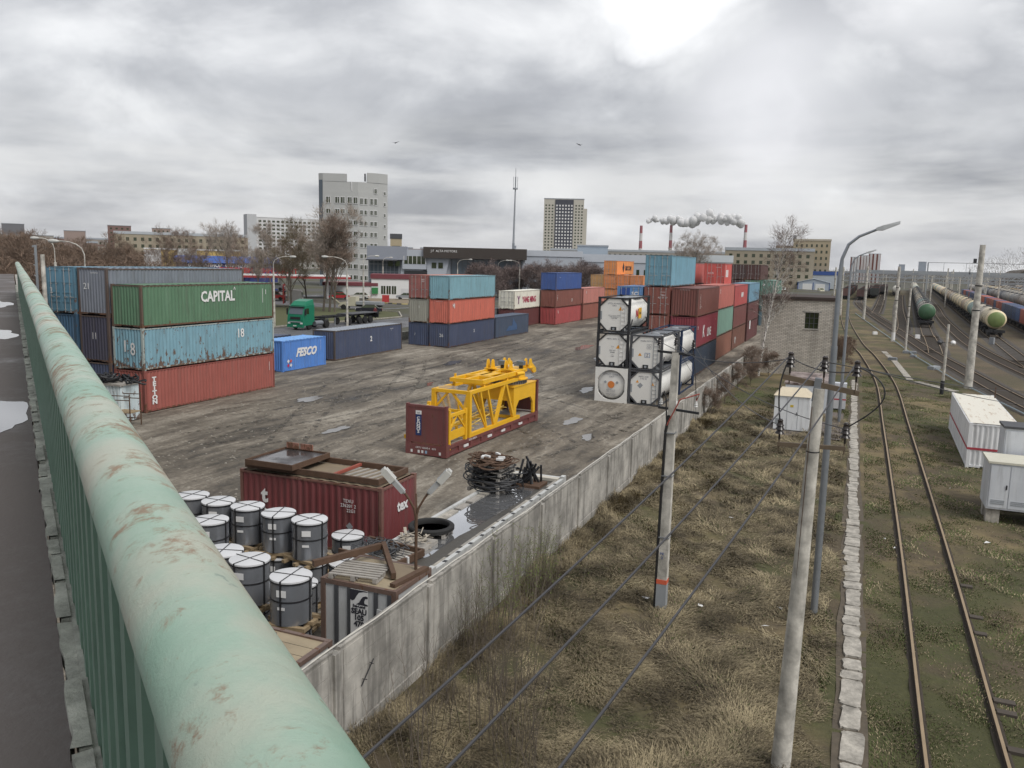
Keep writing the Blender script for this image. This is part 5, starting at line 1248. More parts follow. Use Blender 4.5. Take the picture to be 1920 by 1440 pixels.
def mid_pole():
    b = Vector((-4.82, 24.05, -.55)); t = Vector((-4.77, 24.05, 7.35))
    p = thing('power_pole', 'slim square concrete power pole with red band and black cable on the grass', 'power pole', tuple(b)); d = t - b
    def L(v): return tuple(Vector(v) - b)
    s = MB(); s.add([(x * w + d.x * k, y * w, z) for k, w, z in ((0, .15, 0), (1, .095, d.z)) for x, y in ((-1, -1), (1, -1), (1, 1), (-1, 1))], [(3, 2, 1, 0), (4, 5, 6, 7), (0, 1, 5, 4), (1, 2, 6, 5), (2, 3, 7, 6), (3, 0, 4, 7)]); s.build('shaft', M_POLE, p)
    MB().box(-.152, .152, -.152, .152, 0.02, .85).build('painted_base', M_GREY, p); MB().box(-.155, .155, -.155, .155, .86, 1.0).build('red_band', flat('band_red', (.6, .12, .06), .6), p)
    lettering('PK\n2', p, (-.02, -.15, 1.75), FF, .12, flat('lettering_blue', (.03, .07, .25), .6))
    MB().tube([L((-5.0, 23.95, -.5)), L((-4.98, 23.95, 2)), L((-4.93, 23.92, 5.0)), L((-4.85, 23.9, 5.5))], .045, 7).build('cable', M_RUBBER, p)
    for z in (2.3, 4.2, 5.5): MB().box(-.16, .16, -.16, .16, z, z + .03).build('clamp', M_GALV, p)
    MB().bar(L((-5.3, 24, 7.36)), L((-4.2, 24, 7.30)), .06, .07).build('crossarm', M_BLACK, p); MB().bar(L((-5.2, 24, 5.7)), L((-4.0, 24, 5.62)), .06, .07).build('crossarm', M_BLACK, p)
    tops = [(-5.26, 24, 7.6), (-4.77, 24, 7.62), (-4.26, 24, 7.58)]
    for q in tops: insulator(p, L(q), .75); MB().tube([L((q[0], 24, q[2] - .28)), L((q[0], 24, q[2] - .1))], .012, 5).build('pin', M_ARM, p)
    for x in (-5.12, -4.68, -4.1): insulator(p, L((x, 24, 5.86)), .6, M_INSW)
    for x0 in (-5.12, -4.1): MB().tube([L((x0, 24, 5.98)), L((x0 + .1, 23.9, 6.2)), L((-4.9 + (x0 + 5) * .4, 23.85, 6.0)), L((-4.9, 23.88, 5.2))], .022, 6).build('jumper', M_RUBBER if x0 < -5 else flat('jumper_red', (.35, .08, .06), .6), p)
    MB().tube([L((-4.26, 24, 7.4)), L((-4.15, 24, 6.6)), L((-4.1, 24, 5.95))], .012, 5).build('jumper', M_BLACK, p)
    return tops
tops, lows = near_pole(); mtops = mid_pole()
def wire(a, b, sag, label, rad=.012, group=None, m=None, n=18):
    a = Vector(a); b = Vector(b); pts = []
    for k in range(n + 1):
        t = k / n; p = a.lerp(b, t); p.z -= sag * 4 * t * (1 - t); pts.append(p)
    return tag(MB().tube(pts, rad, 5).build('overhead_wire', m or M_WIRE), label, 'wire', group)
ends = [(-2.85, 4.36, 6.5), (-2.28, 4.56, 6.5), (-1.60, 4.87, 6.5)]
for i, (a, e) in enumerate(zip(tops, ends)):
    a = Vector(a) + Vector((-.06, -.1, .1)); e = Vector(e); e2 = a + (e - a) * 1.9; e2.z = e.z - (a.z - e.z) * .55
    wire(a, e, .10, 'grey overhead wire from the near pole passing under the bridge', .013, 'wires running under the bridge')
    wire(e, e2, .02, 'grey overhead wire continuing below the bridge edge', .013, 'wires continuing below the bridge')
for a, b, s in ((lows[0], mtops[2], .35), (lows[1], mtops[1], .35), (tops[0], mtops[0], .3)): wire(Vector(a) + Vector((0, 0, .08)), Vector(b) + Vector((0, 0, .05)), s, 'overhead wire strung between the thick pole and the slim pole', .010, 'wires between the two power poles')
for a, b in ((tops[1], (8.0, 47.4, 4.05)), (tops[2], (8.0, 47.2, 3.45)), (tops[0], tops[2])): wire(Vector(a) + Vector((0, 0, .1)), b, .12, 'dark overhead cable from the thick pole towards the sidings', .012, 'cables towards the sidings', m=M_BLACK)
wire((8.0, 47.4, 4.05), (16, 95, 6.0), .6, 'dark overhead cable continuing past the white container', .012, 'cables past the white container', m=M_BLACK); wire((8.0, 47.2, 3.45), (15, 90, 5.2), .6, 'dark overhead cable continuing past the white container', .012, 'cables past the white container', m=M_BLACK)
for a, b, bx in ((tops[0], lows[0], -.15), (tops[2], lows[1], .75)):
    a = Vector(a); b = Vector(b); pts = [a.lerp(b, t) + Vector((bx * .75 * math.sin(PI * t ** .8), -.08 * math.sin(PI * t), .1)) for t in np.linspace(0, 1, 14)]
    tag(MB().tube(pts, .015, 6).build('jumper_cable', M_BLACK), 'black looping jumper cable on the thick power pole', 'cable', 'jumper cables on the thick pole')
wire((WX, 60, wtop(60) + .1), mtops[1], .5, 'thin pale wire from the slim pole to the fence top', .008)

# ---------------------------------------------------------------- lamps
def steel_lamp(x, y, label):
    p = thing('street_lamp', label, 'street lamp', (x, y, -.55))
    MB().tube([(0, 0, 0), (-.01, 0, 4.5), (-.02, 0, 8.2)], [.105, .10, .09], 12).build('lower_shaft', M_GALV, p, smooth=R(50))
    pts = [(-.02, 0, 8.2), (-.03, 0, 10.2), (0, 0, 10.7), (.14, 0, 11.1), (.4, 0, 11.33), (.9, 0, 11.55)]
    MB().tube(pts, [.075, .065, .05, .045, .04, .035], 10).build('arm', M_GALV, p, smooth=R(50))
    h = MB().add([(.82, -.10, 11.50), (.82, .10, 11.50), (1.0, -.14, 11.50), (1.0, .14, 11.50), (1.42, -.12, 11.68), (1.42, .12, 11.68), (.82, -.08, 11.57), (.82, .08, 11.57), (1.0, -.10, 11.64), (1.0, .10, 11.64), (1.42, -.07, 11.76), (1.42, .07, 11.76)],
                 [(0, 1, 3, 2), (2, 3, 5, 4), (7, 6, 8, 9), (9, 8, 10, 11), (6, 0, 2, 8), (8, 2, 4, 10), (1, 7, 9, 3), (3, 9, 11, 5), (6, 7, 1, 0), (4, 5, 11, 10)]).build('lamp_head', M_PLASTW, p)
    return p
steel_lamp(-.5, 25.68, 'tall galvanised lamp post with curved arm rising behind the thick power pole')
steel_lamp(-.55, 60, 'tall galvanised lamp post with curved arm near the white kiosk')
def double_lamp():
    p = thing('yard_lamp', 'rusty yard lamp with two splayed grey heads behind the fence', 'lamp', (-9.95, 17.95, -.6))
    MB().tube([(0, 0, 0), (0, 0, 4.05)], .042, 8).build('post', M_RUSTY, p)
    dX = Vector((math.cos(YAW), math.sin(YAW), 0))
    for s, top in ((-1, 5.4), (1, 5.35)):
        d = dX * s
        pts = [(0, 0, 3.95), tuple(d * .06) [:2] + (4.2,), tuple(d * .2)[:2] + (4.45,), tuple(d * .34)[:2] + (4.65,)]
        MB().tube(pts, .03, 8).build('arm', M_RUSTY, p)
        a = Vector(tuple(d * .30)[:2] + (4.58,)); b_ = a + (d * .55 + Vector((0, 0, .62))).normalized() * .42; c = b_ + (b_ - a).normalized() * .36
        h = thing_part = MB().tube([a, a.lerp(b_, .12)], [.04, .06], 8).bar(a.lerp(b_, .1), b_, .17, .12).build('lamp_housing', M_PLASTW, p)
        MB().bar(b_ + (c - b_) * .01, c, .25, .17).bar(c, c + (c - b_) * .16, .19, .12).build('lamp_hood', M_LENS, h)
    MB().tube([(0.02, 0, 4.0), (-.05, .08, 4.55)], .02, 6).build('stub', M_RUSTY, p)
double_lamp()
def road_lamp(x, y, z, h, ang, label, arm=2.2, group=None):
    p = thing('road_lamp', label, 'street lamp', (x, y, z), 0, group); d = Vector((math.cos(ang), math.sin(ang), 0))
    MB().tube([(0, 0, 0), (0, 0, h * .78)], [.17, .12], 10).build('shaft', M_POLE, p, smooth=R(50))
    pts = [Vector((0, 0, h * .78)), Vector((0, 0, h * .9))] + [Vector((0, 0, h * .9)) + d * (arm * (1 - math.cos(t))) * .8 + Vector((0, 0, h * .1 * math.sin(t))) for t in (.5, .9, 1.3, 1.57)] + [d * arm + Vector((0, 0, h * 1.0))]
    MB().tube(pts, .045, 8).build('arm', M_POLE, p, smooth=R(50))
    e = d * arm + Vector((0, 0, h)); MB().tube([e - d * .05, e + d * .15, e + d * .45, e + d * .72, e + d * .85], [.06, .13, .17, .14, .04], 10).build('lamp_head', M_LENS, p, smooth=R(60))
    return p
CA = YAW   # picture-right direction on the ground
road_lamp(-71.8, 90.3, gz(-71, 90), 9.2, CA, 'concrete road lamp on the verge left of the green truck')
road_lamp(-60.5, 90.6, gz(-60, 90), 9.3, CA + PI, 'concrete road lamp in front of the green truck trailer', 2.4)
road_lamp(-76.5, 119.4, gz(-76, 119), 9.5, CA + R(40), 'road lamp pole beside the dark sedan')
road_lamp(-57.1, 48.6, gz(-57, 48), 10.2, CA + PI, 'concrete road lamp behind the grey container chalked 21', 2.0)
road_lamp(-74.2, 59.7, gz(-74, 59), 10.6, CA + PI, 'far road lamp beside the brown thicket', 1.5)
road_lamp(-87.0, 176, .6, 9.6, CA, 'road lamp behind the pale teal container', 2.6)
road_lamp(-77.0, 190, .6, 9.6, CA + PI, 'road lamp in front of the showroom bushes', 2.6)
road_lamp(-84, 193, .6, 9.6, CA, 'road lamp next to the radio mast', 2.6)
road_lamp(-100.5, 165, .6, 9.6, CA, 'road lamp with twin bracket by the white workshop', 1.4)
pl = thing('concrete_post', 'bare concrete post standing by the thicket beyond the railing', 'post', (-43.2, 34.0, gz(-43, 34))); MB().tube([(0, 0, 0), (-.05, 0, 9.4)], [.16, .11], 10).build('shaft', M_POLE, pl)
def mast():
    p = thing('radio_mast', 'tall slender grey radio mast behind the bushes', 'mast', (-92.5, 222.8, .5)); h = 35
    MB().tube([(0, 0, 0), (.1, 0, h * .42)], [.42, .36], 10).build('lower_shaft', M_GALV, p); MB().tube([(.1, 0, h * .42), (.3, 0, h * .86)], [.32, .17], 10).build('upper_shaft', M_GREY, p)
    for a in range(4):
        x, y = .6 * math.cos(a * PI / 2 + .6), .6 * math.sin(a * PI / 2 + .6); MB().tube([(.3 + x, y, h * .85), (.3 + x, y, h * .95)], .06, 6).build('antenna', M_GREY, p)
    MB().lathe([(.72, h * .85), (.72, h * .862)], 12, c=(.3, 0, 0)).build('platform', M_GREY, p); MB().tube([(.3, 0, h * .86), (.32, 0, h * 1.02)], .07, 6).build('spire', M_GREY, p); MB().box(.2, .9, -.3, .3, h * .375, h * .40).build('equipment_box', M_GREY, p)
mast()

# ---------------------------------------------------------------- rail side poles
def rail_pole(x, y, h, r0, r1, label, white=0, sq=False):
    p = thing('rail_pole', label, 'pole', (x, y, -.55)); MB().tube([(0, 0, 0), (0, 0, h + .05)], [r0, r1], 12).build('shaft', M_POLE, p, smooth=R(50))
    if white: MB().tube([(0, 0, .0), (0, 0, white)], [r0 + .012, r0 + .004], 12).build('white_base', M_WHITE, p)
    for z in (h * .55, h * .72): MB().tube([(0, 0, z), (0, 0, z + .1)], r0 * .5 + r1 * .5 + .02, 10).build('collar', M_BLACK, p)
    return p
rail_pole(9.82, 84.45, 12.8, .36, .23, 'thick tapered concrete pole behind the white container')
q = rail_pole(5.27, 135.2, 11, .26, .2, 'concrete catenary pole with white painted foot', 1.4)
MB().bar((0, 0, 9.6), (2.6, 0, 10.2), .08).bar((0, 0, 8.6), (2.6, 0, 10.2), .06).bar((-.6, 0, 9.9), (.6, 0, 9.9), .08).build('bracket', M_GALV, q)
rail_pole(6.17, 118.3, 8.2, .15, .11, 'slim concrete pole between the near track and the points')
q = rail_pole(1.44, 193.7, 11.2, .3, .22, 'concrete catenary pole left of the white footed one'); MB().bar((0, 0, 9.8), (2.8, 0, 10.3), .1).build('bracket', M_GALV, q)
q = rail_pole(-3.5, 205, 11, .26, .2, 'concrete catenary pole beside the blue gabled hall'); q = rail_pole(-6.0, 240, 11, .26, .2, 'far catenary pole behind the blue gabled hall')
for i, (x, y) in enumerate(((24.6, 250), (33.8, 250), (21.5, 300), (37, 300), (40.5, 235))): tag(MB().tube([(0, 0, 0), (0, 0, 9)], [.22, .16], 8).build('siding_pole', M_POLE, None, (x, y, -.5)), 'concrete pole standing between the rows of wagons', 'pole', 'poles among the wagons')
s = thing('loudspeaker_post', 'short weathered post with two round loudspeakers beside the tracks', 'post', (7.2, 78.66, -.5))
MB().tube([(0, 0, 0), (0, 0, 1.2)], .16, 10).build('dark_stub', M_BLACK, s); MB().tube([(0.02, 0, 1.2), (.03, 0, 6.0)], [.12, .10], 10).build('shaft', M_POLE, s)
for sx in (-1, 1): MB().lathe([(.04, 0), (.06, .15), (.2, .38), (.22, .4), (.14, .3)], 14, 'y', (sx * .5, -.35, 4.45)).build('loudspeaker', M_WHITE if sx > 0 else M_DGREY, s); MB().bar((0, 0, 4.45), (sx * .5, 0, 4.45), .05).build('bracket', M_BLACK, s)
# overhead gantry far along the sidings
def gantry():
    g = thing('overhead_gantry', 'long grey lattice gantry spanning all the sidings', 'gantry', (0, 330, -.5)); z0, z1 = 6.6, 9.6
    xs = list(np.arange(-6, 130, 4.0))
    for z in (z0, z1): MB().bar((-6, 0, z), (128, 0, z), .35, .3).build('chord', M_GREY, g)
    m = MB()
    for a, b in zip(xs, xs[1:]): m.bar((a, 0, z0), (b, 0, z1), .16); m.bar((b, 0, z0), (b, 0, z1), .14)
    m.build('lattice', M_GREY, g)
    for x in (-6, 22, 52, 90, 128): MB().bar((x, 0, 0), (x, 0, 13.6), .4).build('leg', M_GREY, g)
    MB().bar((22, 0, 13.6), (128, 0, 13.6), .14).build('top_wire', M_DGREY, g)
    for x in (27, 34, 45, 60, 78, 104): MB().bar((x, 0, 9.7), (x, 0, 13.6), .12).build('mast', M_GREY, g)
    for x in (36, 52, 70, 95): MB().box(x, x + 1.0, -.4, .4, 13.7, 15.2).build('floodlight', M_BLACK, g)
    for n_, (yy, xa) in enumerate(((278, 24), (372, 4), (415, -8))):
        h = thing('overhead_gantry', ['grey gantry standing among the cream tank wagons', 'grey gantry behind the long lattice one', 'grey gantry over the dark gondola wagons'][n_], 'gantry', (0, yy, -.5))
        for z in (7.6, 9.2): MB().bar((xa, 0, z), (140, 0, z), .26, .24).build('chord', M_GREY, h)
        m = MB(); k = xa
        while k < 138: m.bar((k, 0, 7.6), (k + 1.8, 0, 9.2), .12); m.bar((k + 1.8, 0, 9.2), (k + 3.6, 0, 7.6), .12); k += 3.6
        m.build('lattice', M_GREY, h)
        for x in (xa, xa + 30, xa + 64, 140): MB().bar((x, 0, 0), (x, 0, 11.5), .34).build('leg', M_POLE, h)
    h = thing('overhead_gantry', 'second grey gantry farther along the sidings', 'gantry', (8, 450, -.5)); MB().bar((-10, 0, 10), (170, 0, 10), .5, 1.2).build('beam', M_GREY, h)
    for x in (-10, 40, 90, 170): MB().bar((x, 0, 0), (x, 0, 12), .5).build('leg', M_GREY, h)
gantry()

# ---------------------------------------------------------------- trackside boxes
def trackside():
    MWH = paint((.62, .635, .65), .03); ROOFW = mat('rusty_white_roof', lambda t, b: t.put(b.inputs['Base Color'], t.mix(t.ramp(t.noise(t.mapping(t.obj(), sc=(3, .5, 1)), 1.5, 7, .65), [(.56, 0), (.7, 1)]), (.74, .71, .62), (.38, .25, .14))))
    c = container(8.57, 49.5, -.5, L40, 2.44, MWH, 'white container with a red stripe and rust stained roof beside the tracks', rust=.03, frame=MWH, pale_roof=ROOFW, rz=R(-1.2))
    mr = flat('stripe_red', (.42, .05, .07), .6); hw = CW / 2
    MB().box(-hw - .006, -hw + .002, -L40 / 2, L40 / 2, 1.0, 1.12).build('stripe', mr, c); MB().box(-hw, hw, -L40 / 2 - .008, -L40 / 2 - .001, 1.0, 1.12).build('stripe', mr, c)
    p = thing('lamp_bracket', 'short pipe bracket on the white container roof corner', 'bracket', (8.6, 60.5, 1.93)); MB().tube([(0, 0, 0), (0, 0, .7)], .04, 6).build('pipe', M_RUSTY, p)
    # cabinet on blocks
    k = thing('equipment_cabinet', 'white steel equipment cabinet with three doors raised on concrete blocks', 'cabinet', (7.1, 39.6, -.5)); W = paint((.47, .495, .53), .1, 'cabinet_paint')
    MB().box(-1.5, 1.5, -.9, .9, .62, 2.55).build('body', W, k); MB().box(-1.56, 1.56, -.96, .96, 2.552, 2.64).build('roof', M_CAB2, k)
    for i in range(4):
        d = MB().box(-1.44 + i * .73, -.75 + i * .73, -.93, -.902, .7, 2.48).build('door', W, k)
        for q in range(3): MB().box(-1.35 + i * .73, -.85 + i * .73, -.945, -.9305, .85 + .07 * q, .885 + .07 * q).build('vent_slat', M_GREY, d)
        if i == 1: MB().box(-.15 - .7, -.8, -.96, -.93, 1.5, 1.68).build('handle', M_BLACK, d)
    for x in (-1.3, 1.0):
        for y in (-.7, .35): MB().box(x - .15, x + .35, y - .1, y + .3, 0, .6).build('block', M_SLAB, k)
    k2 = thing('equipment_cabinet', 'taller white steel cabinet standing behind the raised cabinet', 'cabinet', (7.7, 41.6, -.5)); MB().box(-1.35, 1.2, -.7, .7, .5, 3.7).build('body', W, k2); MB().box(-1.4, 1.25, -.75, .75, 3.702, 3.8).build('roof', M_DGREY, k2); MB().box(-1.3, 1.15, -.73, -.702, .6, 3.6).build('door', W, k2)
    for x in (-1.0, .8): MB().box(x - .2, x + .2, -.5, .5, 0, .498).build('block', M_SLAB, k2)
    # kiosk
    k = thing('white_kiosk', 'white steel kiosk with cream hipped roof on gravel behind the thick pole', 'kiosk', (-3.35, 55.9, -.5)); MB().box(-1.07, 1.07, -.9, .9, .12, 2.3).build('body', paint((.58, .60, .63), .07, 'kiosk_paint'), k)
    MB().box(-1.02, 1.02, -.85, .85, 0, .118).build('plinth', M_DGREY, k)
    for i in range(4): MB().box(-.95, -.5, -.93, -.9015, .5 + .09 * i, .55 + .09 * i).build('vent_slat', M_GREY, k)
    MB().box(.30, .33, -.95, -.9015, 1.1, 1.3).build('handle', M_BLACK, k); MB().box(-.1, .1, -.91, -.9015, 1.6, 1.75).build('label_plate', flat('label_yellow', (.6, .45, .05), .6), k)
    for x in (-.28, .38): MB().box(x - .012, x + .012, -.912, -.901, .2, 2.2).build('seam', M_GREY, k)
    MB().add([(-1.15, -.98, 2.302), (1.15, -.98, 2.302), (1.15, .98, 2.302), (-1.15, .98, 2.302), (-.75, -.35, 2.72), (.75, -.35, 2.72), (.75, .35, 2.72), (-.75, .35, 2.72)], [(0, 1, 5, 4), (1, 2, 6, 5), (2, 3, 7, 6), (3, 0, 4, 7), (4, 5, 6, 7)]).build('roof', flat('kiosk_roof', (.62, .54, .40), .5), k)
    k = thing('brick_hut', 'low hut with blotched brown roof beside the brick building', 'hut', (-2.9, 66.5, -.5)); MB().box(-1.5, 1.5, -3.2, 3.6, 0, 2.0).build('wall', flat('hut_pink', (.40, .28, .21), .8), k); MB().box(-1.6, 1.6, -3.3, 3.7, 2.002, 2.12).build('roof', mat('blotched_roof', lambda t, b: t.put(b.inputs['Base Color'], t.mix(t.ramp(t.noise(t.geo(), 1.6, 6, .6), [(.45, 0), (.55, 1)]), (.12, .085, .075), (.33, .27, .25)))), k); MB().box(-1.5, 1.5, -3.25, -3.202, 0, 1.95).build('front_panel', flat('panel_white', (.6, .63, .66), .5), k)
    k = thing('small_cabinet', 'small white cabinet with red stripe near the slab path', 'cabinet', (-.75, 66, -.5)); MB().box(-.5, .5, -.4, .4, .1, 2.0).build('body', flat('cabinet_white', (.56, .59, .63)), k); MB().box(-.505, .505, -.405, .405, .75, .85).build('stripe', mr, k); MB().box(-.4, .4, -.3, .3, 0, .1).build('plinth', M_DGREY, k)
    sheet('gravel', [(-4.9, 53.5), (-.3, 53.5), (-.3, 64), (-4.9, 64)], -.44, mat('gravel', conc_fn((.17, .145, .13), .1, 6)))
    for i, (x, y, w, h) in enumerate(((6.6, 116.5, 1.6, .25), (8.1, 99, 1.4, .3), (3.0, 148, .45, .4), (6.8, 112, .7, .2), (18.6, 139, .3, 1.0), (9.0, 143, .25, .6), (4.3, 106, .9, .3))):
        tag(MB().box(-w / 2, w / 2, -.35, .35, 0, h).box(-w / 2 + .05, w / 2 - .05, -.3, .3, h, h + .06).build('point_box', [M_GALV, M_GREY, M_WHITE][i % 3], None, (x, y, -.5), i), ['pale flat points box by the blue pipe', 'grey points box beside the curving track', 'white dwarf signal box on the brown turf', 'low pale box beside the slim pole', 'tall grey signal box by the cream tank wagon', 'thin white marker by the green ended wagon', 'dark flat hatch on the slab path'][i], 'box')
    r = random.Random(3)
    for i in range(14):
        tag(MB().add([(r.uniform(-.14, .14), r.uniform(-.1, .1), r.uniform(0, .07)) for _ in range(5)], [(0, 1, 2), (1, 2, 3), (2, 3, 4), (0, 3, 4)]).build('litter', M_WHITE, None, (r.uniform(-6, 6.5), r.uniform(17, 44), -.43)), 'scrap of white litter on the grass', 'litter', 'litter on the grass')
M_CAB2 = flat('cabinet_roof', (.62, .60, .50), .5)
trackside()

# ---------------------------------------------------------------- brick building by the fence end
def brick_building():
    def fn(t, b):
        g = t.geo(); x, y, z = t.sep(g); cb = t.node('ShaderNodeCombineXYZ'); t.put(cb.inputs[0], t.math('ADD', x, y)); t.put(cb.inputs[1], z)
        br = t.node('ShaderNodeTexBrick'); t.put(br.inputs['Vector'], cb.outputs[0]); br.inputs['Scale'].default_value = 1.0
        br.inputs['Brick Width'].default_value = .40; br.inputs['Row Height'].default_value = .135; br.inputs['Mortar Size'].default_value = .016; br.inputs['Mortar Smooth'].default_value = .2
        n = t.noise(g, .8, 7, .65); n2 = t.noise(g, 5, 5, .6)
        t.put(br.inputs['Color1'], t.mix(n2, (.58, .53, .46), (.78, .73, .65))); t.put(br.inputs['Color2'], t.mix(n, (.42, .38, .32), (.64, .59, .52))); br.inputs['Mortar'].default_value = (.20, .185, .165, 1)
        col = t.mix(t.math('MULTIPLY', t.ramp(t.noise(t.mapping(g, sc=(1, 1, .3)), .6, 6, .6), [(.5, 0), (.68, 1)]), .4), br.outputs[0], (.15, .135, .115))
        t.put(b.inputs['Base Color'], col); b.inputs['Roughness'].default_value = .92; t.put(b.inputs['Normal'], t.bump(t.math('SUBTRACT', 1, br.outputs['Fac']), .02, 1))
    mb = mat('sand_lime_brick', fn)
    c = thing('brick_building', 'square pale grey brick building with one barred window by the fence end', 'building', (-5.3, 85.5, -.5)); w, d, h = 3.35, 8.0, 7.45
    wx0, wx1, z0, z1 = .70, 1.95, 4.6, 6.15
    m = MB(); m.box(-w, wx0, 0, .4, 0, h); m.box(wx1, w, 0, .4, 0, h); m.box(wx0, wx1, 0, .4, 0, z0); m.box(wx0, wx1, 0, .4, z1, h)
    m.box(-w, -w + .4, .4, d, 0, h); m.box(w - .4, w, .4, d, 0, h); m.box(-w + .4, w - .4, d - .4, d, 0, h); m.build('wall', mb, c)
    MB().box(-w - .15, w + .15, -.15, d + .15, h + .001, h + .2).build('roof', flat('roof_felt', (.06, .045, .04), .9), c); MB().box(-w - .1, w + .1, -.1, .12, h - .14, h - .002).build('cornice', flat('cornice_brown', (.10, .075, .065), .9), c)
    wi = MB().box(wx0, wx1, .22, .25, z0, z1).build('window', M_GLASS, c); f = MB()
    for x in np.linspace(wx0, wx1, 4): f.box(x - .03, x + .03, .15, .22, z0, z1)
    for z in np.linspace(z0, z1, 4): f.box(wx0, wx1, .14, .148, z - .025, z + .025)
    f.build('window_bars', M_DGREY, wi); MB().box(wx0 - .1, wx1 + .1, -.06, .1, z0 - .1, z0 - .003).build('sill', M_CONC, c); MB().box(wx0 - .25, wx1 + .25, -.03, -.002, z1 + .03, z1 + .2).build('lintel', M_CONC, c)
    MB().tube([(w + .06, -.06, 0), (w + .06, -.06, h)], .06, 8).build('downpipe', M_GREY, c)
brick_building()

# ---------------------------------------------------------------- wagons
def wheelset(b, y, r=.47):
    for s in (-1, 1): b.lathe([(r, -.07), (r, .07)], 14, 'x', (s * .8, y, r + .17))
    b.tube([(-.8, y, r + .17), (.8, y, r + .17)], .09, 6)
_wm = {}
def wagon_meshes():
    L = 12.0; b = MB()
    for y0 in (-3.9, 3.9):
        for dy in (-.92, .92): wheelset(b, y0 + dy)
        for s in (-1, 1): b.box(*sorted((s * .92, s * 1.05)), y0 - 1.3, y0 + 1.3, .5, .85)
    _wm['bogie'] = b.mesh('bogie', [M_BLACK])
    f = MB().box(-.25, .25, -5.6, 5.6, .95, 1.3)
    for s in (-1, 1): f.box(-1.35, 1.35, *sorted((s * 5.5, s * 5.25)), .9, 1.35); f.box(*sorted((s * 1.0, s * 1.3)), -5.4, -4.6, 1.0, 1.3); f.box(*sorted((s * 1.0, s * 1.3)), 4.6, 5.4, 1.0, 1.3); f.box(-.2, .2, *sorted((s * 5.5, s * 6.05)), .95, 1.2)
    _wm['frame'] = f.mesh('frame', [M_BLACK])
    r = 1.5; zc = 2.95
    _wm['tank'] = MB().lathe([(.05, -5.35), (.8, -5.25), (1.2, -5.05), (1.42, -4.75), (r, -4.5), (r, 4.5), (1.42, 4.75), (1.2, 5.05), (.8, 5.25), (.05, 5.35)], 28, 'y', (0, 0, zc)).mesh('tank', [None], R(35))
    _wm['cap'] = MB().lathe([(.05, -5.36), (.8, -5.262), (1.18, -5.075), (1.24, -5.0)], 28, 'y', (0, 0, zc)).mesh('end_cap', [None], R(50))
    _wm['cap2'] = MB().lathe([(.05, -5.36), (.8, -5.262), (1.21, -5.06), (1.43, -4.77), (1.46, -4.7)], 28, 'y', (0, 0, zc)).mesh('end_cap', [None], R(50))
    q = MB().lathe([(.35, zc + r - .05), (.35, zc + r + .22), (.1, zc + r + .27)], 14)
    for s in (-1, 1): q.bar((s * .55, -1.3, zc + r + .05), (s * .55, 1.3, zc + r + .05), .3, .04); q.tube([(s * .5, 1.0, zc + r), (s * 1.55, 1.0, zc), (s * 1.5, 1.0, 1.2)], .04, 5)
    for y in (-3.6, -1.8, 1.8, 3.6, 0): q.lathe([(r + .005, y - .07), (r + .03, y - .07), (r + .03, y + .07), (r + .005, y + .07)], 28, 'y', (0, 0, zc))
    _wm['fittings'] = q.mesh('fittings', [M_DGREY])
    h = MB()
    for s in (-1, 1):
        h.box(*sorted((s * 1.5, s * 1.42)), -6, 6, 1.3, 3.5)
        h.box(-1.42, 1.42, *sorted((s * 6, s * 5.92)), 1.3, 3.5)
        for y in np.arange(-5.8, 6, 1.16): h.box(*sorted((s * 1.5, s * 1.6)), y - .08, y + .08, 1.3, 3.5)
    h.box(-1.4, 1.4, -5.9, 5.9, 1.25, 1.35); h.box(-1.3, 1.3, -5.8, 5.8, 2.4, 2.9); _wm['hopper'] = h.mesh('hopper', [None])
wagon_meshes()
def tank_wagon(x, y, z, label, col, group, cap=None, capk='cap', detail=True):
    w = thing('tank_wagon', label, 'tank wagon', (x, y, z), -math.atan(SL), group)
    link('tank', _wm['tank'], w, material=col)
    link('frame', _wm['frame'], w)
    if detail: link('bogie', _wm['bogie'], w); link('fittings', _wm['fittings'], w)
    if cap: link('end_cap', _wm[capk], w, material=cap)
    return w
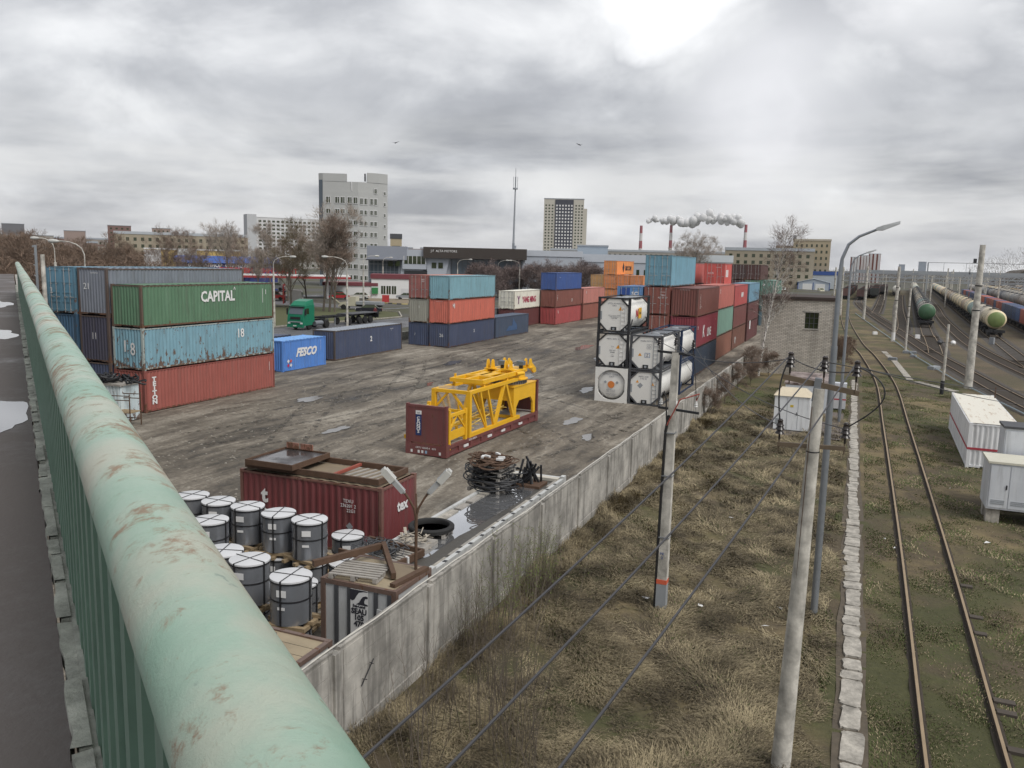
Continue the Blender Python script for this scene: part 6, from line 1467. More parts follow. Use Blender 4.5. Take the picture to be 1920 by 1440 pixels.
def trains():
    r = random.Random(17)
    def tm(h, ru=.12): return paint(pcol(h), ru)
    pal = [tm('b7ac98'), tm('a59c8c'), tm('c2b394'), tm('7f9a90'), tm('8d8a84'), tm('9b9487'), tm('6f7478', .2), tm('b49c7c')]
    gr = paint(pcol('2f5a38'), .06); gr2 = paint(pcol('6a7d3c'), .08); cream = tm('d3bf95', .08)
    def row(x0, y0, n, z, cols, gname, glabel, first=None, skip=0):
        for k in range(n):
            y = y0 + 6 + 12.15 * k; x = x0 + SL * (y - y0)
            if k == 0 and first: tank_wagon(x, y, z, *first)
            else: tank_wagon(x, y, z, glabel, cols[r.randrange(len(cols))], gname, detail=k < 16)
    row(11.9, 170.2, 28, -.42, [pal[i] for i in (0, 1, 2, 3, 5, 2, 4)], 'tank wagons behind the green ended one', 'grey or cream tank wagon in the row led by the all green end', ('pale tank wagon with an all green round end at the head of its row', pal[5], None, gr, 'cap2'))
    row(20.6, 151.0, 30, -.42, [cream, cream, pal[2], pal[3], pal[7], pal[0]], 'tank wagons behind the cream one', 'cream or dull green tank wagon in the row led by the green oval end', ('cream tank wagon with a green oval on its end at the head of its row', cream, None, gr2, 'cap'))
    row(39.3, 196, 24, -.42, [pal[4], pal[6], pal[5], tm('5f6064'), tm('787268')], 'dark tank wagon row', 'dark grey tank wagon in the row beyond the container wagons')
    row(45.6, 205, 24, -.42, [pal[0], pal[7], pal[1], tm('a08a5c')], 'outer tank wagon row', 'tan tank wagon in the outermost row')
    row(52.5, 260, 16, -.42, [pal[7], tm('a08a5c'), pal[1]], 'far tank wagon row', 'ochre tank wagon in the farthest row')
    row(61, 330, 14, -.42, [pal[0], pal[4], pal[6]], 'tank wagons beyond the gantry', 'grey tank wagon far out beyond the lattice gantry'); row(70, 345, 14, -.42, [pal[7], pal[2], tm('6a4a3c')], 'brown tank wagons beyond the gantry', 'brown or tan tank wagon far out beyond the lattice gantry'); row(82, 360, 12, -.42, [pal[5], tm('4c5a78'), pal[1]], 'outlying tank wagons', 'bluish tank wagon in the outlying row beyond the gantry')
    for k in range(46): tag(MB().tube([(0, 0, 0), (0, 0, r.uniform(8, 12))], [.22, .14], 6).bar((-1.6, 0, 8), (1.6, 0, 8), .12).build('catenary_mast', M_POLE, None, (r.uniform(8, 105), r.uniform(280, 640), -.5)), 'slim catenary mast far along the sidings', 'mast', 'catenary masts far along the sidings')
    # container wagons
    cc = ['3f5b8c', '8a4d42', '9c4a3a', 'a8503a', '36507c', '3a4a68', '34466c', '7f3b36', '40506e', '2f4468', '8a4038', '5a5f66']
    for k in range(16):
        y = 152 + 6.7 + 13.2 * k; x = 27.8 + SL * (y - 150); g = -math.atan(SL)
        w = thing('flat_wagon', 'dark flat wagon carrying containers along the sidings', 'flat wagon', (x, y, -.42), g, 'flat wagons with containers')
        link('frame', _wm['frame'], w); link('bogie', _wm['bogie'], w); MB().box(-1.25, 1.25, -6.2, 6.2, 1.22, 1.34).build('floor', M_BLACK, w)
        hh = cc[0] if k == 3 else cc[(k * 5 + 2) % 12]
        for j, yy in enumerate((-3.1, 3.1)):
            h1 = [['8a4d42', '3f5b8c'], ['a8503a', '9c4a3a']][k][j] if k < 2 else cc[r.randrange(12)]
            container(x + CW / 2 + SL * yy, y + yy - L20 / 2, .92, L20, H8, pcol(h1), 'short container riding on a flat wagon in the sidings', front='door' if k < 2 else 'end', rust=.1, rz=g, group='containers on the flat wagons')
    # dark gondolas on the left tracks
    dk = [tm('4a2f2a', .2), tm('2e3230', .2), tm('3a3634', .2), tm('5a3a34', .2)]
    for k in range(9):
        for j, (x0, y0, s) in enumerate(((1.2, 318, .03), (5.6, 345, .03), (9.8, 402, .035), (-4.2, 322, .02))):
            if j == 2 and k > 5: continue
            y = y0 + 12.2 * k
            w = thing('gondola_wagon', 'dark open gondola wagon standing on the left tracks', 'gondola wagon', (x0 + s * (y - y0), y, -.42), -math.atan(s), 'dark gondola wagons'); link('hopper', _wm['hopper'], w, material=dk[(k + j) % 4]); link('frame', _wm['frame'], w); link('bogie', _wm['bogie'], w)
    tank_wagon(14.4, 380, -.42, 'white tank wagon end seen between the dark wagons and the green end', tm('c9c6ba', .04), None)
    for k in range(5): tank_wagon(14.9 + .5 * k, 392.3 + 12.2 * k, -.42, 'pale tank wagon behind the white round end', pal[k], 'tank wagons behind the white round end')
trains()
# ---------------------------------------------------------------- vehicles on the road
def wheel(parent, x, y, r=.5, w=.28, m=None):
    t = MB().lathe([(r * .55, -w / 2), (r * .92, -w / 2), (r, -w * .3), (r, w * .3), (r * .92, w / 2), (r * .55, w / 2)], 18, 'x').build('wheel', M_RUBBER, parent, (x, y, r), smooth=R(40))
    MB().lathe([(r * .54, -w * .35), (r * .54, w * .35)], 14, 'x').build('rim', m or M_GREY, t)
def truck():
    # faces -Y
    t = thing('semi_truck', 'green tractor truck with sleeper cab and roof fairing on the road', 'truck', (-65.6, 86.6, gz(-65, 86) + .02)); G = flat('truck_green', (.012, .19, .105), .3, var=.06)
    MB().prism([(.25, .55), (0, .75), (0, 1.3), (.12, 2.0), (.42, 2.95), (.6, 3.1), (2.35, 3.15), (2.35, 1.0), (2.0, .95), (1.9, .62), (.9, .6)], -1.22, 1.22).build('cab', G, t)
    MB().add([(-1.1, .5, 3.1), (1.1, .5, 3.1), (1.15, 2.35, 3.15), (-1.15, 2.35, 3.15), (-.95, 1.05, 3.62), (.95, 1.05, 3.62), (1.05, 2.35, 3.85), (-1.05, 2.35, 3.85)], [(0, 1, 5, 4), (4, 5, 6, 7), (1, 2, 6, 5), (3, 0, 4, 7), (2, 3, 7, 6)]).build('roof_fairing', G, t)
    MB().add([(-1.05, .095, 2.02), (1.05, .095, 2.02), (1.0, .355, 2.85), (-1.0, .355, 2.85)], [(0, 1, 2, 3)]).build('windscreen', M_GLASSB, t)
    MB().box(-1.15, 1.15, .2, .5, 2.88, 2.98).build('sun_visor', M_BLACK, t)
    for s in (-1, 1):
        MB().add([(s * 1.226, .45, 2.05), (s * 1.226, 1.25, 2.0), (s * 1.226, 1.2, 2.75), (s * 1.226, .62, 2.75)], [(0, 1, 2, 3) if s > 0 else (3, 2, 1, 0)]).build('side_window', M_GLASS, t)
        MB().box(*sorted((s * 1.3, s * 1.5)), .2, .32, 1.9, 2.7).build('mirror', M_BLACK, t)
        MB().box(*sorted((s * .75, s * 1.12)), -.04, .05, .78, .98).build('headlight', M_WHITE, t)
    MB().box(-.75, .75, -.03, .03, 1.35, 1.68).build('grille', M_BLACK, t); MB().box(-1.2, 1.2, -.12, .2, .35, .72).build('bumper', G, t); MB().box(-.26, .26, -.135, -.121, .5, .62).build('number_plate', M_WHITE, t); MB().box(-.9, .9, -.08, -.01, .98, 1.1).build('trim', M_GREY, t)
    MB().box(-.42, .42, .8, 6.6, .75, 1.0).build('chassis', M_BLACK, t)
    for x in (-1.02, 1.02): wheel(t, x, 1.45, .5, .3)
    for x in (-.95, .95): wheel(t, x, 5.2, .5, .5)
    MB().tube([(1.0, 2.6, .75), (1.0, 4.2, .75)], .32, 14).build('fuel_tank', M_GALV, t); MB().box(-1.2, -.8, 2.5, 4.0, .5, 1.0).build('side_box', M_GREY, t); MB().box(-.5, .5, 4.7, 5.7, 1.001, 1.15).build('fifth_wheel', M_BLACK, t)
    tr = thing('skeletal_trailer', 'empty black skeletal container trailer behind the green truck', 'trailer', (-65.6, 91.2, gz(-65, 96) + .02)); 
    b = MB()
    for x in (-.5, .5): b.box(x - .07, x + .07, 0, 13.2, 1.16, 1.42)
    for y in (0, 2.8, 6.2, 9.6, 13.0): b.box(-1.22, 1.22, y, y + .22, 1.2, 1.4)
    b.build('chassis', M_BLACK, tr); MB().box(-1.2, 1.2, 6.4, 13.2, 1.422, 1.5).build('deck', M_DGREY, tr)
    for y in (6.0, 8.6, 10.0, 11.4):
        for x in (-1.0, 1.0): wheel(tr, x, y, .5, .35)
    for x in (-.6, .6): MB().bar((x, 3.2, 0.05), (x, 3.2, 1.2), .12).build('landing_leg', M_GREY, tr)
    MB().box(-1.22, 1.22, 13.2, 13.35, .7, 1.5).build('rear_beam', M_BLACK, tr)
truck()
def car(x, y, rz, col, label, z=None):
    c = thing('parked_car', label, 'car', (x, y, gz(x, y) + .02 if z is None else z), rz); m = flat('car_%s' % '_'.join('%d' % int(k * 99) for k in col), col, .25, .1, var=.03)
    bm_ = [(-2.15, .35), (-2.2, .62), (-2.05, .88), (-1.3, .95), (1.25, .98), (2.1, .86), (2.2, .6), (2.15, .35)]
    MB().prism(bm_, -.86, .86).build('body', m, c)
    ca = MB(); lo_ = [(-1.25, .95), (1.55, .97)]; hi = [(-.55, 1.42), (.95, 1.45)]
    ca.add([(-.8, lo_[0][0], lo_[0][1]), (.8, lo_[0][0], lo_[0][1]), (.8, lo_[1][0], lo_[1][1]), (-.8, lo_[1][0], lo_[1][1]), (-.64, hi[0][0], hi[0][1]), (.64, hi[0][0], hi[0][1]), (.64, hi[1][0], hi[1][1]), (-.64, hi[1][0], hi[1][1])], [(0, 1, 5, 4), (1, 2, 6, 5), (2, 3, 7, 6), (3, 0, 4, 7)]); ca.build('windows', M_GLASS, c)
    MB().box(-.66, .66, hi[0][0] - .03, hi[1][0] + .03, 1.42, 1.48).build('roof', m, c)
    for s in (-1, 1):
        MB().bar((s * .72, .2, .97), (s * .65, .2, 1.43), .05, .1).build('pillar', m, c)
        for y in (-1.35, 1.4): wheel(c, s * .8, y, .31, .2, M_GALV)
        MB().box(*sorted((s * .5, s * .8)), -2.22, -2.17, .6, .75).build('headlight', M_WHITE, c); MB().box(*sorted((s * .5, s * .8)), 2.17, 2.22, .62, .76).build('tail_light', flat('tail_red', (.4, .02, .02), .4), c)
    return c
car(-75.2, 119.0, R(-60), (.02, .02, .028), 'black sedan turning at the road bend')
car(-93.6, 163.6, R(-70), (.32, .34, .36), 'silver sedan parked by the white workshop')
car(-101.5, 157, R(-75), (.66, .66, .62), 'white sedan parked before the white workshop')
car(-103.5, 152, R(-60), (.38, .03, .035), 'red car parked beside the sandy island')
car(-108, 158, R(-50), (.25, .36, .36), 'pale turquoise car parked left of the white sedan')
tag(MB().prism([(-1, 0), (1, 0), (.9, 1.3), (-.9, 1.3)], -.7, .7).box(-.74, .74, -.8, .8, 1.3, 1.42).build('kiosk_box', flat('box_red', (.38, .03, .03), .5), None, (-91, 150.5, gz(-91, 150)), .5), 'red roadside box on the sandy island', 'box')
def person(x, y):
    p = thing('person', 'person in a dark red jacket and dark trousers walking beside the trailer', 'person', (x, y, gz(x, y) + .02))
    me = bpy.data.meshes.new('body'); V = [(0, 0, .95), (0, .02, 1.2), (0, .02, 1.42), (0, 0, 1.5), (0, -.02, 1.62), (0, -.01, 1.74), (.1, 0, .88), (.13, -.12, .5), (.14, -.04, .08), (.14, -.18, .03), (-.1, 0, .88), (-.12, .1, .5), (-.12, .22, .1), (-.12, .1, .03), (.2, .01, 1.4), (.27, .06, 1.12), (.25, -.06, .88), (-.2, .01, 1.4), (-.27, -.04, 1.12), (-.24, -.16, .9)]
    E = [(0, 1), (1, 2), (2, 3), (3, 4), (4, 5), (0, 6), (6, 7), (7, 8), (8, 9), (0, 10), (10, 11), (11, 12), (12, 13), (2, 14), (14, 15), (15, 16), (2, 17), (17, 18), (18, 19)]
    me.from_pydata(V, E, []); o = link('body', me, p)
    md = o.modifiers.new('skin', 'SKIN'); sv = me.skin_vertices[0].data
    rad = [.15, .16, .17, .06, .085, .07, .1, .075, .05, .04, .1, .075, .05, .04, .075, .05, .035, .075, .05, .035]
    for i, r_ in enumerate(rad): sv[i].radius = (r_, r_ * .8); sv[i].use_root = i == 0
    o.modifiers.new('sub', 'SUBSURF').levels = 1; o.modifiers['sub'].render_levels = 2
    def fn(t, b):
        z = t.sep(t.node('ShaderNodeTexCoord').outputs['Object'])[2]
        t.put(b.inputs['Base Color'], t.ramp(t.math('DIVIDE', z, 1.8), [(0, (.02, .02, .022)), (.50, (.025, .025, .03)), (.505, (.16, .03, .035)), (.83, (.16, .03, .035)), (.835, (.4, .25, .18)), (.94, (.4, .25, .18)), (.945, (.03, .02, .015))], 'CONSTANT')); b.inputs['Roughness'].default_value = .8
    me.materials.append(mat('person_clothes', fn))
person(-68.7, 110.5)
def transporter():
    M_RED = flat('transporter_red', (.36, .035, .03), .45); z = gz(-100, 125)
    t = thing('car_transporter', 'red car transporter with two loaded decks under the trees', 'truck', (-108, 117, z), R(-58))
    for x in (-1.25, 1.25):
        for y in (0.4, 4.5, 9, 13.6): MB().bar((x, y, .6), (x, y, 4.1), .22, .3).build('post', M_RED, t)
    for zz in (1.0, 2.7): MB().box(-1.25, 1.25, 0, 14, zz, zz + .16).build('deck', M_DGREY, t)
    for y in (9.5, 10.8): 
        for x in (-1.1, 1.1): wheel(t, x, y, .48, .3)
    MB().prism([(14.6, .5), (16.9, .5), (16.95, 1.4), (16.7, 3.0), (14.6, 3.1)], -1.2, 1.2).build('cab', flat('cab_silver', (.30, .29, .28), .35), t); MB().box(-1.1, 1.1, 16.75, 16.9, 1.7, 2.7).build('windscreen', M_GLASS, t)
    for x in (-1.05, 1.05): wheel(t, x, 15.8, .48, .3)
    ca, sa = math.cos(R(-58)), math.sin(R(-58)); r = random.Random(6); k = 0
    for zz in (1.18, 2.88):
        for y in (2.3, 7.0, 11.6):
            car(-108 - y * sa, 117 + y * ca, R(-58), [(.5, .5, .5), (.05, .05, .06), (.4, .04, .04), (.6, .6, .58), (.08, .09, .12), (.3, .31, .33)][k], ['grey', 'black', 'red', 'white', 'dark blue', 'silver'][k] + ' car on the %s deck of the red transporter' % ('lower' if zz < 2 else 'upper'), z + zz); k += 1
    c = thing('cab_truck', 'cream old truck with long bonnet behind the tree trunks', 'truck', (-84.5, 124.8, gz(-84, 124)), R(-75)); CR = flat('truck_cream', (.55, .52, .40), .5)
    MB().prism([(0, .7), (0, 1.3), (1.3, 1.5), (1.6, 2.3), (2.9, 2.35), (2.9, .7)], -1.05, 1.05).build('cab', CR, c); MB().box(-1.1, 1.1, -.25, 0, .5, .8).build('bumper', CR, c); MB().add([(-.9, 1.33, 1.55), (.9, 1.33, 1.55), (.85, 1.58, 2.25), (-.85, 1.58, 2.25)], [(0, 1, 2, 3)]).build('windscreen', M_GLASS, c)
    MB().box(-1.15, 1.15, 3.0, 7.5, 1.0, 1.5).build('body', M_GREY, c); MB().box(-.4, .4, .3, 7.4, .6, .9).build('chassis', M_BLACK, c)
    for y in (.7, 5.0, 6.2):
        for x in (-.95, .95): wheel(c, x, y, .48, .3)
    MB().bar((.9, -.1, 1.2), (2.3, -.9, 2.2), .18).build('crane_arm', CR, c)
transporter()

# ---------------------------------------------------------------- buildings behind
def bmat(name, c, var=.1): return flat(name, c, .85, var=var, scale=.25)
def wins(parent, rects, y, m, depth=.25, name='windows'):   # small far windows: one joined part of real boxes
    b = MB()
    for x0, x1, z0, z1 in rects: b.box(x0, x1, y - .04, y + depth, z0, z1)
    return stuff(b.build(name, m, parent))
def grid(x0, x1, nx, z0, z1, nz, fw=.5, fh=.5):
    out = []
    for j in range(nz):
        for i in range(nx):
            cx = x0 + (i + .5) * (x1 - x0) / nx; cz = z0 + (j + .5) * (z1 - z0) / nz; w = (x1 - x0) / nx * fw / 2; h = (z1 - z0) / nz * fh / 2
            out.append((cx - w, cx + w, cz - h, cz + h))
    return out
def building(name, label, c, yaw, w, d, h, wall, rects=(), roof=None, roofh=.4, wm=None, z=0.4, cat='building'):
    b = thing(name, label, cat, (c[0], c[1], z), R(yaw)); MB().box(-w / 2, w / 2, 0, d, 0, h).build('wall', wall, b)
    MB().box(-w / 2 - .2, w / 2 + .2, -.2, d + .2, h + .002, h + roofh).build('roof', roof or M_GREY, b)
    if rects: wins(b, rects, 0, wm or M_GLASS)
    return b
def tower():
    W = bmat('tower_panel', (.42, .425, .41), .05); h = 33.5
    t = thing('office_tower', 'grey panel clad office tower with stepped roofline and white framed windows', 'building', (-149, 227, .4), R(33.3))
    pl = [(-10.7, 1.2), (-9.4, .2), (1.5, -1.2), (7.9, .6), (10.7, 2.6), (10.7, 14), (-10.7, 14)]
    MB().prism(pl, 0, h - 3.4, axis='z').build('wall', W, t)
    MB().prism([(-10.7, 1.25), (-9.4, .25), (1.4, -1.0), (7.9, .75), (10.7, 2.7), (10.6, 13.9), (-10.6, 13.9)], h - 3.398, h - .4, axis='z').build('upper_wall', W, t)
    MB().prism([(-10.72, 1.2), (-9.4, .18), (-2.0, -.7), (-2.0, 6), (-10.72, 6)], h - .398, h + 2.0, axis='z').build('parapet', W, t); MB().prism([(4.2, -.3), (7.9, .6), (10.72, 2.6), (10.72, 8), (4.2, 8)], h - .398, h + 2.6, axis='z').build('parapet', W, t)
    MB().tube([(3.6, 1, h), (3.6, 1, h + 2.4)], .25, 8).build('vent', M_DGREY, t); MB().bar((-.5, -.9, h - 3.2), (-.6, -.9, h - .3), .2).build('pipe', M_WHITE, t)
    MB().add([(-10.62, 1.08, 0), (-9.5, .22, 0), (-9.5, .22, h), (-10.62, 1.08, h)], [(0, 1, 2, 3)]).build('glass_strip', M_GLASSB, t)
    def win(seg, u, z, w=1.35, hh=1.55):
        a, b = [Vector((*p, 0)) for p in seg]; dx = (b - a).normalized(); n = Vector((dx.y, -dx.x, 0)); p = a + dx * u
        o = MB()
        q = [p + dx * (sx * w / 2) + Vector((0, 0, z + sz * hh / 2)) + n * .06 for sx, sz in ((-1, -1), (1, -1), (1, 1), (-1, 1))]
        wo = MB().add(q, [(0, 1, 2, 3)]).build('window', M_GLASS, t); f = MB()
        for s in (-1, 1): f.bar(p + dx * (s * w / 2) + n * .1 + Vector((0, 0, z - hh / 2)), p + dx * (s * w / 2) + n * .1 + Vector((0, 0, z + hh / 2)), .12); f.bar(p - dx * w / 2 + n * .1 + Vector((0, 0, z + s * hh / 2)), p + dx * w / 2 + n * .1 + Vector((0, 0, z + s * hh / 2)), .12)
        f.bar(p + dx * .1 + n * .1 + Vector((0, 0, z - hh / 2)), p + dx * .1 + n * .1 + Vector((0, 0, z + hh / 2)), .1); f.build('frame', M_WHITE, wo)
    s1 = (pl[1], pl[2]); s2 = (pl[2], pl[3]); s3 = (pl[3], pl[4])
    for fl in range(8):
        z = h - 6.1 - 3.42 * fl
        if z < 1: break
        hh = 2.0 if fl == 0 else 1.45
        for u in (1.6, 4.4, 6.1, 8.3, 10.1): win(s1, u, z, hh=hh)
        for u in (1.0, 2.4, 4.3, 5.6): win(s2, u, z - .2, w=1.05, hh=hh)
        win(s3, 2.3, z + 2.6, w=.9, hh=1.1)
    win(s2, 5.6, h - 3.0, w=1.0)
tower()
def showroom():
    G = bmat('cladding_grey', (.42, .45, .50), .05); D = bmat('cladding_dark', (.27, .29, .335), .05)
    s = thing('car_showroom', 'long grey clad car showroom with dark brown lettered fascia and glass fronts', 'building', (-104, 204, .4), R(27))
    MB().box(-21.4, 21.4, 1.2, 24, 0, 11.4).build('wall', G, s)
    MB().box(-21.6, -10.9, -.4, 8, 9.3, 12.9).build('upper_box', D, s); MB().box(-21.8, -13.5, -1.6, -.4, 9.0, 9.35).build('canopy', M_DGREY, s)
    MB().prism([(-13.2, 0), (-12.2, 9.2), (-6.5, 9.2), (-6.5, 0)], .2, 1.2, axis='y').build('front_block', G, s)
    MB().box(-12.1, -5.6, -.3, 1.15, 6.9, 12.2).build('bay', G, s); MB().box(-11.7, -5.9, -.36, -.31, 8.3, 10.4).build('bay_window', M_GLASS, s)
    for i in range(6): MB().box(-11.7 + i * 1.16 - .06, -11.7 + i * 1.16 + .06, -.42, -.37, 8.3, 10.4).build('mullion', M_WHITE, s)
    MB().box(-11.6, -5.4, -.1, 1.15, 3.6, 6.5).build('dark_entry', M_BLACK, s); MB().prism([(-5.5, 0), (-5.5, 10.6), (.8, 10.6), (-1.6, 0)], .1, 1.1, axis='y').build('front_block', G, s)
    for x in (-15.9, -14.0, -4.2, -2.4): MB().box(x, x + 1.25, -.02 if x > -10 else -.5, .3, 7.3 if x > -10 else 7.6, 8.8 if x > -10 else 9.0).build('window', M_GLASS, s)
    g = MB().box(-21.2, -13.2, .9, 1.15, 0, 9.2).build('glass_front', M_GLASSB, s)
    for i in range(8): MB().box(-21 + i * 1.1, -20.9 + i * 1.1, .84, .898, 0, 9.2).build('mullion', M_GREY, g)
    for z in (2, 4, 6, 8): MB().box(-21.2, -13.2, .84, .898, z, z + .1).build('transom', M_GREY, g)
    g = MB().box(1.0, 20.6, .9, 1.15, 0, 9.8).build('glass_front', M_GLASSB, s)
    for i in range(14): MB().box(1.2 + i * 1.45, 1.32 + i * 1.45, .84, .898, 0, 9.8).build('mullion', M_DGREY, g)
    MB().box(-6.5, 21.6, -1.2, 6, 10.0, 12.95).build('fascia', bmat('fascia_brown', (.052, .042, .036)), s); lettering('J F  ALTA MOTORS', s, (-.9, -1.21, 11.9), FF, .85)
    building('grey_hall', 'light grey hall with metal roof joined to the showroom right end', (-80, 221), 19.8, 17, 20, 11.2, G, roof=bmat('metal_roof', (.5, .53, .58)), roofh=1.6)
    building('grey_hall', 'grey hall with narrow upright windows right of the showroom', (-64, 232), 15, 22, 26, 10.0, G, grid(-10, 9, 9, 5.2, 8.4, 1, .4, .8), roof=bmat('metal_roof', (.5, .53, .58)), roofh=2.2)
    building('bluegrey_block', 'blue grey flat block rising behind the showroom right end', (-74, 240), 16, 9, 10, 14.6, bmat('block_bluegrey', (.30, .35, .40)))
    b = building('white_workshop', 'low white workshop with dark red parapet and garage door', (-94.5, 166.5), 30, 17, 10, 5.0, bmat('workshop_white', (.70, .70, .69), .04), roof=bmat('parapet_red', (.17, .045, .055)), roofh=1.0)
    for x in (-6.3, -5.1, -3.9): MB().box(x, x + .95, -.06, .05, 1.6, 3.4).build('window', M_GLASS, b); MB().box(x + .42, x + .5, -.1, -.061, 1.6, 3.4).build('mullion', M_WHITE, b)
    MB().box(-1.8, 1.1, -.05, .05, 0, 2.9).build('garage_door', bmat('door_white', (.62, .62, .62)), b); MB().box(-8.4, -7.0, -.4, 0, 1.6, 3.0).build('green_board', flat('board_green', (.03, .2, .06), .6), b)
    b = building('white_annex', 'low white annex with red roof edge left of the workshop', (-106, 160), 30, 12, 8, 3.3, bmat('workshop_white', (.70, .70, .69)), roof=bmat('parapet_red', (.17, .045, .055)), roofh=.7)
showroom()
def town():
    AW = bmat('apartment_white', (.60, .60, .60), .05); BE = bmat('beige_wall', (.40, .335, .225), .08); BE2 = bmat('beige_wall2', (.34, .295, .22), .08)
    b = building('apartment_slab', 'long white apartment slab with rows of dark windows behind the bare trees', (-480, 627), 52, 74, 14, 43.5, AW, grid(-28, 36, 16, 1, 42, 12, .62, .5), roof=AW)
    MB().box(-37.2, -29, -.3, 14, 0, 46).build('stair_block', bmat('apartment_grey', (.48, .49, .5)), b)
    h = building('high_rise', 'tall cream high rise with dark checkered middle strip', (-269, 774), 19.2, 38.5, 18, 70.5, bmat('highrise_cream', (.50, .475, .41), .05), grid(-18.8, -9.5, 3, 2, 66, 22, .5, .5) + grid(10.2, 19, 3, 2, 66, 22, .5, .5), roofh=.8)
    MB().box(-8.4, 9.2, -.7, 0, 2, 70).build('dark_strip', bmat('strip_dark', (.055, .058, .075)), h); wins(h, grid(-8.2, 9, 6, 4, 66, 20, .5, .5), -.75, M_WHITE, .04, 'checker_panels'); MB().box(19.3, 22.5, 2, 18, 0, 62).build('balcony_side', bmat('highrise_cream', (.50, .475, .41)), h)
    for i, (c, yw, w, hh, lab) in enumerate((((-333, 345), 44.2, 66, 19.2, 'five storey beige housing block behind the brown thicket'), ((-41, 419), 5.6, 41, 17.6, 'long beige apartment block right of the birch'), ((-133, 583), 12.9, 150, 18.5, 'long low grey beige housing row on the skyline'))):
        building('housing_block', lab, c, yw, w, 14, hh, [BE2, BE2, bmat('far_wall', (.33, .31, .28))][i], grid(-w / 2 + 1, w / 2 - 1, int(w / 3.6), 1, hh - .8, 5, .42, .5), roof=bmat('roof_pale', (.42, .45, .48)), roofh=1.4)
    r = random.Random(2); 
    b = building('housing_block', 'taller beige block with flat cornice at the right of the skyline', (-23, 440), 3, 17.5, 14, 23.2, BE, grid(-8.2, 8.2, 7, 1, 22.4, 7, .38, .45), roof=bmat('cornice_beige', (.45, .40, .31)), roofh=.9); MB().box(-17, -8.9, 2, 13, 0, 20.8).build('wing', bmat('wing_brown', (.24, .19, .15)), b); MB().box(-9, -7.5, 3, 5, 23.2, 26).build('chimney', M_GREY, b)
    building('white_hall', 'white hall with pale hipped roof behind the teal container', (-47, 297), 9, 12, 14, 11.0, AW, [(-1.5, -.4, 7, 8.5)], roof=bmat('roof_white', (.6, .64, .66)), roofh=2.4)
    # gabled blue trimmed hall with vans
    g = thing('gabled_hall', 'light blue gabled hall with two wide doors near the rail tracks', 'building', (-19.5, 412, -.3), R(3)); LB = bmat('hall_blue', (.40, .45, .52))
    MB().prism([(-7, 0), (7, 0), (7, 4.0), (0, 5.6), (-7, 4.0)], 0, 12, axis='y').build('wall', LB, g)
    for s in (-1, 1): MB().add([(s * 7.4, -.4, 3.95), (0, -.4, 5.72), (0, 12.4, 5.72), (s * 7.4, 12.4, 3.95)], [(0, 1, 2, 3) if s > 0 else (3, 2, 1, 0)]).build('roof', bmat('roof_paleblue', (.45, .52, .6)), g)
    for x in (-4.8, .8): MB().box(x, x + 4.2, -.06, .0, 0, 3.4).build('garage_door', M_WHITE, g)
    for x in (-7, -.3, 6.8): MB().box(x, x + .3, -.1, -.0, 0, 4.0).build('pilaster', bmat('trim_blue', (.05, .1, .3)), g)
    building('blue_store', 'long low store with royal blue roof band behind the gabled hall', (-22, 436), 2.3, 30, 14, 6.6, bmat('store_pale', (.5, .55, .6)), roof=bmat('band_blue', (.045, .10, .33)), roofh=1.8)
    for i, (x, y, c, lab) in enumerate(((-31.5, 392, (.68, .68, .68), 'white van parked beside the gabled hall'), (-15.5, 396, (.62, .60, .45), 'pale yellow van parked before the gabled hall'), (-36, 390, (.10, .09, .16), 'dark violet van parked left of the white van'))):
        v = thing('parked_van', lab, 'van', (x, y, -.45), .3); MB().prism([(-2.4, .35), (-2.45, 1.0), (-1.7, 1.25), (-1.2, 2.0), (2.3, 2.05), (2.4, .35)], -.95, .95).build('body', flat('van%d' % i, c, .35), v); MB().add([(-.85, -1.72, 1.27), (.85, -1.72, 1.27), (.8, -1.22, 1.97), (-.8, -1.22, 1.97)], [(0, 1, 2, 3)]).build('windscreen', M_GLASS, v)
        for s in (-.85, .85):
            for yy in (-1.5, 1.5): wheel(v, s, yy, .34, .22)
    # red white towers far along the line
    for i, (x, y, w, h) in enumerate(((-4.5, 690, 6, 19), (2, 700, 6, 20.5), (9.5, 705, 8.5, 22), (62, 1500, 9, 20), (92, 1500, 11, 25), (-30, 640, 12, 16))):
        b = building('tower_block', ['red and white tower block left in the far row by the tracks', 'red and white tower block in the middle of the far row', 'red and white tower block at the end of the far row', 'pale far tower at the end of the railway', 'pale blue far tower beyond the gantry', 'brick red block behind the blue store'][i], (x, y), -1, w, 12, h, bmat('tower_red' if i in (0, 1, 2, 5) else 'tower_far', (.27, .10, .075) if i in (0, 1, 2, 5) else (.34, .38, .44)), roof=M_GREY)
        if i in (0, 1, 2): 
            for k in range(3): MB().box(-w / 2 + 1 + k * w / 3, -w / 2 + 2.6 + k * w / 3, -.6, 0, 0, h).build('white_bay', AW, b)
    # left side shops and skyline
    b = building('yellow_shop', 'yellow and white shop building behind the blue roofed shop', (-206, 218), 43.4, 30, 14, 10.8, bmat('shop_yellow', (.55, .40, .14), .05), roof=M_WHITE, roofh=.5)
    MB().box(-15.2, -10, -.5, 6, 0, 10.6).build('white_wing', AW, b); MB().box(-5, 1, -.4, 4, 0, 11.2).build('white_wing', bmat('wing_glass', (.5, .52, .52)), b)
    s = thing('blue_shop', 'long shop with bright blue gabled roof and white sign lettering', 'building', (-152, 172, .4), R(41.5)); 
    MB().box(-12, 13, 0, 9, 0, 7.5).build('wall', bmat('shop_blue', (.035, .05, .19)), s)
